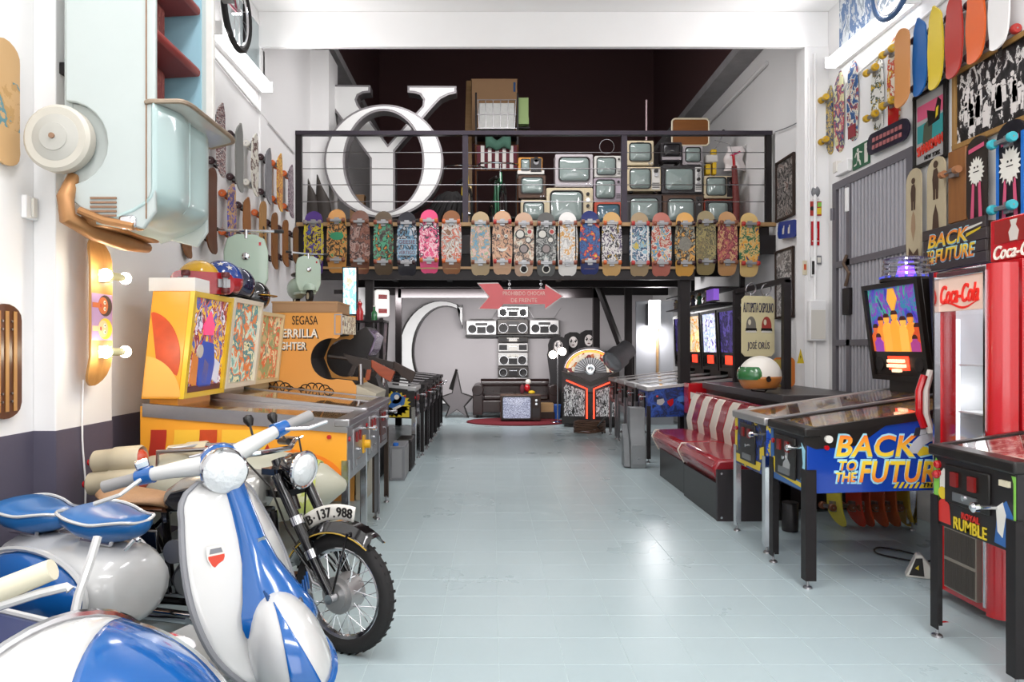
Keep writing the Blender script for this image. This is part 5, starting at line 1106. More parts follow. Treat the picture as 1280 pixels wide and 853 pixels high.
# helmets on the backboxes
def helmet(label, loc, rz, shell, visor=None, r=.125, rim=BLACK, stars=False, peak=None):
    t = T('helmet', label, 'helmet', loc, rz)
    MB().ell((0, 0, r*.95), (r*1.12, r, r*1.02), 24, 14, -.75, pi/2).build('shell', shell, t, solid=.008)
    MB().torus((0, 0, r*.95-r*1.02*sin(.75)), (0, 0, 1), r*.78, .009, 24, 6).build('rim', rim, t)
    if visor: MB().ell((.01, 0, r*.95), (r*1.16, r*1.04, r*1.0), 20, 6, -.45, .35, Matrix.Identity(4)).build('visor', visor, t, solid=.004)
    MB().tube([(0, r*.7, .06), (.02, r*.5, .015), (.02, -r*.5, .015), (0, -r*.7, .06)], .007, 6).build('strap', BLACK, t)
    if stars:
        for a, e in ((-1.9, .75), (-1.3, .85), (-.8, .6), (-2.4, .55)):
            p = Vector((r*1.12*cos(e)*cos(a), r*cos(e)*sin(a), r*.95+r*1.02*sin(e))); nrm = Vector((cos(e)*cos(a), cos(e)*sin(a), sin(e)))
            M = (nrm.to_track_quat('Z', 'Y')).to_matrix().to_4x4(); M.translation = p+nrm*.004
            shape(UW, t, [((.026 if k % 2 == 0 else .011)*sin(2*pi*k/10), (.026 if k % 2 == 0 else .011)*cos(2*pi*k/10)) for k in range(10)], M, 'star', .002)
        for k in range(5):
            b = MB(); b.grid(lambda u, v, k=k: ((r*1.13)*cos(-.5+.7*v-.25)*cos(-2.6+.36*k+.18*u), (r*1.01)*cos(-.5+.7*v-.25)*sin(-2.6+.36*k+.18*u), r*.95+r*1.03*sin(-.5+.7*v-.25)), 4, 6); b.build('white_stripe', UW, t, solid=.003)
    if peak: MB().grid(lambda u, v: ((r*1.05+.07*v)*cos(-.9+1.8*u), (r*.95+.07*v)*sin(-.9+1.8*u), r*1.05-.01*v), 10, 2).build('peak', peak, t, solid=.006)
    return t
HB, HN, HK = mat('helmet_red', '#a8202a', .15, coat=.8), mat('helmet_navy', '#141b3a', .12, coat=1), mat('helmet_black', '#141214', .12, coat=1)
def star_shell():
    m = bpy.data.materials.new('helmet_flag'); m.use_nodes = True; nt = m.node_tree; b = nt.nodes['Principled BSDF']; tc = nt.nodes.new('ShaderNodeTexCoord'); s = nt.nodes.new('ShaderNodeSeparateXYZ'); g_ = nt.nodes.new('ShaderNodeMath'); g_.operation = 'GREATER_THAN'; g_.inputs[1].default_value = .14
    nt.links.new(tc.outputs['Object'], s.inputs[0]); nt.links.new(s.outputs[2], g_.inputs[0]); mx = nt.nodes.new('ShaderNodeMix'); mx.data_type = 'RGBA'; mx.inputs[6].default_value = (*lin('#a8242c'), 1); mx.inputs[7].default_value = (*lin('#1d3f8c'), 1)
    nt.links.new(g_.outputs[0], mx.inputs[0]); nt.links.new(mx.outputs[2], b.inputs['Base Color']); b.inputs['Roughness'].default_value = .15; b.inputs['Coat Weight'].default_value = .8; return m
helmet('yellow helmet behind the red skateboard on the yellow pinball machine', (-2.05, 4.98, 1.763), 0, mat('helmet_yellow', '#d8a82e', .15, coat=.8))
helmet('red, white and blue helmet with stars and stripes on the pinball backboxes', (-2.03, 5.34, 1.775), 0, star_shell(), stars=True, r=.14)
helmet('glossy navy helmet behind the starred one', (-2.04, 5.66, 1.775), 0, HN, r=.135)
helmet('glossy black helmet with a gold trim on the cream pinball machine', (-2.0, 5.93, 1.705), 0, HK, r=.13, rim=STEEL, peak=mat('gold_trim', '#b88a2a', .25, .6))
skateboard('short red skateboard lying on its side in front of the helmets', (-1.97, 4.86, 1.845), HB, .15, .42, 'pop', .03, 0, um('maroon', '#5a1f22'), None, (0, pi/2, radians(35)))

# gun arcade
gt = T('arcade_cabinet', 'orange shooting arcade cabinet with lettering and two toy rifles', 'arcade cabinet', (0, 6.5, 0)); OR2 = mat('arcade_orange', '#e09d4c', .4)
nx, nz, nr = -1.468, 1.298, .19
notch = [(nx+nr*cos(a), nz+nr*sin(a)) for a in [radians(75+k*(285-75)/18) for k in range(19)]]
prof = [(-2.1, .0), (-2.1, 1.72), (-1.366, 1.72), (-1.39, 1.5)]+notch+[(-1.28, 1.1), (-1.24, 1.05), (-1.26, .0)]
MB().prism(prof, 'y', 0, .018).build('side_panel', OR2, gt, smooth=0); MB().prism(prof, 'y', .62, .638).build('side_panel', OR2, gt, smooth=0)
inner = [(-2.08, .02), (-2.08, 1.7), (-1.4, 1.7), (-1.43, 1.52), (-1.6, 1.5), (-1.68, 1.3), (-1.6, 1.1), (-1.3, 1.07), (-1.28, .02)]
MB().prism(inner, 'y', .018, .62).build('body', MATTE, gt, smooth=0)
MB().box(-1.45, -1.36, .03, .61, 1.53, 1.7).build('marquee', art('marquee_print', ['#c8b898', '#8a6a4a', '#d8d0b8', '#5a4a3a'], 9, 75, emit=.3), gt); MB().frame(-1.44, -1.365, 1.52, 1.71, .012, -.004, .0).build('marquee_frame', STEEL, gt)
MB().prism([(-1.25, .0), (-1.25, 1.06), (-1.06, .98), (-1.08, .86), (-1.16, .0)], 'y', .02, .62).build('control_pedestal', mat('pedestal_ivory', '#b9b29e', .45), gt, bev=.005)
MB().box(-1.17, -1.145, .3, .58, .5, .8).build('coin_door', STEEL, gt)
M = FR((0, 0, 0), (1, 0, 0), (0, 0, 1)); WHP = mat('ink_white', '#efe9dc', .5)
text('SEGASA', BLACK, gt, FR((-1.706, -.001, 1.652), (1, 0, 0), (0, 0, 1)), .235, .08)
text('GUERRILLA', BLACK, gt, FR((-1.81, -.001, 1.527), (1, 0, 0), (0, 0, 1)), .46, .09, .001, bold=.02); text('GUERRILLA', WHP, gt, FR((-1.816, -.001, 1.533), (1, 0, 0), (0, 0, 1)), .45, .08, .003, bold=.02)
text('FIGHTER', BLACK, gt, FR((-1.834, -.001, 1.412), (1, 0, 0), (0, 0, 1)), .3, .08, .001, bold=.02); text('FIGHTER', WHP, gt, FR((-1.84, -.001, 1.418), (1, 0, 0), (0, 0, 1)), .29, .07, .003, bold=.02)
b = MB()
for cx, cz in ((-1.98, .97), (-1.62, .95)):
    for k in range(6): a = .4+k*.45; b.torus((cx+.14*cos(a), -.002, cz+.08*sin(a)), (0, 1, 0), .05, .005, 10, 4, 0, pi)
stuff(b.build('cloud_outline', BLACK, gt)); RIF = mat('gun_black', '#3a3431', .4, .5); STK = wood('gun_stock', '#a8481e', '#7c3212', axis=0, rough=.3)
for k, (p, q, z) in enumerate((((-1.52, .12), (-.98, .1), 1.30), ((-1.36, .45), (-.98, .42), 1.28))):
    r = MB().tube([(p[0], p[1], z+.02), (p[0]+.3, p[1], z-.02)], .017, 8).prism([(p[0]+.14, z+.045), (p[0]+.4, z-.02), (p[0]+.4, z-.1), (p[0]+.34, z-.1), (p[0]+.2, z-.04)], 'y', p[1]-.02, p[1]+.02).prism([(p[0]+.24, z-.04), (p[0]+.28, z-.05), (p[0]+.22, z-.17), (p[0]+.18, z-.15)], 'y', p[1]-.014, p[1]+.014).build('rifle', RIF, gt)
    MB().prism([(p[0]+.4, z-.01), (p[0]+.62, z-.12), (p[0]+.58, z-.22), (p[0]+.48, z-.16), (p[0]+.4, z-.08)], 'y', p[1]-.022, p[1]+.022).build('rifle_stock', STK if k == 0 else DWOOD, r, bev=.006)
    MB().prism([(p[0]+.36, z-.1), (p[0]+.4, z-.1), (p[0]+.38, z-.2), (p[0]+.34, z-.2)], 'y', p[1]-.016, p[1]+.016).build('rifle_grip', STK if k == 0 else DWOOD, r)
    MB().cyl((p[0]+.3, p[1], 1.06), (p[0]+.3, p[1], z-.05), .025, n=10).build('gun_mount', STEEL, r)
bx = T('cardboard_box', 'flat cardboard box lying on top of the orange arcade cabinet', 'box', (-1.72, 6.82, 1.722)); MB().box(-.3, .3, -.28, .28, 0, .1).build('body', CARD, bx, bev=.004); MB().box(-.305, .305, -.285, .285, .09, .105).build('flap', mat('cardboard_light', '#b58f66', .85), bx)
# pale green toy scooters
def toy_scooter(label, loc, rz, sc=1.):
    t = T('toy_scooter', label, 'scooter', loc, rz); t.scale = (sc, sc, sc); G = mat('pale_green_enamel', '#a9bcab', .3, coat=.5)
    n = 12; A = [(.0+.03*sin(pi*k/n), -.17*cos(pi*k/n)*0+0, 0) for k in range(2)]
    sh = [(-.14, .18), (-.19, .3), (-.19, .55), (-.16, .66), (-.08, .7), (.08, .7), (.16, .66), (.19, .55), (.19, .3), (.14, .18)]
    MB().prism(sh, 'x', -.015, .015).build('leg_shield', G, t, bev=.012)
    MB().ell((.05, 0, .2), (.13, .09, .1), 18, 8, -.1, pi/2).build('front_fender', G, t)
    for x in (.05, -.5): w = MB().torus((x, 0, .11), (0, 1, 0), .075, .035, 20, 8).build('tyre', RUBBER, t); MB().cyl((x, -.03, .11), (x, .03, .11), .05).build('hub', CREAM, w)
    MB().box(-.3, 0, -.12, .12, .14, .18).build('footboard', G, t, bev=.01); MB().ell((-.48, 0, .25), (.22, .14, .17), 18, 10).build('body', G, t)
    MB().ell((-.45, 0, .46), (.17, .09, .04), 16, 8).build('saddle', BLACK, t); MB().cyl((-.45, 0, .38), (-.45, 0, .45), .02).build('saddle_post', CHROME, t)
    MB().tube([(-.03, -.24, .74), (0, -.08, .73), (0, .08, .73), (-.03, .24, .74)], .014, 8).cyl((0, 0, .66), (0, 0, .74), .02).build('handlebar', CHROME, t)
    for s in (-1, 1): MB().tube([(-.03, s*.24, .74), (-.05, s*.32, .745)], .018, 8).build('grip', BLACK, t)
    MB().lathe([(.03, 0), (.034, .02), (.02, .03)], (.014, 0, .5), (1, 0, 0), 14).build('lamp', CHROME, t); MB().box(.012, .02, .11, .13, .6, .63).build('badge', RED, t)
    return t
toy_scooter('pale green toy scooter standing beside the glossy black helmet', (-2.1, 6.08, 1.705), radians(-76), .95)
toy_scooter('pale green toy scooter standing on the flat cardboard box, farther back', (-1.78, 6.9, 1.828), radians(-55), .66)
# black hooded cabinet, dark frames, lit signs farther along the left wall
hc = T('arcade_cabinet', 'black hooded arcade cabinet behind the toy rifles', 'arcade cabinet', (0, 7.35, 0))
MB().prism([(-2.1, 0), (-2.1, 1.45), (-1.7, 1.4), (-1.3, 1.62), (-1.22, 1.5), (-1.3, 1.28), (-1.2, 1.1), (-1.15, .95), (-1.2, 0)], 'y', 0, .6).build('body', mat('speckled_black', '#1c1818', .5, noise=.5, scale=60), hc, bev=.006)
MB().prism([(-1.29, 1.6), (-1.2, 1.52), (-1.24, 1.38), (-1.3, 1.3)], 'y', .06, .54).build('screen', mat('violet_screen', '#8a7a92', .1), hc); MB().box(-1.21, -1.14, .08, .5, .7, .95).build('control_box', BLACK, hc); MB().cyl((-1.17, .3, .94), (-1.17, .3, 1.02), .012).build('joystick', CHROME, hc)
nb = T('neon_sign', 'tall blue and white lit sign hanging at the left end of the mezzanine', 'sign', (xx(437, 8.6), 8.6, zz(393, 8.6)))
MB().box(-.075, .085, -.02, .05, 0, .56).build('light_box', art('lit_sign_print', ['#eaf4fa', '#8fd0e8', '#f4f0ec', '#e8b8a0', '#eaf4fa'], 7, 81, emit=1.5, stretch=(1, 1, .5)), nb); MB().frame(-.085, .095, -.01, .57, .012, -.025, .055).build('frame', BLACKM, nb); MB().box(-.2, .0, .05, .07, .25, .3).build('bracket', BLACKM, nb)
lb = T('light_box', 'white light box with red lettering on the dark column', 'sign', (xx(477, 9.1), 9.1, zz(396, 9.1)), radians(20))
MB().prism(rrect(-.09, .09, 0, .34, .03), 'y', -.05, .05).build('case', mat('lit_box_face', '#f2eeea', .4, emit=.9), lb)
for z in (.07, .25): MB().box(-.05, .06, -.054, -.05, z-.028, z+.028).build('red_mark', RED, lb)
MB().box(-.03, .03, .05, .18, .1, .14).build('bracket', BLACKM, lb)
sk = T('speaker_case', 'grey speaker case with a blue cap on the floor beside the pinball machines', 'case', (-.98, 7.5, 0), radians(2))
MB().box(-.1, .06, -.0, .5, 0, .36).build('body', GREYM, sk, bev=.006); MB().box(.058, .066, .04, .46, .03, .33).build('grille', mat('case_grille', '#8b8b8b', .6, noise=.3, scale=80), sk); MB().box(-.075, .03, -.006, .0, .03, .33).build('side_label', mat('case_grey', '#8d8e90', .5), sk)
MB().cyl((-.04, .06, .36), (-.04, .06, .39), .03, n=14).build('cap', mat('cap_blue', '#2a6ac0', .4), sk)
s2 = T('speaker_case', 'dark speaker case standing behind the grey one', 'case', (-1.0, 8.06, 0)); MB().box(-.08, .08, 0, .4, 0, .36).build('body', BLACK, s2, bev=.006); MB().box(.078, .086, .03, .37, .03, .33).build('grille', MATTE, s2)
# rack of dark frames with odds and ends on the left under the mezzanine
sr = T('shelf_rack', 'dark rack with bottles and frames behind the hooded arcade cabinet', 'shelf', (-1.75, 8.35, 0)); 
for x in (-.3, .45): MB().box(x-.02, x+.02, 0, .04, 0, 1.75).build('post', BLACKM, sr)
for z in (1.1, 1.72): MB().box(-.34, .49, -.12, .16, z-.02, z).build('shelf', BLACKM, sr)
for k in range(6): MB().box(-.28+.12*k, -.2+.12*k, -.08, .12, 1.1, 1.4+.04*(k % 3)).build('frame_edge', (DWOOD, BLACK, DRK)[k % 3], sr)
bt = T('bottle', 'small green bottle on the dark rack left of the letter C', 'bottle', (-1.38, 8.35, 1.72)); MB().lathe([(.035, 0), (.035, .09), (.014, .12), (.014, .16)], n=14).build('body', mat('green_glass', '#1f6a3a', .15, coat=.5), bt); MB().cyl((0, 0, .16), (0, 0, .175), .016).build('cap', UW, bt)
bt = T('bottle', 'red figure-shaped bottle on the dark rack beside the light box', 'bottle', (-1.55, 8.35, 1.72)); MB().lathe([(.04, 0), (.045, .1), (.02, .16), (.03, .2), (.0, .24)], n=14).build('body', RED, bt); MB().cyl((0, 0, .235), (0, 0, .25), .01).build('cap', UW, bt)
# intercom on the near left wall
ic = T('intercom', 'small white intercom on the near left wall below the car wheel', 'intercom', (XL, 3.72, zz(260, 3.72))); MB().box(0, .03, -.05, .05, -.06, .06).build('body', WHITE, ic, bev=.006); MB().box(.03, .045, -.015, .02, -.05, .05).build('handset', UW, ic, bev=.004)

# small things behind the bench
cx2 = T('carton', 'red and white carton standing behind the far end of the striped bench', 'box', (2.46, 8.5, 0)); MB().box(-.14, .2, -.1, .1, .62, .98).build('carton_body', RED, cx2, bev=.004); MB().box(-.14, .2, -.1, .1, 0, .62).build('stand', BLACK, cx2); shape(UW, cx2, [(-.12, .8), (.18, .74), (.18, .8), (-.12, .88)], FR((0, -.101, 0), (1, 0, 0), (0, 0, 1)))
# ================================================================ right side
# booth bench
bn = T('booth_bench', 'red diner bench with red and white striped back', 'bench', (1.82, 5.75, 0)); VIN = mat('red_vinyl', '#8d1622', .22, coat=.35); VW = mat('white_vinyl', '#d8d0c2', .35)
MB().box(0, .6, .02, 1.0, 0, .3).build('base', BLACK, bn); MB().box(.02, .6, 1.08, 2.05, 0, .3).build('base', BLACK, bn)
for y0, y1 in ((.03, 1.1), (1.13, 2.2)):
    P = [(-.02, .43), (.02, .49), (.3, .5), (.52, .47), (.52, .28), (.05, .26), (-.03, .4)]
    s_ = MB().prism(P, 'y', y0, y1).build('seat', VIN, bn, bev=.025)
    MB().tube([(-.035, y1-.01, .42), (-.0, y1-.01, .485), (.5, y1-.01, .475)], .008, 6).tube([(-.035, y1-.01, .42), (.04, y1-.01, .27)], .008, 6).build('piping', VW, s_)
MB().box(-.005, .4, -.012, .02, 0, .415).build('end_panel', mat('charcoal_panel', '#2a2527', .45), bn)
for x, z in ((.03, .03), (.03, .385)): MB().cyl((x, -.016, z), (x, -.01, z), .01, n=8).build('screw', CHROME, bn)
nS = 11
for k in range(nS):
    y0 = .04+k*(2.36/nS); y1 = y0+2.36/nS-.004; o = .0
    MB().loft([[(.42+o, y, .46), (.40, (y0+y1)/2 if 0 else y, .6), (.46, y, .82), (.5, y, .88), (.56, y, .86), (.56, y, .46)] for y in (y0, y0+.02, y1-.02, y1)]).build('back_channel', VW if k % 2 == 0 else VIN, bn, bev=.012)
MB().box(.52, .6, .02, 2.42, .1, .87).build('back_frame', BLACK, bn); MB().tube([(.53, .03, .885), (.53, 2.41, .885)], .014, 8).build('top_piping', VIN, bn)

R = 'print'
ART_W = art('side_storm', ['#1d3fa0', '#1d3fa0', '#2a58c0', '#d8c23a', '#12265a'], 8, 91)
t, top = pinball('blue and yellow pinball machine with chrome legs at the end of the bench', (1.87, 5.16, 0), pi, ART_W, 1, W=.62, L=1.36, zb=.52, zt=.92, zr=1.12, leg=CHROME, bb=(-1.11, -1.02, 1.16, 1.875), bbw=.72, bbm=BLACK, speaker=True, legw=.04,
    bg=art('crowd_print', ['#2a3aa0', '#5a3ab0', '#2a7a9a', '#7a3aa8', '#38a08a', '#3a2a80'], 7, 92, emit=.8, stretch=(1, 1.2, .6)), dmd=DMD, field=art('field_bright', ['#2a2438', '#c87a3a', '#e0c060', '#3a5a8a', '#a03a2a', '#d8d0c0'], 8, 93), rail=ALU, front=art('front_storm', ['#1c1a1e', '#1c1a1e', '#27408a', '#1c1a1e', '#d8b82a'], 7, 94))
M = FR((.004, 0, 0), (0, 1, 0), (0, 0, 1))
for P in ([(-.29, .54), (.2, .54), (.22, .6), (-.26, .6)], [(-.3, .62), (-.26, .62), (-.24, .88), (-.3, .86)], [(.2, .62), (.28, .64), (.27, .72), (.2, .7)]): shape(INKY, t, P, M)
M = FR((0, .311, 0), (-1, 0, 0), (0, 0, 1))
for k in range(4): shape(INKY, t, [(.02, .58+.08*k), (.3, .6+.08*k), (.3, .62+.08*k), (.02, .61+.08*k)], M)
CBM = FR((-1.082, 0, 1.375), (0, 1, 0), (.0955/.715, 0, 1)); bo = kid(t, 'backbox')
rr = random.Random(4)
for k, (u, h, c) in enumerate(((-.26, .2, '#d8602a'), (-.18, .26, '#e88a2e'), (-.1, .28, '#f0a83c'), (.2, .27, '#e8902e'), (.27, .19, '#c84a22'), (.11, .25, '#f0b04a'), (.01, .3, '#f2a030'), (-.22, .12, '#8a3aa0'), (.24, .1, '#a03a80'))):
    m_ = mat('ink_crowd_'+c[1:], c, .3, emit=.8)
    shape(m_, bo, [(u-.05, .0), (u+.05, .0), (u+.055, h*.6), (u+.03, h*.75), (u-.03, h*.75), (u-.055, h*.6)], CBM, 'print', .012+.001*k); shape(m_, bo, circ(u, h*.86, .028, 12, .034), CBM, 'print', .012+.001*k); shape(mat('ink_hair_dark', '#4a1a14', .4), bo, [(u+.03*cos(a), h*.9+.03*sin(a)) for a in [pi*j/8 for j in range(9)]], CBM, 'print', .0125+.001*k)
shape(mat('ink_gem', '#e8a83a', .3, emit=.8), bo, [(.0, .28), (.06, .38), (.03, .46), (-.03, .46), (-.06, .38)], CBM, 'print', .011)
DSP = FR((-1.0765, 0, 1.255), (0, 1, 0), (.09/.715, 0, 1)); LIT = mat('display_pale', '#ffd8b0', .4, emit=1.6)
for r_, (n_, w2) in enumerate(((6, .1), (7, .11), (3, .05))):
    for k in range(n_): u = -w2+2*w2*k/n_; shape(LIT, bo, [(u, .04-.035*r_), (u+1.5*w2/n_, .04-.035*r_), (u+1.5*w2/n_, .062-.035*r_), (u, .062-.035*r_)], DSP, 'lit_dot', .024)
# beacon lamp on its backbox
bc = T('beacon_lamp', 'clear ribbed beacon with a violet glow on top of the chrome legged pinball machine', 'lamp', (3.0, 5.16, 1.88))
MB().lathe([(.17, 0), (.17, .02), (.16, .025)], n=28).build('base', BLACKM, bc)
for z in (.03, .065, .1, .135): MB().lathe([(.158-.1*z, z), (.164-.1*z, z+.014), (.158-.1*z, z+.028)], n=28, caps=False).build('dome_ring', pane_mat('beacon_plastic', 1.2, (.75, .7, .8)), bc)
MB().lathe([(.15, .165), (.1, .178), (.01, .18)], n=28).build('dome_top', mat('beacon_smoke', '#6a6472', .2, alpha=.6), bc)
MB().lathe([(.07, .02), (.05, .1), (.01, .12)], n=18).build('bulb', mat('violet_glow', '#6a3cff', .4, emit=6), bc)
b = MB()
for k in range(18): a = 2*pi*k/18; b.cb((.165*cos(a), .165*sin(a), .03), (.014, .014, .014))
stuff(b.build('studs', mat('stud_blue', '#5560d8', .3, emit=.4), bc))

# blue film pinball
BB = mat('deep_blue_side', '#0d3c9c', .25, coat=.3)
t, top = pinball('deep blue pinball machine lettered on its side in yellow and orange', (1.83, 4.4, 0), pi, BB, 1, W=.53, L=1.34, zb=.55, zt=.93, zr=1.13, leg=BLACKM, rail=BLACK, bb=(-1.14, -1.1, 1.16, 1.9), bbw=.66, bbm=mat('navy_backbox', '#141b38', .35), bg=art('glow_city', ['#2a3aa0', '#e8842a', '#1a1a3a', '#f0b04a'], 6, 95, emit=.6), speaker=True, dmd=DMD,
    field=art('field_bright2', ['#1c1824', '#c8903a', '#e0b850', '#3a5a8a', '#e86a2a', '#d8d0c0'], 9, 96, emit=.1), legw=.045, front=mat('front_black', '#17151a', .4), rails_h=.05)
S = lambda u, z: FR((-u, .2655, z), (-1, 0, 0), (0, 0, 1))
EDGE = mat('ink_pale_cyan', '#9fd6e8', .4)
def rampm(nm, z0, z1): return ramp2(nm, '#f0732a', '#f6d83a', 2, z0, z1)

shape(BLACK, t, [(-.02, .93), (.5, .98), (.36, .88), (.28, .83), (.05, .81), (-.02, .84)], S(0, 0))
for s_, u, z, w_, h_ in (('BACK', .40, .83, .47, .125), ('TO', .235, .715, .1, .055), ('THE', .225, .648, .12, .055), ('FUTURE', .565, .68, .53, .125)):
    text(s_, EDGE, t, S(u, z), w_+.022, h_+.022, .001, shear=.2, bold=.035); text(s_, rampm('ink_film_'+s_.lower(), *((z+h_/2, z-h_/2) if s_ == 'BACK' else (z-h_/2, z+h_/2))), t, S(u, z), w_, h_, .0025, shear=.2, bold=.02)
for k in range(5): shape(INKY, t, [(.5+.03*k, .585), (.515+.03*k, .585), (.535+.03*k, .62), (.52+.03*k, .62)], S(0, 0))
shape(INKY, t, [(.65, .585), (.95, .59), (.96, .622), (.67, .62)], S(0, 0)); text('THE PINBALL', BLACK, t, S(.8, .604), .26, .024, .003, shear=.2)
CARG = mat('ink_car_grey', '#b9bcc2', .35); CARD_ = mat('ink_car_dark', '#2a2c34', .4)
def arc2(cx, cz, rx, rz, a0, a1, n=12): return [(cx+rx*cos(radians(a0+(a1-a0)*k/n)), cz+rz*sin(radians(a0+(a1-a0)*k/n))) for k in range(n+1)]
shape(CARG, t, arc2(.86, .76, .28, .19, 172, 40)+arc2(.87, .75, .24, .14, 40, 165), S(0, 0), R, .004)
for u, z in ((.66, .905), (.83, .965)):
    shape(CARD_, t, [(u-.045, z-.02), (u+.035, z-.005), (u+.04, z+.04), (u-.03, z+.03)], S(0, 0), R, .005); shape(CARG, t, [(u-.01, z-.012), (u+.03, z-.004), (u+.034, z+.026), (u-.004, z+.02)], S(0, 0), R, .006)
shape(CARD_, t, circ(.82, 1.0, .02, 12), S(0, 0), R, .005)
shape(EDGE, t, [(.575, .85), (.7, .83), (.74, .78), (.66, .76)], S(0, 0), R, .0008); shape(INKY, t, [(.585, .842), (.695, .824), (.725, .785), (.65, .77)], S(0, 0), R, .002)
for k in range(5): shape(EDGE, t, [(.74+.025*k, .82), (.75+.025*k, .82), (.765+.025*k, .785), (.755+.025*k, .785)], S(0, 0), R, .0015)
MB().cyl((-.12, .265, .87), (-.12, .285, .87), .022, n=16).build('side_button', UW, t)
M = FR((.004, 0, 0), (0, 1, 0), (0, 0, 1))
shape(INKB, t, [(-.26, .56), (.26, .56), (.26, .61), (-.05, .62), (-.2, .66), (-.22, .88), (-.26, .88)], M); shape(INKY, t, [(-.2, .6), (.2, .575), (.2, .6), (-.12, .63), (-.19, .7), (-.22, .7)], M, R, .003); shape(EDGE, t, [(.19, .62), (.24, .6), (.25, .8), (.2, .84), (.22, .72)], M)
shape(mat('ink_silver', '#c8c8c8', .3, .6), t, [(-.04, .66), (.06, .65), (.07, .69), (.03, .72), (.04, .78), (.0, .78), (-.0, .71), (-.03, .69)], FR((.017, 0, 0), (0, 1, 0), (0, 0, 1)))
# black and red pinball in the right foreground
t, top = pinball('black pinball machine with red buttons and yellow lettering, nearest on the right', (2.15, 3.19, 0), pi, mat('satin_black', '#191517', .4), 1, W=.55, L=1.34, zb=.55, zt=.93, zr=1.13, leg=BLACKM, rail=BLACK, legw=.04, front=mat('front_satin', '#1c1819', .4),
    field=art('field_red', ['#2a1c1c', '#a83a30', '#d8c8b8', '#5a2a2a', '#c8b0a0'], 7, 97), plunger=False, dz=.125)
M = FR((.004, 0, 0), (0, 1, 0), (0, 0, 1))
text('ROYAL', mat('ink_scarlet', '#c22a22', .4), t, FR((.005, .0, .635), (0, 1, 0), (0, 0, 1)), .12, .03, bold=.03); text('RUMBLE', INKY, t, FR((.005, -.005, .59), (0, 1, 0), (0, 0, 1)), .22, .055, bold=.008)
GRN = mat('ink_lime', '#7fbf4a', .4); INR = mat('ink_bright_red', '#c8302a', .4)
shape(GRN, t, [(-.265, .56), (-.235, .56), (-.22, .84), (-.25, .87), (-.265, .84)], M); shape(INR, t, [(-.23, .57), (-.14, .57), (-.15, .66), (-.19, .7), (-.23, .66)], M); shape(INKY, t, circ(-.2, .71, .03), M, R, .002); shape(UW, t, [(-.22, .73), (-.17, .74), (-.165, .8), (-.19, .83), (-.22, .8)], M)
shape(INKB, t, [(.15, .57), (.26, .56), (.26, .7), (.22, .76), (.17, .72), (.16, .64)], M); shape(UW, t, [(.17, .62), (.2, .6), (.22, .7), (.2, .75), (.16, .72)], M, R, .002); shape(GRN, t, [(.262, .56), (.274, .56), (.274, .87), (.25, .87), (.262, .84)], M)
for y, z in ((-.23, .84), (-.24, .79)): MB().lathe([(.02, 0), (.02, .012), (.012, .02)], (.004, y, z), (1, 0, 0), 14).build('red_button', RED, t)
MB().box(.004, .016, .19, .245, .82, .845).build('key_plate', CREAM, t); MB().cyl((.0, .16, .72), (.09, .16, .72), .01, n=10).lathe([(.022, 0), (.022, .02), (.01, .03)], (.085, .16, .72), (1, 0, 0), 14).build('plunger', CHROME, t)

# fridge with glass door
fr = T('drinks_fridge', 'tall red vintage drinks fridge with a lit glass door', 'fridge', (2.47, 3.76, 0)); FW = .285; WIN = mat('fridge_inside', '#e9ecef', .4)
for y0, y1 in ((-FW, -FW+.03), (FW-.03, FW)): MB().box(.12, .78, y0, y1, .08, 1.84).build('side_wall', RED, fr, bev=.004)
MB().box(.76, .78, -FW+.03, FW-.03, .08, 1.84).build('back_wall', WIN, fr); MB().box(.12, .78, -FW+.03, FW-.03, 1.8, 1.84).build('top', RED, fr); MB().box(.12, .78, -FW+.03, FW-.03, .08, .72).build('lower_body', RED, fr); MB().box(.2, .75, -FW+.05, FW-.05, 0, .08).build('plinth', BLACK, fr)
for y in (-FW+.0301, FW-.0341): MB().box(.12, .76, y, y+.004, .72, 1.8).build('lining', WIN, fr)
MB().box(.13, .15, FW-.06, FW-.04, .8, 1.56).build('interior_tube', mat('fridge_tube', '#f4f8ff', .4, emit=1.6), fr); MB().box(.2, .74, -.2, .2, 1.785, 1.8).build('interior_light', mat('fridge_light', '#f4f8ff', .4, emit=1.4), fr)
for z in (1.3, 1.04, .8): MB().box(.14, .74, -FW+.04, FW-.04, z, z+.008).build('shelf', mat('wire_white', '#dfe2e4', .4), fr)
dr_ = T('x', '', ''); bpy.data.objects.remove(dr_)
DY = FW
d = MB()
prof = [(.0, .1), (.0, 1.76)]
for s in (-1, 1):
    st_ = MB().loft([[(.1*cos(a)*-1+.1, s*(DY-.075)+.075*sin(a)*s, z) for a in [radians(-8+98*k/8) for k in range(9)]]+[(.1, s*(DY-.1), z)] for z in (.06, .1, 1.78, 1.82)]).build('door_stile', RED, fr)
    MB().box(-.012, .02, *sorted((s*(DY-.09), s*(DY-.075))), .1, 1.79).build('chrome_trim', CHROME, st_)
MB().box(.0, .1, -DY+.08, DY-.08, 1.775, 1.82).build('door_rail', CHROME, fr, bev=.01)
MB().box(.01, .1, -DY+.08, DY-.08, .66, .72).build('door_rail', RED, fr); MB().box(.03, .1, -DY+.08, DY-.08, .06, .66).build('kick_panel', RED, fr)
hd = MB().box(.012, .06, -DY+.09, DY-.09, 1.6, 1.775).build('header_sign', mat('lit_header', '#d8b8a8', .4, emit=.35), fr)
HFR = lambda o: FR(o, (0, -1, 0), (0, 0, 1))
M = FR((.012, 0, 1.69), (0, -1, 0), (0, 0, 1))
text('Coca-Cola', mat('ink_cola_red', '#d8281e', .35, emit=.3), hd, FR((.012, .02, 1.69), (0, -1, 0), (0, 0, 1)), .31, .1, .004, shear=.35, bold=.012)
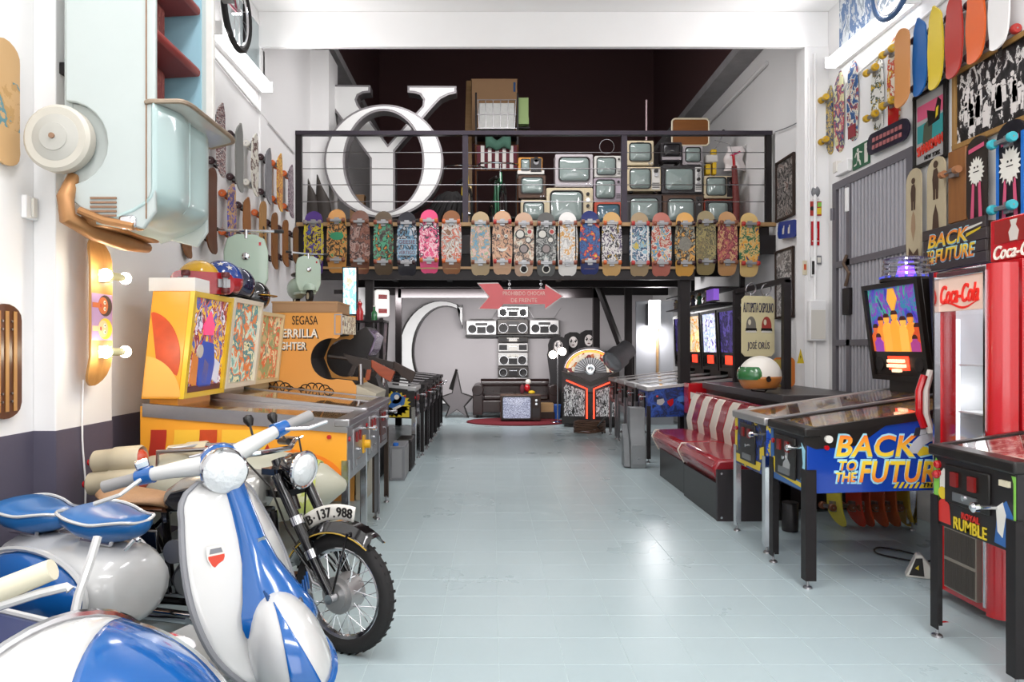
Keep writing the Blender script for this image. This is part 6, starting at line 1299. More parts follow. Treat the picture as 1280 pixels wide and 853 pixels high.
sw = [(-.18+.32*k/14, -.062+.014*sin(k*.55)+.004) for k in range(15)]; shape(mat('ink_cola_red', '#d8281e', .35), hd, sw+[(x, z-.012*sin(pi*i/14)) for i, (x, z) in list(enumerate(sw))[::-1]], M, 'swash', .004)
MB().box(.03, .036, -DY+.09, DY-.09, .72, 1.6).build('door_glass', PANE, fr, smooth=0)
il = bpy.data.lights.new('fridge_lamp', 'POINT'); il.energy = .8; il.shadow_soft_size = .06; ilo = bpy.data.objects.new('fridge_lamp', il); ilo.location = (2.72, 3.76, 1.7); COL.objects.link(ilo)
il2 = ilo.copy(); COL.objects.link(il2); il2.location = (2.68, 3.9, 1.15)
g0 = MB().box(.0, .03, -.13, .13, .1, .62).build('grille_plate', mat('grille_beige', '#8d857a', .5), fr); p0 = None
for k in range(22):
    for j, (z0, z1) in enumerate(((.11, .25), (.27, .42), (.44, .6))):
        if p0 is None: p0 = MB().box(-.006, .002, -.0036, .0036, 0, .145).build('slat', mat('grille_dark', '#4a443e', .6), g0); o = p0
        else: o = p0.copy(); COL.objects.link(o)
        o.location = (0, -.115+k*.011, z0); o.scale = (1, 1, (z1-z0)/.145); o.parent = g0
for k, (x, y, z, c) in enumerate(((.3, -.05, 1.308, '#c8322a'), (.3, -.12, 1.308, '#d8d8d8'), (.3, -.05, .808, '#d8b83a'), (.3, -.12, .808, '#d8b83a'), (.3, -.1, 1.048, '#c8c8d0'))):
    c_ = tag(MB().lathe([(.028, 0), (.033, .006), (.033, .105), (.028, .112)], n=14).build('can', mat('can_%d' % k, c, .3, .5)), '%s drink can on the %s shelf of the fridge' % (('red', 'white', 'nearer yellow', 'farther yellow', 'silver')[k], ('top', 'top', 'bottom', 'bottom', 'middle')[k]), 'can'); c_.location = (2.47+x, 3.76+y*1.0*(1 if k != 2 else .2), z)
hb3 = T('sign_box', 'red box with a bottle picture and white script standing on the fridge', 'sign', (2.6, 3.52, 1.842))
MB().box(.0, .5, -.2, .2, 0, .22).build('body', RED, hb3, bev=.01); M = FR((-.001, 0, .0), (0, -1, 0), (0, 0, 1))
text('Coca-Cola', WHP, hb3, FR((-.001, -.0, .045), (0, -1, 0), (0, 0, 1)), .33, .07, .003, shear=.35, bold=.012)
shape(mat('ink_brick', '#8a1a16', .4), hb3, [(-.16, .09), (.16, .09), (.16, .205), (-.16, .205)], M); shape(mat('ink_bottle', '#c8c0b8', .4), hb3, [(-.05, .095), (.0, .095), (.01, .14), (-.01, .17), (.0, .2), (-.05, .2), (-.04, .17), (-.06, .14)], M, R, .003)
# lettered plank sign
ps = T('plank_sign', 'dark plank sign lettered in orange and yellow hung over the deep blue pinball machine', 'sign', (3.36, 5.2, 1.985)); WPL = wood('grey_plank', '#4a4140', '#332b2b', axis=1)
for k in range(4): MB().box(0, .022, -.36+(.01 if k % 2 else 0), .36-(.012 if k % 3 else 0), .081*k, .081*k+.078).build('plank', WPL, ps, bev=.003)
for y in (-.25, .25): MB().box(.022, .14, y-.02, y+.02, .02, .3).build('batten', DWOOD, ps)
M0 = lambda u, z: FR((-.001, -u, z), (0, -1, 0), (0, 0, 1))
for s_, u, z, w_, h_ in (('BACK', -.05, .225, .46, .1), ('TO', -.25, .13, .08, .05), ('THE', -.25, .075, .1, .045), ('FUTURE', .03, .105, .44, .095)):
    text(s_, EDGE, ps, M0(u, z), w_+.016, h_+.016, .001, shear=.2, bold=.03); text(s_, rampm('ink_plank_'+s_.lower(), *((z+h_/2, z-h_/2) if s_ == 'BACK' else (z-h_/2, z+h_/2))), ps, M0(u, z), w_, h_, .0025, shear=.2, bold=.015)
shape(UW, ps, [(.13, .24), (.32, .27), (.32, .28), (.14, .265)], FR((-.001, 0, 0), (0, -1, 0), (0, 0, 1))); shape(INKY, ps, [(.15, .2), (.3, .235), (.31, .25), (.16, .225)], FR((-.001, 0, 0), (0, -1, 0), (0, 0, 1)))

# counter behind the bench, rack posts, hanging sign, helmet
ct = T('counter', 'dark counter behind the striped bench', 'counter', (2.45, 6.0, 0)); MB().box(0, .79, 0, 2.3, .93, 1.0).build('worktop', mat('dark_grey_top', '#3c3838', .4), ct, bev=.005); MB().box(.04, .77, .03, 2.27, .1, .93).build('body', BLACK, ct)
for y in (.2, 2.1): MB().box(.1, .7, y-.04, y+.04, 0, .1).build('foot', BLACK, ct)
rk = T('steel_rack', 'black steel rack frame holding the painted road sign', 'rack', (2.85, 6.9, 1.0))
for y in (0, 1.4): MB().box(-.035, .035, y-.035, y+.035, 0, 1.06).build('post', BLACKM, rk)
MB().box(-.025, .025, -.035, 1.435, 1.03, 1.08).build('top_bar', BLACKM, rk); MB().tube([(.0, .05, .02), (.0, 1.3, .75)], .018, 6).build('brace', BLACKM, rk)
sg = T('road_sign', 'cream painted sign with two helmets and blue lettering hung from the black rack', 'sign', (xx(948, 7.3), 7.3, zz(408, 7.3)), radians(14)); sg.rotation_euler = (0, 0, radians(18))
w_, h_ = .2, .31; c_ = .04
MB().prism([(-w_+c_, -h_), (w_-c_, -h_), (w_, -h_+c_), (w_, h_-c_), (w_-c_, h_), (-w_+c_, h_), (-w_, h_-c_), (-w_, -h_+c_)], 'y', 0, .012).build('plate', mat('sign_cream', '#d8cda2', .5, noise=.05), sg, smooth=0)
INN = mat('ink_navy', '#28264a', .5); M = lambda z: FR((0, -.001, z), (1, 0, 0), (0, 0, 1))
text('AUTOPISTA CASPOLINO', INN, sg, M(.19), .37, .1); text('JOSÉ ORÚS', INN, sg, M(-.2), .27, .11)
for x, c in ((-.09, mat('ink_grey_helmet', '#77736a', .5)), (.1, mat('ink_red_helmet', '#a03c34', .5))):
    shape(c, sg, [(x+.06*cos(a), .0+.1*sin(a)) for a in [pi*k/12 for k in range(13)]]+[(x-.06, -.03), (x+.06, -.03)], M(0)); shape(BLACK, sg, [(x-.07, -.05), (x+.07, -.05), (x+.065, -.02), (x-.065, -.02)], M(0), R, .003); shape(UW, sg, [(x-.065, -.065), (x+.065, -.065), (x+.06, -.045), (x-.06, -.045)], M(0), R, .003); shape(CREAM, sg, circ(x-.02, .04, .018, 12, .03), M(0), R, .003)
for x in (-.09, .1): MB().torus((x, .005, h_+.07), (0, 1, .3), .06, .007, 20, 6).tube([(x, .005, h_+.0), (x, .005, h_+.03)], .006, 6).build('hanging_ring', STEEL, sg)
he = helmet('white and tan helmet with a green visor on the dark counter', (xx(950, 6.3), 6.3, 1.0), radians(200), UW, r=.165)
MB().ell((0, 0, .157), (.19, .17, .172), 22, 6, -.75, -.05).build('lower_shell', mat('helmet_tan', '#a86a32', .3), he, solid=.006)
shape(BLACK, he, circ(0, 0, .026), FR((.05, .165, .13), (1, 0, 0), (0, 0, 1)).copy() @ Matrix.Rotation(pi, 4, 'X'), 'eye', .004)
MB().ell((.06, 0, .16), (.15, .15, .13), 16, 8, -.3, .6).build('visor', mat('visor_green', '#2f6a3a', .2, coat=.5), he)
# shelf of figurines over the right row
fs = T('shelf_rack', 'black shelf of small figures above the right row of pinball machines', 'shelf', (2.95, 9.15, 0))
for z in (1.99, 2.19): MB().box(-.15, .3, 0, 2.3, z-.015, z).build('shelf', BLACKM, fs)
for y in (.02, 2.28): MB().box(.24, .3, y-.02, y+.02, 1.97, 2.62).build('upright', BLACKM, fs)
cols = ['#8a6a3a', '#3a3a44', '#a8a098', '#6a2a26', '#2f6a4a', '#c8b48a', '#4a4660', '#7a4a2a', '#b8b0b0', '#3a2a26']
words_ = ('brown', 'charcoal', 'pale grey', 'maroon', 'green', 'cream', 'slate', 'chestnut', 'silver', 'dark brown')
fp = None
for k in range(14):
    y = 9.25+.155*k; h = .15+.03*((k*7) % 3)
    o = T('figurine', 'small %s figurine, %s on the black shelf over the pinball machines' % (words_[k % 10], ('nearest', 'second', 'third', 'fourth', 'fifth', 'sixth', 'seventh', 'eighth', 'ninth', 'tenth', 'eleventh', 'twelfth', 'thirteenth', 'farthest')[k]), 'figurine', (2.88+.03*(k % 2), y, 1.99), 0, 'figurines on the shelf above the right row')
    c = mat('figure_%d' % (k % 10), cols[k % 10], .45)
    MB().lathe([(.035, 0), (.03, .03), (.022, h*.4), (.036, h*.62), (.012, h*.74)], n=10).build('body', c, o); MB().ell((0, 0, h*.84), (.024, .024, .027), 10, 6).build('head', mat('figure_%d' % ((k+3) % 10), cols[(k+3) % 10], .45), o)
    MB().tube([(0, -.035, h*.6), (-.02, -.055, h*.45), (-.04, -.05, h*.55)], .009, 5).tube([(0, .035, h*.6), (-.02, .055, h*.45)], .009, 5).build('arms', c, o)
pb_ = T('sign_box', 'violet lit sign strip on the top shelf over the right row', 'sign', (2.83, 9.0, 2.0)); MB().box(-.03, .04, -.0, .3, .005, .15).build('case', mat('violet_lit', '#8a5ad0', .4, emit=.6), pb_); MB().box(-.034, .044, -.01, .31, -.008, .005).build('base', BLACK, pb_)

def OVAL(t): return (Matrix.Rotation(radians(t), 3, 'X') @ Matrix(((0, 1, 0), (0, 0, 1), (1, 0, 0)))).to_euler()
# framed pictures and plates on the right wall
def framed(label, x, y0, y1, z0, z1, fm, pm, t_=.03, cat='picture', mat_=None):
    o = T('framed_picture', label, cat, (x, (y0+y1)/2, (z0+z1)/2)); h, v = (y1-y0)/2, (z1-z0)/2
    MB().frame(-h, h, -v, v, t_, -.03, .0, 'x').build('frame', fm, o, bev=.003); MB().box(-.012, .0, -h+t_*.8, h-t_*.8, -v+t_*.8, v-t_*.8).build('picture', pm, o, smooth=0)
    return o, lambda d=.013: FR((-d, 0, 0), (0, -1, 0), (0, 0, 1))
o, M = framed('large black and white crowd photograph in a gilt frame on the right wall', XR-.01, 4.35, 5.36, 2.88, 3.47, wood('gilt_frame', '#a8824a', '#8a6636'), art('crowd_bw', ['#0e0c0d', '#0e0c0d', '#2a2628', '#d8d4d0', '#0e0c0d'], 12, 98, stretch=(1, 1, .6)), .035)
rr = random.Random(11)
for k in range(26):
    u = -.38+.76*rr.random(); v = -.14+.2*rr.random(); s = .02+.016*rr.random()
    shape(mat('ink_bone', '#dcd6d2', .5), o, [(u-s, v-.09), (u+s, v-.09), (u+s*.8, v+.02), (u-s*.8, v+.02)], M(), 'print', .0012); shape(mat('ink_bone', '#dcd6d2', .5), o, circ(u, v+.045, s*.75, 10), M(), 'print', .0012)
o, M = framed('black framed poster lettered SHARKMAN NEW YORK on the right wall', XR-.01, 5.44, 5.86, 2.86, 3.46, BLACK, mat('poster_grey', '#a8a6a4', .5), .025)
shape(pink, o, [(-.17, .08), (.17, .08), (.17, .2), (-.17, .2)], M(), R, .001); shape(mat('ink_teal', '#2f8f8f', .5), o, [(-.17, -.1), (.17, -.1), (.17, .06), (-.17, .04)], M(), R, .001)
shape(mat('ink_moss', '#4a5040', .5), o, [(-.1, -.14), (.02, -.14), (.03, .0), (-.02, .06), (-.08, .03)], M(), R, .002); shape(BLACK, o, [(-.02, .0), (.12, .02), (.14, .16), (.1, .2), (.06, .1), (-.04, .14)], M(), R, .0025); shape(INKY, o, [(.07, .04), (.1, .06), (.11, .13), (.08, .12)], M(), R, .003)
text('SHARKMAN', mat('ink_flame', '#d83a2a', .4), o, FR((-.013, .0, -.15), (0, -1, .12), (0, .12, 1)), .33, .08, .004, bold=.02); text('NEW YORK', BLACK, o, FR((-.013, -.03, -.235), (0, -1, 0), (0, 0, 1)), .2, .035, .002)
MOTO = art('moto_print', ['#4a4444', '#8a8480', '#2a2626', '#a8a09a', '#6a4a40'], 7, 99)
framed('dark framed motorcycle picture by the right end of the railing', XR-.005, 8.2, 8.72, 2.93, 3.66, DWOOD, MOTO, .025)
framed('brown framed pale picture under the blue oval deck on the right wall', XR-.005, 8.22, 8.74, 1.75, 2.58, DWOOD, art('moto_pale', ['#a8a4a0', '#8a8480', '#c8c4c0', '#5a5654', '#b8b4b0'], 6, 100), .025)
ov = skateboard('blue oval deck with white marks by the end of the railing', (XR-.06, 8.3, zz(287, 8.3)), mat('deck_royal', '#1e3a8c', .35), .2, .55, 'pop', .01, 0, None, rot=OVAL(6))
for z in (-.08, .08): shape(UW, ov, [(-.05, z-.02), (.05, z-.02), (.05, z+.0), (.02, z+.01), (.02, z+.03), (-.05, z+.03)], FR((0, -.0095, 0), (1, 0, 0), (0, 0, 1)))
ov = skateboard('black oval deck with pink lettering above the metal gate', (XR-.05, 6.22, zz(172, 6.22)), mat('deck_midnight', '#221c2e', .35), .19, .66, 'pop', .01, 0, None, rot=OVAL(2))
for x, s_ in ((.03, 'SANTA FE'), (-.035, 'NO DEALS')): b = MB(); [b.box(-.0+x-.018, x+.018, -.0125, -.0085, -.24+.06*k, -.2+.06*k) for k in range(8)]; b.build('print', mat('ink_rose', '#b06a6a', .5), ov, smooth=0)
ex = T('exit_sign', 'green emergency exit sign with a running figure above the gate', 'sign', (XR-.004, 6.73, 3.22)); MB().box(-.012, 0, -.15, .15, -.11, .11).build('plate', mat('exit_green', '#1d5a3a', .4), ex)
M = FR((-.012, 0, 0), (0, -1, 0), (0, 0, 1)); shape(UW, ex, [(.07, -.09), (.13, -.09), (.13, .09), (.07, .09)], M); shape(UW, ex, circ(-.05, .065, .018, 12), M)
for P in ([(-.07, .04), (-.03, .045), (-.02, -.02), (-.06, -.03)], [(-.06, -.03), (-.03, -.02), (-.0, -.05), (.01, -.09), (-.01, -.09), (-.03, -.05)], [(-.06, -.03), (-.045, -.02), (-.08, -.06), (-.12, -.065), (-.12, -.08), (-.075, -.075)], [(-.04, .04), (.02, .02), (.03, .03), (-.03, .05)], [(-.07, .04), (-.1, .0), (-.11, .01), (-.08, .05)]): shape(UW, ex, P, M)
el_ = T('emergency_light', 'white emergency light box left of the exit sign', 'lamp', (XR-.002, 7.05, 3.18)); MB().box(-.05, 0, -.14, .12, -.06, .06).build('body', WHITE, el_, bev=.01); MB().box(-.06, -.0, .06, .14, -.02, .09).build('driver', UW, el_, bev=.005)
PY = 7.395
def plate(label, name, px0, px1, py0, py1, m, cat='sign', d=.01, Y=PY):
    o = T(name, label, cat, (xx((px0+px1)/2, Y), Y, zz((py0+py1)/2, Y))); w, h = (xx(px1, Y)-xx(px0, Y))/2, (zz(py0, Y)-zz(py1, Y))/2
    MB().box(-w, w, -d, 0, -h, h).build('plate', m, o, bev=.002); return o, w, h
o, w_, h_ = plate('red fire extinguisher sign on the right pillar', 'safety_sign', 1013.5, 1024, 277, 307, RED); M = FR((0, -.01, 0), (1, 0, 0), (0, 0, 1)); shape(UW, o, [(-.018, -.05), (.018, -.05), (.018, .05), (.006, .07), (-.006, .07), (-.018, .05)], M); shape(UW, o, [(-.035, -.085), (.035, -.085), (.035, -.075), (-.035, -.075)], M); shape(RED, o, [(-.008, -.04), (.008, -.04), (.008, .04), (-.008, .04)], M, R, .003)
o, w_, h_ = plate('small red, yellow and green plate above the fire extinguisher sign', 'plate_sign', 1011.5, 1026.5, 252, 270, mat('plate_multi', '#a8362c', .4)); M = FR((0, -.01, 0), (1, 0, 0), (0, 0, 1)); shape(INKY, o, [(.0, -.06), (.06, -.06), (.06, .01), (.0, .0)], M); shape(GRN, o, [(.02, .015), (.06, .02), (.06, .065), (.02, .06)], M); shape(BLACK, o, circ(-.035, .0, .022), M)
o, w_, h_ = plate('white switch with a grey cover on the right pillar', 'wall_switch', 1019, 1026, 320, 331, GREYM, 'switch', .02); MB().box(-w_*.6, w_*.6, -.026, -.02, -h_*.6, h_*.6).build('rocker', UW, o)
o, w_, h_ = plate('white intercom with a dark strip below the switch', 'wall_intercom', 1013, 1021, 322, 346, WHITE, 'intercom', .02); MB().box(-w_*.8, -w_*.1, -.026, -.02, -h_*.8, h_*.6).build('strip', BLACK, o)
o, w_, h_ = plate('small picture card on the left edge of the right pillar', 'picture_card', 1003, 1008.5, 326, 344, CREAM, 'card'); MB().box(-w_*.5, w_*.5, -.012, -.01, -h_*.3, h_*.5).build('print', RST, o)
o = T('bell', 'small grey dome bell on the right pillar above the plates', 'bell', (xx(1019.5, PY), PY, zz(240, PY))); MB().ell((0, 0, 0), (.045, .035, .06), 14, 8).build('dome', GREYM, o); MB().box(-.035, .035, -.02, .005, -.075, -.06).build('base', WHITE, o)
eb = T('fuse_box', 'white fuse box on the right wall beside the counter', 'fuse box', (xx(994, 7.9), 7.38, zz(400, 7.38))); MB().box(-.1, .08, -.06, .0, -.22, .2).build('case', WHITE, eb, bev=.01); MB().box(-.085, .065, -.066, -.06, -.2, .1).build('door', UW, eb, bev=.003)
ws = T('warning_sign', 'yellow triangular warning sign below the fuse box', 'sign', (xx(1000.5, 7.39), 7.39, zz(446, 7.39))); MB().prism([(-.036, -.07), (.036, -.07), (.0, .08)], 'y', -.006, 0).build('plate', INKY, ws, smooth=0); shape(BLACK, ws, [(-.006, -.03), (.008, .0), (.0, .0), (.006, .03), (-.008, -.005), (.0, -.005)], FR((0, -.006, 0), (1, 0, 0), (0, 0, 1)))
# floor odds and ends
cn = T('paint_can', 'black cylinder can on the floor at the end of the bench', 'can', (xx(991, 5.4), 5.45, 0)); MB().lathe([(.058, 0), (.06, .01), (.06, .21), (.055, .22)], n=20).build('body', mat('can_black', '#1e1a1b', .4, noise=.4, scale=30), cn); MB().torus((0, 0, .215), (0, 0, 1), .058, .005, 20, 6).build('rim', BLACKM, cn)
pa = T('power_adapter', 'small white power box with a dark face on the floor by the fridge', 'adapter', (xx(1152, 4.35), 4.35, 0), radians(-25)); b = MB(); b.prism([(-.09, 0), (.06, 0), (.09, .02), (.0, .14), (-.03, .14)], 'y', -.045, .045); b.build('case', UW, pa, bev=.008)
shape(BLACK, pa, [(-.07, .015), (.01, .015), (.0, .125), (-.035, .12)], FR((0, -.0455, 0), (1, 0, 0), (0, 0, 1)), 'face'); shape(INKY, pa, [(-.04, .06), (-.02, .05), (-.02, .08)], FR((0, -.047, 0), (1, 0, 0), (0, 0, 1)), 'mark')
cable('black cable looping over the floor beside the white power box', [(xx(1152, 4.4)+.03, 4.45, .012), (2.75, 4.5, .012), (2.85, 4.75, .012), (2.7, 4.95, .012), (2.6, 4.8, .012), (2.78, 4.62, .012), (3.0, 4.7, .012), (3.2, 4.6, .012)], .006, BLACK, 'cable')
rb = T('sign_tube', 'curved red and white neon light hung on the left side of the fridge', 'sign', (2.6, 4.12, 1.1)); MB().tube([(-.1, 0, .14), (-.13, 0, .05), (-.13, 0, -.08), (-.1, 0, -.16)], .02, 8).build('red_tube', RED, rb); MB().tube([(-.06, 0, .17), (-.09, 0, .06), (-.09, 0, -.08), (-.06, 0, -.19)], .02, 8).build('white_tube', UW, rb)
tag(MB().add([(2.28, 3.62, .0015), (2.33, 3.63, .0015), (2.32, 3.645, .0015), (2.28, 3.64, .0015), (2.28, 3.62, 0), (2.33, 3.63, 0), (2.32, 3.645, 0), (2.28, 3.64, 0)], [(0, 1, 2, 3), (4, 7, 6, 5), (0, 4, 5, 1), (1, 5, 6, 2), (2, 6, 7, 3), (3, 7, 4, 0)]).build('paper_scrap', RED, smooth=0), 'small red scrap on the aqua floor in front of the black pinball machine', 'scrap')

ob = T('panel_board', 'orange edged yellow board standing on the dark counter by the fuse box', 'board', (xx(979, 7.3), 7.25, 1.002))
MB().prism(rrect(-.12, .1, 0, .3, .05), 'y', 0, .02).build('orange_edge', mat('board_orange', '#c8702a', .4), ob); MB().prism(rrect(-.12, .06, .005, .28, .03), 'y', -.008, .001).build('yellow_face', mat('board_yellow', '#b8a050', .5), ob)
# ================================================================ scooter with sidecar, motorcycle, rocket ride, hanging car
def sub_tyre(name_root, c, ax, R, r, parent, rim_m=CHROME, spokes=0, tread=True):
    ax = Vector(ax).normalized(); w = MB().torus(c, ax, R-r, r, 40, 10).build('tyre', RUBBER, parent)
    MB().torus(c, ax, R-2*r+.004, .018, 36, 8).build('rim', rim_m, w)
    if tread:
        q = ax.to_track_quat('Z', 'Y').to_matrix(); b = MB()
        for k in range(40):
            a = 2*pi*k/40; p = Vector(c)+q @ Vector((R*cos(a), R*sin(a), 0)); u = q @ Vector((cos(a), sin(a), 0)); v = ax; t_ = u.cross(v)
            M = Matrix((u, v, t_)).transposed().to_4x4(); M.translation = p
            for s in (-1, 1): b.cb((-.001, s*r*.35, 0), (.0025, r*.5, .012), M)
        stuff(b.build('tread', RUBBER, w))
    if spokes:
        q = ax.to_track_quat('Z', 'Y').to_matrix(); b = MB()
        for k in range(spokes):
            a = 2*pi*k/spokes; a2 = a+(.5 if k % 2 else -.5); p = Vector(c)+q @ Vector((.07*cos(a2), .07*sin(a2), .03*(-1)**(k//2))); e = Vector(c)+q @ Vector(((R-2*r)*cos(a), (R-2*r)*sin(a), 0)); b.tube([p, e], .0022, 4)
        stuff(b.build('spokes', CHROME, w))
    return w
sc = T('motor_scooter', 'blue and white classic motor scooter with two saddles in the left foreground', 'scooter', (-.9, 2.7, 0), radians(-24))
GRYR = mat('rubber_grey', '#7b7c80', .6); GRIP = mat('grip_grey', '#8f8d8c', .55); LENS = mat('headlamp_lens', '#dfe2e2', .12, coat=1, bump=.8, scale=45, spec=.8)
axle = Vector((.19, 0, .21)); sax = Vector((-.36, 0, .74)).normalized()
S = Matrix.Translation(axle) @ Matrix.Rotation(radians(-42), 4, sax) @ Matrix.Translation(-axle)
def sb(): b = MB(); b.M = S; return b
# leg shield
def shw(z): t_ = (z-.2)/.68; return .15+.105*sin(pi*min(1, max(0, t_))**.8) if t_ < .85 else (.15+.105*sin(pi*.85**.8))*sqrt(max(.02, 1-((t_-.85)/.15)**2*.85))
def shp(u, z): h = shw(z); return Vector((.17-.29*(z-.2)/.7-.1*u*u+(.05*((.35-z)/.15)**2 if z < .35 else 0), u*h, z))
b = MB().grid(lambda u, v: shp(-1+2*u, .2+.68*v), 20, 20); b.build('leg_shield', SWHITE, sc, solid=.01)
zs = [.2+.68*k/24 for k in range(25)]
MB().tube([shp(-1, z) for z in zs]+[shp(u, .88) for u in (-.7, -.3, .3, .7)]+[shp(1, z) for z in zs[::-1]], .013, 8).build('shield_rim', GRYR, sc)
rings = []
for z, w_, d in ((.93, .04, .02), (.86, .042, .03), (.78, .045, .04), (.68, .055, .05), (.6, .07, .07), (.54, .095, .1), (.48, .12, .135), (.44, .145, .15), (.4, .155, .15), (.37, .15, .13), (.365, .1, .08)):
    x0 = .17-.29*(z-.2)/.7+.01; rings.append([(x0-.01, -w_, z)]+[(x0+d*sin(pi*k/10)**.8, -w_*cos(pi*k/10), z) for k in range(1, 10)]+[(x0-.01, w_, z)])
hc_ = MB().loft(rings).build('horn_cover', BLUE, sc, smooth=60)
for k in range(4):
    for s in (-1, 1): MB().tube([(.17, s*(.07+.012*k), .44+.012*k), (.15, s*(.082+.012*k), .5+.012*k)], .004, 5).build('vent_louvre', mat('blue_shadow_line', '#0f3f74', .4), hc_)
MB().box(.015, .035, -.02, .02, .655, .685).build('crest_badge', CHROME, hc_)
# shield badge on the near panel
p = shp(-.62, .64); nrm = Vector((.93, -.35, .25)).normalized(); M = nrm.to_track_quat('Z', 'Y').to_matrix().to_4x4(); M.translation = p+nrm*.007
bp = [(-.03, .035), (.03, .035), (.03, -.005), (.018, -.03), (0, -.045), (-.018, -.03), (-.03, -.005)]
shape(UW, sc, [(x*1.15, y*1.12) for x, y in bp], M, 'badge', .002); shape(mat('badge_red', '#c8402a', .4), sc, [(-.03, .005), (.03, .005), (.03, -.005), (.018, -.03), (0, -.045), (-.018, -.03), (-.03, -.005)], M, 'badge_field', .003); shape(GRYR, sc, [(-.025, .012), (.025, .012), (.02, .03), (-.02, .03)], M, 'badge_band', .003)
# front mudguard, wheel and fork turned to the right
ell_c = axle+Vector((.0, 0, .06))
fe = sb().ell(ell_c, (.27, .135, .25), 28, 12, -.1, pi/2).build('front_mudguard', SWHITE, sc, solid=.006)
sb().grid(lambda u, v: (ell_c.x+.274*cos(-.1+1.5*v)*cos((u-.5)*(.5-.42*v)), ell_c.y+.139*cos(-.1+1.5*v)*sin((u-.5)*(.5-.42*v))*1.6, ell_c.z+.254*sin(-.1+1.5*v)), 8, 12).build('mudguard_stripe', BLUE, fe, solid=.006)
b = sb(); b.tube([(ell_c.x+.275*cos(2*pi*k/36), ell_c.y+.14*sin(2*pi*k/36), ell_c.z-.025) for k in range(36)], .014, 6, True); b.build('mudguard_edge', BLUE, fe)
sub_tyre('f', S @ axle, S.to_3x3() @ Vector((0, 1, 0)), .21, .05, sc, mat('rim_grey', '#8f9092', .4, .6))
for s in (-1, 1):
    sb().tube([axle+Vector((-.02, s*.08, .25)), axle+Vector((.02, s*.085, .05)), axle+Vector((.06, s*.085, -.03))], .022, 8).build('fork_link', STEEL, sc)
    sb().cyl(axle+Vector((.06, s*.075, -.0)), axle+Vector((.06, s*.11, -.0)), .05, n=18).build('damper_cap', BLUE if s < 0 else STEEL, sc)
sb().cyl(axle+Vector((0, -.07, 0)), axle+Vector((0, .07, 0)), .09, n=20).build('hub', STEEL, sc)
# handlebar and headlamp
hd = Vector((-.17, 0, .95))
hs = sb().ell(hd, (.1, .085, .08), 22, 12).build('headset', BLUE, sc)
sb().lathe([(.075, -.02), (.086, .02), (.088, .06), (.08, .075)], hd+Vector((.02, 0, -.01)), (1, 0, -.05), 28).build('headlamp_shell', CHROME, hs)
sb().lathe([(.08, .07), (.078, .082), (.06, .096), (.03, .104), (.002, .106)], hd+Vector((.02, 0, -.01)), (1, 0, -.05), 28).build('headlamp_lens', LENS, hs)
for s in (-1, 1):
    hb = sb().tube([hd+Vector((0, s*.06, .015)), hd+Vector((-.03, s*.17, .03)), hd+Vector((-.07, s*.24, .03))], [.04, .03, .026], 12).build('handlebar_half', SWHITE, sc)
    sb().tube([hd+Vector((-.07, s*.235, .03)), hd+Vector((-.1, s*.29, .028))], [.034, .03], 12).build('control_housing', BLUE, hb)
    sb().tube([hd+Vector((-.1, s*.285, .028)), hd+Vector((-.16, s*.41, .022))], [.022, .024], 12).build('grip', GRIP, hb)
    sb().tube([hd+Vector((-.07, s*.27, .03)), hd+Vector((-.02, s*.36, .01)), hd+Vector((-.06, s*.45, -.0))], .008, 6).build('lever', CHROME if s > 0 else SWHITE, hb)
sb().cb(hd+Vector((-.1, -.26, .075)), (.035, .05, .03)).build('switch', CHROME, hs, bev=.005)
# rear body, cowls, footboard, saddles
MB().box(-.55, -.03, -.2, .2, .17, .2).build('footboard', SWHITE, sc, bev=.02)
rb_ = []
for x, w_, z0, z1 in ((-.6, .1, .3, .48), (-.63, .17, .26, .54), (-.72, .22, .24, .575), (-.9, .25, .24, .585), (-1.1, .25, .25, .58), (-1.3, .2, .28, .57), (-1.42, .12, .32, .48), (-1.46, .04, .36, .42)):
    rb_.append([(x, w_*cos(2*pi*k/20)*(1 if abs(cos(2*pi*k/20)) < .7 else .98), (z0+z1)/2+(z1-z0)/2*sin(2*pi*k/20)) for k in range(20)])
body = MB().loft(rb_).build('body', SWHITE, sc, smooth=60)
for s in (-1, 1):
    c = MB().ell((-1.0 if s < 0 else -1.12, s*.2, .41), (.33, .085, .15), 28, 12).build('side_panel', BLUE, sc)
    MB().tube([((-1.0 if s < 0 else -1.12)+.345*cos(2*pi*k/36), s*.21, .41+.165*sin(2*pi*k/36)) for k in range(36)], .012, 6, True).build('panel_moulding', SWHITE, c)
SAD = mat('saddle_blue', '#1d62a0', .3, coat=.25)
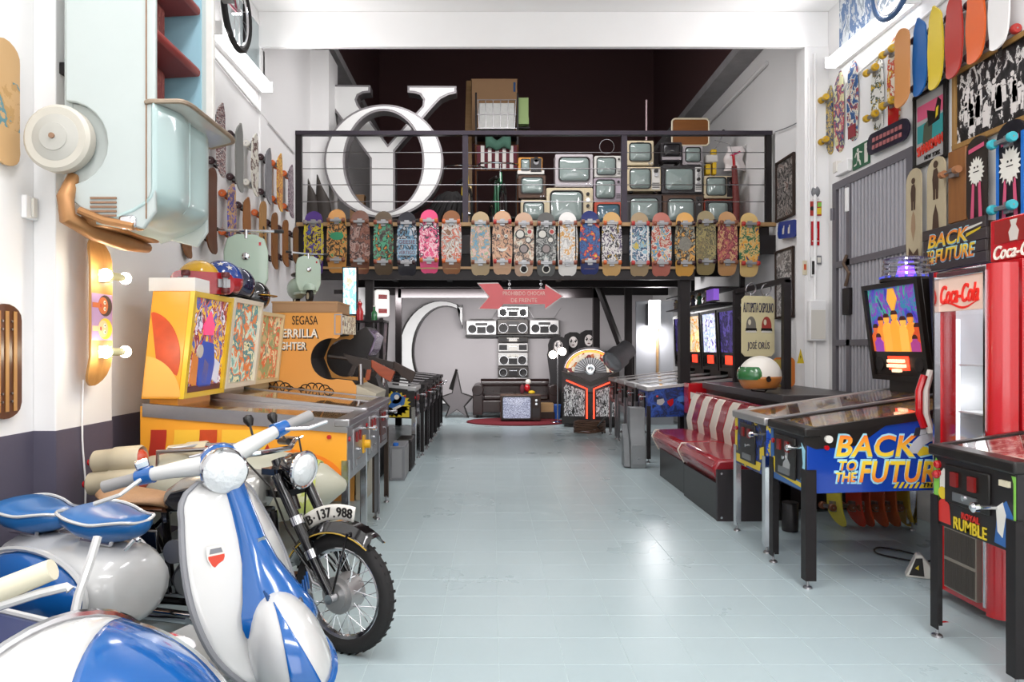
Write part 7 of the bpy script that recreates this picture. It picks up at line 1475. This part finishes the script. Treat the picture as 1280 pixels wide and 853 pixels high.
def saddle(x, z):
    rings = []
    for t_, hw_, zz_, th in ((-.19, .04, .03, .03), (-.17, .1, .045, .06), (-.12, .14, .05, .08), (-.04, .15, .035, .09), (.05, .13, .02, .085), (.12, .1, .025, .075), (.18, .075, .03, .06), (.21, .03, .02, .03)):
        rings.append([(x+t_, hw_*cos(2*pi*k/18), z+zz_+(th*.45 if sin(2*pi*k/18) > 0 else th)*sin(2*pi*k/18)) for k in range(18)])
    o = MB().loft(rings).build('saddle', SAD, sc, smooth=70)
    MB().tube(smooth([(x+t_, s*h_, z+zz_+.015) for s, L_ in ((1, ((.2, .03, .02), (.18, .078, .03), (.12, .103, .025), (.05, .133, .02), (-.04, .153, .035), (-.12, .143, .05), (-.17, .103, .05), (-.195, .03, .04))), (-1, ((-.195, .03, .04), (-.17, .103, .05), (-.12, .143, .05), (-.04, .153, .035), (.05, .133, .02), (.12, .103, .025), (.18, .078, .03), (.2, .03, .02)))) for t_, h_, zz_ in L_], True), .007, 6, True).build('piping', SWHITE, o)
    MB().tube([(x+.1, -.05, z), (x+.08, -.05, z-.06), (x-.1, -.05, z-.06)], .01, 6).tube([(x+.1, .05, z), (x+.08, .05, z-.06), (x-.1, .05, z-.06)], .01, 6).build('saddle_spring', CHROME, o)
saddle(-.8, .645); saddle(-1.27, .635)
MB().cyl((-1.27, 0, .54), (-1.27, 0, .62), .03).cyl((-.8, 0, .54), (-.8, 0, .63), .03).build('saddle_post', CHROME, sc)
sub_tyre('r', (-1.1, 0, .21), (0, 1, 0), .21, .05, sc, STEEL, tread=False)
MB().tube([(-.55, -.12, .6), (-.52, -.1, .64)], .008, 6).ell((-.5, -.1, .64), (.012, .012, .012), 8, 6).build('seat_catch', CHROME, sc)
# sidecar on the near side
sd = T('sidecar', 'blue and white sidecar nose with chrome trim in the bottom left corner', 'sidecar', (-.9+.26*.914, 2.7-.26*.407, 0), radians(-24))
def scr(t_):   # cross-section size along the nose
    e = max(0., 1-t_**1.9); return .34*e**.75+.02, .375*e**.8+.02
def scp(t_, a): w_, h_ = scr(t_); return Vector((-.17+.72*t_, -.85+w_*cos(a), .27+h_*max(0, sin(a))**.8 + (.06*sin(a) if sin(a) < 0 else 0)))
def part(f0, f1, m, nm): return MB().grid(lambda u, v: scp(u*.985, f0(u)+(f1(u)-f0(u))*v), 26, 14).build(nm, m, sd, smooth=60, solid=.006)
spl = lambda u: pi*(.3+.75*min(1, u*1.25)); top_ = lambda u: pi*.24
part(spl, lambda u: pi*1.06, SWHITE, 'white_deck'); part(top_, spl, BLUE, 'blue_deck'); part(lambda u: -.2, top_, BLUE, 'blue_flank')
for a in (pi*.24, pi*.1): MB().tube([scp(t_, a)+Vector((0, .002, .006)) for t_ in [k/20*.97 for k in range(21)]], .011, 7).build('chrome_bead', CHROME, sd)
MB().tube([scp(0, a)+Vector((-.004, 0, .008)) for a in [pi*(-.05+1.1*k/20) for k in range(21)]], .014, 8).build('cockpit_rim', CHROME, sd)
p = scp(.2, pi*.2)+Vector((0, .0, .012)); ml = MB().ell(p, (.06, .032, .022), 16, 8).build('marker_lamp', mat('lamp_clear', '#d8d4d2', .12, coat=1), sd); MB().ell(p+Vector((-.035, .0, .003)), (.032, .03, .023), 14, 8).build('red_lens', mat('lens_red', '#a81a24', .12, coat=1), ml)
NAV = mat('sidecar_navy', '#23305c', .4)
MB().loft([[(x, y, z) for y, z in ((-.46, .12), (-.46, .42), (-.5, .46), (-1.06, .46), (-1.1, .42), (-1.1, .12))] for x in (-1.3, -.19)]).build('rear_body', NAV, sd, bev=.02); MB().tube([(-1.3, -.47, .45), (-.22, -.47, .45)], .013, 8).build('edge_moulding', SWHITE, sd)
Msd = (Matrix.Translation((-.9+.26*.914, 2.7-.26*.407, 0)) @ Matrix.Rotation(radians(-24), 4, 'Z')).inverted()
def W(px, py, Y): return Msd @ Vector(at(px, py, Y))
MB().tube([W(122, 672, 2.62), W(112, 705, 2.56), W(98, 745, 2.5), W(90, 785, 2.45)], .016, 8).build('white_strut', SWHITE, sd)
MB().tube([W(-45, 757, 2.0), W(10, 735, 2.02), W(66, 712, 2.04)], [.03, .034, .031], 12).build('cream_grip', mat('grip_cream', '#ddd6bd', .5), sd)
MB().tube([W(-50, 770, 2.0), W(0, 758, 2.0), W(50, 742, 2.02), W(84, 734, 2.04), W(88, 738, 2.04)], .013, 8).build('white_lever', SWHITE, sd); MB().tube([W(-45, 757, 2.0), W(-60, 800, 2.05), W(-50, 840, 2.12)], .015, 8).build('grip_stem', SWHITE, sd)
sub_tyre('s', (-.95, -1.2, .2), (0, 1, 0), .2, .045, sd, STEEL, tread=False); MB().tube([(-.95, -1.1, .2), (-.95, -1.2, .2)], .02, 8).build('axle', STEEL, sd)

# motorcycle
mc = T('motorcycle', 'black vintage motorcycle with a number plate on its front mudguard', 'motorcycle', (-.66, 3.33, 0), radians(-13)); BK = mat('motorcycle_black', '#0f0d0e', .15, coat=.8)
R_ = .275; ax0 = Vector((0, 0, R_))
BEFORE = set(bpy.data.objects); fw = sub_tyre('m', ax0, (0, 1, 0), R_, .036, mc, CHROME, 36)
MB().cyl((0, -.05, R_), (0, .05, R_), .085, n=24).cyl((0, -.065, R_), (0, -.05, R_), .06, n=20).build('brake_drum', ALU, fw); MB().tube([(-.0, -.07, R_+.02), (-.12, -.07, R_+.05), (-.16, -.07, R_+.12)], .008, 6).build('brake_arm', STEEL, fw)
hd2 = Vector((-.37, 0, .8))
for s in (-1, 1):
    fl_ = MB().tube([Vector((.0, s*.085, R_)), Vector((-.1, s*.085, .43)), hd2+Vector((.04, s*.085, -.0))], [.02, .024, .026], 12).build('fork_leg', BK, mc)
    for k in (.35, .62): q_ = Vector((.0, s*.085, R_)).lerp(hd2+Vector((.04, s*.085, 0)), k); MB().cyl(q_-Vector((-.01, 0, .018)), q_+Vector((-.01, 0, .018)), .031, n=14).build('fork_band', CHROME, fl_)
    MB().cyl((.0, s*.07, R_), (.0, s*.11, R_), .022, n=12).build('axle_nut', CHROME, fl_)
MB().cyl((-.3, 0, .62), (-.4, 0, .86), .035, n=14).box(-.38, -.28, -.1, .1, .7, .73).box(-.41, -.31, -.1, .1, .8, .83).build('steering_head', BK, mc)
mg = []
for k in range(17):
    a = radians(56+k*112/16); r0 = R_+.045
    mg.append([(r0*cos(a)*(1)-.0+(-.0)*k, y, R_+r0*sin(a)-(.03 if abs(y) > .05 else 0 if abs(y) > .03 else -.008)) for y in (-.07, -.055, -.03, 0, .03, .055, .07)])
vs = [p for r in mg for p in r]; n_ = 7
b = MB().add(vs, [(i*n_+j, i*n_+j+1, (i+1)*n_+j+1, (i+1)*n_+j) for i in range(16) for j in range(6)]); gd = b.build('front_mudguard', BK, mc, solid=.005)
for s in (-1, 1): MB().tube([Vector(r[0 if s < 0 else 6])+Vector((0, 0, -.002)) for r in mg], .0035, 5).build('gold_line', mat('gold_paint', '#b8963a', .4), gd)
for a in (75, 140): a = radians(a); MB().tube([(.0, -.09, R_), ((R_+.03)*cos(a), -.075, R_+(R_+.03)*sin(a)), ((R_+.03)*cos(a), .075, R_+(R_+.03)*sin(a)), (.0, .09, R_)], .006, 6).build('mudguard_stay', BK, gd)
# number plate standing along the mudguard
pr = [];
def plp(u, v): a = radians(126-46*u); r = R_+.06+.07*v; return Vector((r*cos(a), -.004+.0*v, R_+r*sin(a)))
pn_ = MB().grid(lambda u, v: plp(u, v), 14, 3).build('number_plate', UW, mc, solid=.004)
cu_s = 'B·137.988'
for side_ in (-1,):
    for k, ch in enumerate(cu_s):
        if ch in '·.':
            q_ = plp((k+.8)/9.6, .45 if ch == '·' else .2); M = FR(q_+Vector((0, -.004, 0)), (1, 0, 0), (0, 0, 1)); shape(BLACK, pn_, circ(0, 0, .005, 8), M, 'digit'); continue
        u_ = (k+.8)/9.6; a = radians(126-46*u_); t_ = Vector((sin(a), 0, -cos(a))); up = Vector((cos(a), 0, sin(a)))
        text(ch, BLACK, pn_, FR(plp(u_, .5)+Vector((0, -.003, 0)), t_, up), None, .045, .002, name='digit', bold=.015)
# headlamp and bars
hl = MB().lathe([(.03, -.13), (.065, -.09), (.082, -.03), (.086, .0)], hd2+Vector((.13, 0, .02)), (1, 0, -.1), 26).build('headlamp_shell', BK, mc)
MB().torus(hd2+Vector((.132, 0, .02)), (1, 0, -.1), .083, .01, 30, 8).build('headlamp_rim', CHROME, hl); MB().lathe([(.08, .002), (.07, .016), (.035, .03), (.002, .034)], hd2+Vector((.13, 0, .02)), (1, 0, -.1), 26).build('headlamp_lens', LENS, hl)
hbm = MB().tube([hd2+Vector((-.3, -.27, .05)), hd2+Vector((-.18, -.24, .08)), hd2+Vector((-.05, -.1, .1)), hd2+Vector((-.05, .1, .1)), hd2+Vector((-.16, .27, .12)), hd2+Vector((-.28, .32, .11))], .013, 9).build('handlebar', CHROME, mc)
for s in (-1, 1):
    MB().tube([hd2+Vector((-.22, s*.28, .1 if s > 0 else .07)), hd2+Vector((-.34, s*(.34 if s > 0 else .29), .09 if s > 0 else .04))], .019, 10).build('grip', BLACK, hbm); MB().tube([hd2+Vector((-.14, s*.22, .12)), hd2+Vector((-.14, s*.29, .13)), hd2+Vector((-.24, s*.34, .1))], .007, 6).build('lever', CHROME, hbm)
    MB().tube([hd2+Vector((-.08, s*.1, .14)), hd2+Vector((-.16, s*.08+.02, .24))], .006, 6).lathe([(.012, 0), (.026, .03), (.022, .05), (.002, .06)], hd2+Vector((-.15, s*.08+.02, .22)), (-.4, 0, .8), 12).build('indicator_stalk', BLACK, hbm)
for s in (-1, 1): MB().tube([hd2+Vector((-.1, s*.22, .14)), hd2+Vector((.04, s*.12, -.05)), hd2+Vector((.08, s*.06, -.25)), Vector((-.1, s*.06, .34))], .005, 5).build('control_cable', BLACK, mc)
S2 = Matrix.Translation((-.25, 0, 0)) @ Matrix.Rotation(radians(-14), 4, 'Z') @ Matrix.Translation((.25, 0, 0)); done = set()
for o in set(bpy.data.objects)-BEFORE:
    if o.type == 'MESH' and o.data.name not in done: done.add(o.data.name); o.data.transform(S2)
# tank, frame, engine
tk = []
for x, w_, h_, z in ((-.42, .06, .06, .72), (-.46, .11, .1, .71), (-.6, .135, .12, .7), (-.75, .13, .11, .69), (-.88, .1, .085, .675), (-.96, .06, .05, .66)):
    tk.append([(x, w_*cos(2*pi*k/20)*(1-.12*sin(2*pi*k/20)), z+h_*sin(2*pi*k/20)) for k in range(20)])
tank = MB().loft(tk).build('fuel_tank', mat('tank_silver', '#9c9a94', .25, .4), mc, smooth=60)
for s in (-1, 1):
    P = [(-.9, .66), (-.84, .62), (-.66, .61), (-.5, .65), (-.47, .72), (-.56, .755), (-.74, .745), (-.86, .715)]
    MB().prism(P, 'y', *sorted((s*.115, s*.142))).build('tank_panel', BK, tank, bev=.01)
MB().cyl((-.6, 0, .8), (-.6, 0, .835), .035, n=18).build('filler_cap', CHROME, tank)
MB().tube([(-.4, 0, .62), (-.36, 0, .2)], .02, 8).tube([(-.4, 0, .62), (-1.0, 0, .6)], .02, 8).tube([(-1.0, 0, .62), (-.96, 0, .18)], .02, 8).tube([(-.36, .1, .18), (-1.0, .1, .18)], .018, 8).tube([(-.36, -.1, .18), (-1.0, -.1, .18)], .018, 8).tube([(-1.0, .09, .6), (-1.3, .09, .3)], .014, 8).tube([(-1.0, -.09, .6), (-1.3, -.09, .3)], .014, 8).build('frame', BK, mc)
CASE = mat('crankcase_grey', '#6f7074', .4, .6)
en = MB().prism([(-.85, .2), (-.5, .2), (-.46, .28), (-.52, .36), (-.7, .4), (-.86, .36), (-.9, .28)], 'y', -.11, .11).build('crankcase', CASE, mc, bev=.03)
MB().cyl((-.6, -.14, .28), (-.6, -.1, .28), .085, n=24).cyl((-.78, -.13, .29), (-.78, -.1, .29), .07, n=20).build('side_cover', ALU, en)
b = MB()
for k in range(8): b.cyl((-.56-.012*k, 0, .37+.022*k), (-.564-.012*k, 0, .38+.022*k), .085, n=16)
stuff(b.build('cylinder_fins', mat('cast_iron', '#3a3636', .5, .5), en)); MB().cyl((-.66, 0, .55), (-.675, 0, .585), .06, n=16).build('cylinder_head', CASE, en)
MB().cyl((-.8, -.02, .42), (-.8, -.16, .44), .045, n=16).cyl((-.8, -.14, .44), (-.8, -.2, .45), .055, n=18).build('carburettor', CASE, en)
MB().tube([(-.76, -.14, .3), (-.72, -.17, .2), (-.68, -.2, .16)], .01, 7).cyl((-.68, -.18, .16), (-.68, -.26, .16), .016, n=10).build('kick_lever', CHROME, en); MB().tube([(-.55, -.13, .24), (-.44, -.16, .16)], .009, 6).cyl((-.44, -.12, .16), (-.44, -.2, .16), .014, n=10).build('gear_lever', CHROME, en)
MB().tube([(-.52, -.08, .36), (-.42, -.1, .28), (-.46, -.13, .15), (-.7, -.14, .12), (-1.5, -.15, .14)], [.02, .02, .022, .03, .038], 12).build('exhaust', CHROME, mc); MB().tube([(-.52, .08, .36), (-.42, .1, .28), (-.46, .13, .15), (-.7, .14, .12), (-1.5, .15, .14)], [.02, .02, .022, .03, .038], 12).build('exhaust', CHROME, mc)
MB().tube([(-.9, -.12, .24), (-.9, -.26, .24)], .012, 8).build('footrest', BLACK, mc); MB().box(-1.2, -.95, -.12, -.1, .34, .52).build('tool_box', BK, mc, bev=.02)
TANL = mat('saddle_tan', '#a07a58', .6, noise=.15, scale=60, bump=.2)
ss = []
for x, w_, z in ((-.97, .05, .7), (-1.02, .09, .715), (-1.15, .14, .72), (-1.26, .14, .73), (-1.33, .09, .735), (-1.36, .04, .73)): ss.append([(x, w_*cos(2*pi*k/16), z-.07+.03*sin(2*pi*k/16)) for k in range(16)])
sa = MB().loft(ss).build('saddle', TANL, mc, smooth=60); MB().loft([[(x, w_*1.02*cos(2*pi*k/16), z-.1+.02*sin(2*pi*k/16)) for k in range(16)] for x, w_, z in ((-.98, .05, .7), (-1.15, .14, .72), (-1.33, .09, .73))]).build('saddle_base', BWOOD, sa)
for s in (-1, 1): MB().tube([(-1.28+.012*sin(k*1.6), s*.1+.02*cos(k*1.6), .5+.006*k) for k in range(20)], .005, 5).build('saddle_spring', CHROME, sa)
sub_tyre('mr', (-1.32, 0, R_), (0, 1, 0), R_, .036, mc, CHROME, 24, tread=False)
MB().torus((-1.32, 0, R_), (0, 1, 0), R_+.04, .03, 20, 8, -.3, pi*.9).build('rear_mudguard', BK, mc)
MB().tube([(-.95, .1, .18), (-.9, .2, .0)], .012, 8).build('side_stand', BK, mc)

# rocket ride
rk = T('rocket_ride', 'grey cream children\'s rocket ride with three red tipped tubes, behind the motorcycle', 'kiddie ride', (-1.5, 4.08, 0)); RC = mat('rocket_cream', '#a9a795', .4, noise=.08, scale=8, coat=.2); RCL = mat('tube_cream', '#bdb196', .45, noise=.1, scale=10)
MB().lathe([(.1, -.55), (.19, -.45), (.22, -.2), (.22, .1), (.19, .35), (.12, .55), (.03, .66), (.0, .67)], (0, 0, .6), (1, 0, .02), 28).build('hull', RC, rk)
MB().lathe([(.187, .37), (.172, .43), (.135, .52)], (0, 0, .602), (1, 0, .02), 28, caps=False).build('yellow_band', art('band_print', ['#c9cf6a', '#c9cf6a', '#e0dfb0', '#6a8a6a'], 9, 111), rk, solid=.008)
b = MB(); b.tube([(-.35, 0, .815), (-.2, -.1, .83), (.0, -.1, .83), (.1, 0, .815), (.0, .1, .83), (-.2, .1, .83)], .012, 7, True); b.build('cockpit_rim', STEEL, rk)
shape(RED, rk, [(.28, .0), (.38, .03), (.4, .0), (.32, -.03)], FR((0, -.02, .8), (1, 0, -.12), (0, 1, 0)), 'decal', .004)
MB().cyl((0, 0, .05), (0, 0, .42), .07, n=18).build('pedestal', GREYM, rk); MB().box(-.35, .35, -.2, .2, 0, .06).build('base', wood('ride_base', '#5a3a26', '#3f281a'), rk, bev=.01)
AMB = mat('lens_amber', '#c0401a', .15, coat=1, noise=.3, scale=40)
for y, z, x0, x1, m in ((-.16, .77, -.7, -.42, 0), (-.19, .655, -.71, -.4, 0), (.12, .76, -.42, -.17, 0)):
    tb = MB().lathe([(.035, .0), (.062, .02), (.066, .12), (.073, .13), (.073, x1-x0-.01), (.066, x1-x0), (.055, x1-x0-.02)], (x0, y, z), (1, 0, .08), 22).build('rocket_tube', RCL, rk)
    MB().lathe([(.056, 0), (.05, .02), (.025, .04), (.001, .045)], (x1-.02, y, z+.02), (1, 0, .08), 18).build('red_lens', AMB, tb); MB().lathe([(.018, -.02), (.02, .01)], (x0, y, z), (1, 0, .08), 12).build('tail_cap', RED, tb)
MB().tube([(-.36, -.12, .62), (-.36, -.12, .82), (-.02, -.12, .84), (-.02, -.12, .72)], .013, 8).tube([(-.36, -.12, .74), (-.12, -.12, .76), (-.1, -.12, .66)], .011, 8).build('hand_rail', STEEL, rk); MB().tube([(-.45, 0, .6), (-.7, -.16, .7)], .02, 8).tube([(-.45, 0, .6), (-.7, -.18, .65)], .02, 8).tube([(-.4, .1, .65), (-.4, .12, .74)], .02, 8).build('tube_bracket', STEEL, rk)

# microcar hung nose down on the left wall
cr = T('hanging_car', 'pale green and white little open car hung nose down on the left wall', 'car', (-1.985, 3.6, 1.965)); CW = mat('car_white', '#b4bcb9', .45, noise=.04, scale=4, coat=.1); CG = mat('car_pale_green', '#a9bebc', .3, noise=.06, scale=3, coat=.4); COP = mat('worn_copper', '#a87a4e', .45, .5, noise=.3, scale=8); RUST = mat('rust_edge', '#8a6a52', .7, noise=.3, scale=20)
o_ = Vector((-2.0, 3.6, 2.0))
def V(x, y, z): return Vector((x, y, z))-o_
X0, X1 = -2.15, -1.7; Yn, Yf = 3.56, 4.24; ZT = 4.2
arc_ = [(-2.15+.21*cos(a)-.0, 2.46+.21*sin(a)) for a in [radians(90-180*k/12) for k in range(13)]]
P = [(X0, ZT), (X1, ZT), (X1, 2.12), (X1-.06, 2.03), (X0+.12, 2.1), (X0, 2.2)]+[(x, z) for x, z in arc_[::-1]]
MB().prism([(x-o_.x, z-o_.z) for x, z in P], 'y', Yn-o_.y, Yn+.03-o_.y).build('near_side', CW, cr, bev=.008)
MB().prism([(x-o_.x, z-o_.z) for x, z in P], 'y', Yf-.03-o_.y, Yf-o_.y).build('far_side', CW, cr, bev=.008)
MB().prism([(X1-.045-o_.x, 2.08-o_.z), (X1-.04-o_.x, 2.08-o_.z), (X1-.04-o_.x, ZT-o_.z), (X1-.045-o_.x, ZT-o_.z)], 'y', Yn-.006-o_.y, Yn-o_.y).build('body_seam', RUST, cr)
b = MB(); b.box(X0-.02-o_.x, X0+.02-o_.x, Yn+.03-o_.y, Yf-.03-o_.y, 2.2-o_.z, ZT-o_.z); b.build('floor_pan', CW, cr)
def hood(u, v):
    z = 2.66-.6*v; y = Yn-.004+(Yf-Yn+.008)*u; x = X1+.03*sin(pi*u)+.018*(1-abs(2*u-1))**.5*(1 if True else 0)-.28*max(0, (v-.72)/.28)**2.2-.012*cos(4*pi*u)
    return V(x, y, z)
MB().grid(hood, 24, 18).build('bonnet', CG, cr, solid=.015)
MB().tube([hood(.45, v/12*.9)+Vector((.006, 0, 0)) for v in range(13)], .006, 6).build('bonnet_crease', CG, cr)
MB().box(X0+.05-o_.x, X1-.25-o_.x, Yn+.03-o_.y, Yf-.03-o_.y, 2.05-o_.z, 2.3-o_.z).build('nose_pan', COP, cr, bev=.03)
for k in range(5): MB().box(X0+.13+.0-o_.x, X0+.26-o_.x, Yn-.01-o_.y, Yn-.002-o_.y, 2.09+.022*k-o_.z, 2.1+.022*k-o_.z).build('louvre', RUST, cr)
MB().tube([V(X0+.02, Yn+.04, 2.3), V(X0+.02, Yn-.03, 2.18), V(X0+.03, Yn-.03, 2.08), V(X0+.08, Yn+.1, 2.03), V(X0+.12, (Yn+Yf)/2, 2.01), V(X0+.08, Yf, 2.03)], [.03, .04, .042, .042, .042, .03], 10).build('bumper', COP, cr); MB().box(X0+.27-o_.x, X0+.36-o_.x, Yn-.02-o_.y, Yn+.1-o_.y, 2.03-o_.z, 2.1-o_.z).build('overrider', CHROME, cr, bev=.02)
MB().tube([V(X0+.08, Yn-.012, 2.12), V(X0+.2, Yn-.012, 2.07), V(X1-.1, Yn-.012, 2.04)], .02, 8).build('copper_patch', COP, cr)
wc = Vector((-2.16, Yn-.02, 2.47)); wl_ = MB().lathe([(.155, -.04), (.166, -.02), (.166, .03), (.15, .045), (.12, .045)], wc-o_, (0, -1, 0), 32).build('wheel', mat('wheel_cream', '#bbb6aa', .5, noise=.1, scale=6), cr); MB().lathe([(.122, .03), (.115, .046), (.07, .06), (.068, .064), (.02, .068), (.001, .07)], wc-o_, (0, -1, 0), 30).build('hub_cap', mat('hub_grey', '#aeaca4', .4, .1), wl_); MB().cyl(wc-o_+Vector((0, -.07, 0)), wc-o_+Vector((0, -.078, 0)), .014, n=12).build('wheel_nut', RUST, wl_)
MB().prism([(x-o_.x, z-o_.z) for x, z in [(-2.15, 2.67)]+arc_+[(-2.15, 2.25)]][::-1], 'y', Yn+.035-o_.y, Yn+.05-o_.y).build('wheel_arch', mat('arch_grey', '#b7bdb9', .6), cr, smooth=0)
# windscreen, seats, far door lining, rail
ws_ = [V(-1.76, Yn-.02, 2.66), V(-1.57, Yn+.06, 2.69), V(-1.53, Yf-.02, 2.66), V(-1.72, Yf+.03, 2.63)]
cx_ = sum(ws_, Vector())/4
rim = []
for i in range(4):
    a, b_, c_ = ws_[i-1], ws_[i], ws_[(i+1) % 4]
    for k in range(5): t_ = k/4; p1 = b_.lerp(a, .18); p2 = b_.lerp(c_, .18); rim.append((p1*(1-t_)**2+b_*2*t_*(1-t_)+p2*t_*t_))
MB().add(rim+[p+Vector((0, 0, -.006)) for p in rim], [list(range(20)), list(range(39, 19, -1))]+[(k, 20+k, 20+(k+1) % 20, (k+1) % 20) for k in range(20)]).build('windscreen', mat('dusty_glass', '#bdbcb4', .15, coat=.6, noise=.1, scale=6), cr, smooth=0); MB().tube(rim, .013, 7, True).build('windscreen_frame', mat('screen_frame', '#9a8a78', .5, .5, noise=.3, scale=20), cr)
PLD = art('red_plaid', ['#6d2622', '#7a302a', '#6d2622', '#8a4a40', '#5e1e1c'], 9, 121, stretch=(1, 3, 1), rough=.6)
for z0 in (2.74, 3.1): MB().box(X0+.03-o_.x, X1-.16-o_.x, Yn+.035-o_.y, Yf-.2-o_.y, z0-o_.z, z0+.26-o_.z).build('seat_cushion', PLD, cr, bev=.03)
for z0 in (3.0, 3.36): MB().prism([(X0+.05-o_.x, z0-o_.z), (X1-.02-o_.x, z0+.02-o_.z), (X1-.02-o_.x, z0+.07-o_.z), (X0+.05-o_.x, z0+.09-o_.z)], 'y', Yn+.035-o_.y, Yf-.06-o_.y).build('seat_back', mat('seat_red', '#7d2a26', .5, noise=.15), cr, bev=.02)
MB().box(X0+.05-o_.x, X1-.03-o_.x, Yf-.045-o_.y, Yf-.031-o_.y, 2.66-o_.z, ZT-o_.z).build('door_lining', mat('lining_blue', '#8fb6c4', .5), cr)
MB().box(X1-.01-o_.x, X1+.035-o_.x, Yf-.03-o_.y, Yf+.01-o_.y, 2.66-o_.z, ZT-o_.z).build('sill_rail', mat('rail_white_worn', '#d8d6d0', .5, noise=.1, scale=15), cr, bev=.006)
for z in (2.9, 3.6): MB().box(XL-o_.x, X0-o_.x, 3.8-o_.y, 3.9-o_.y, z-o_.z, z+.06-o_.z).build('wall_bracket', BLACKM, cr)
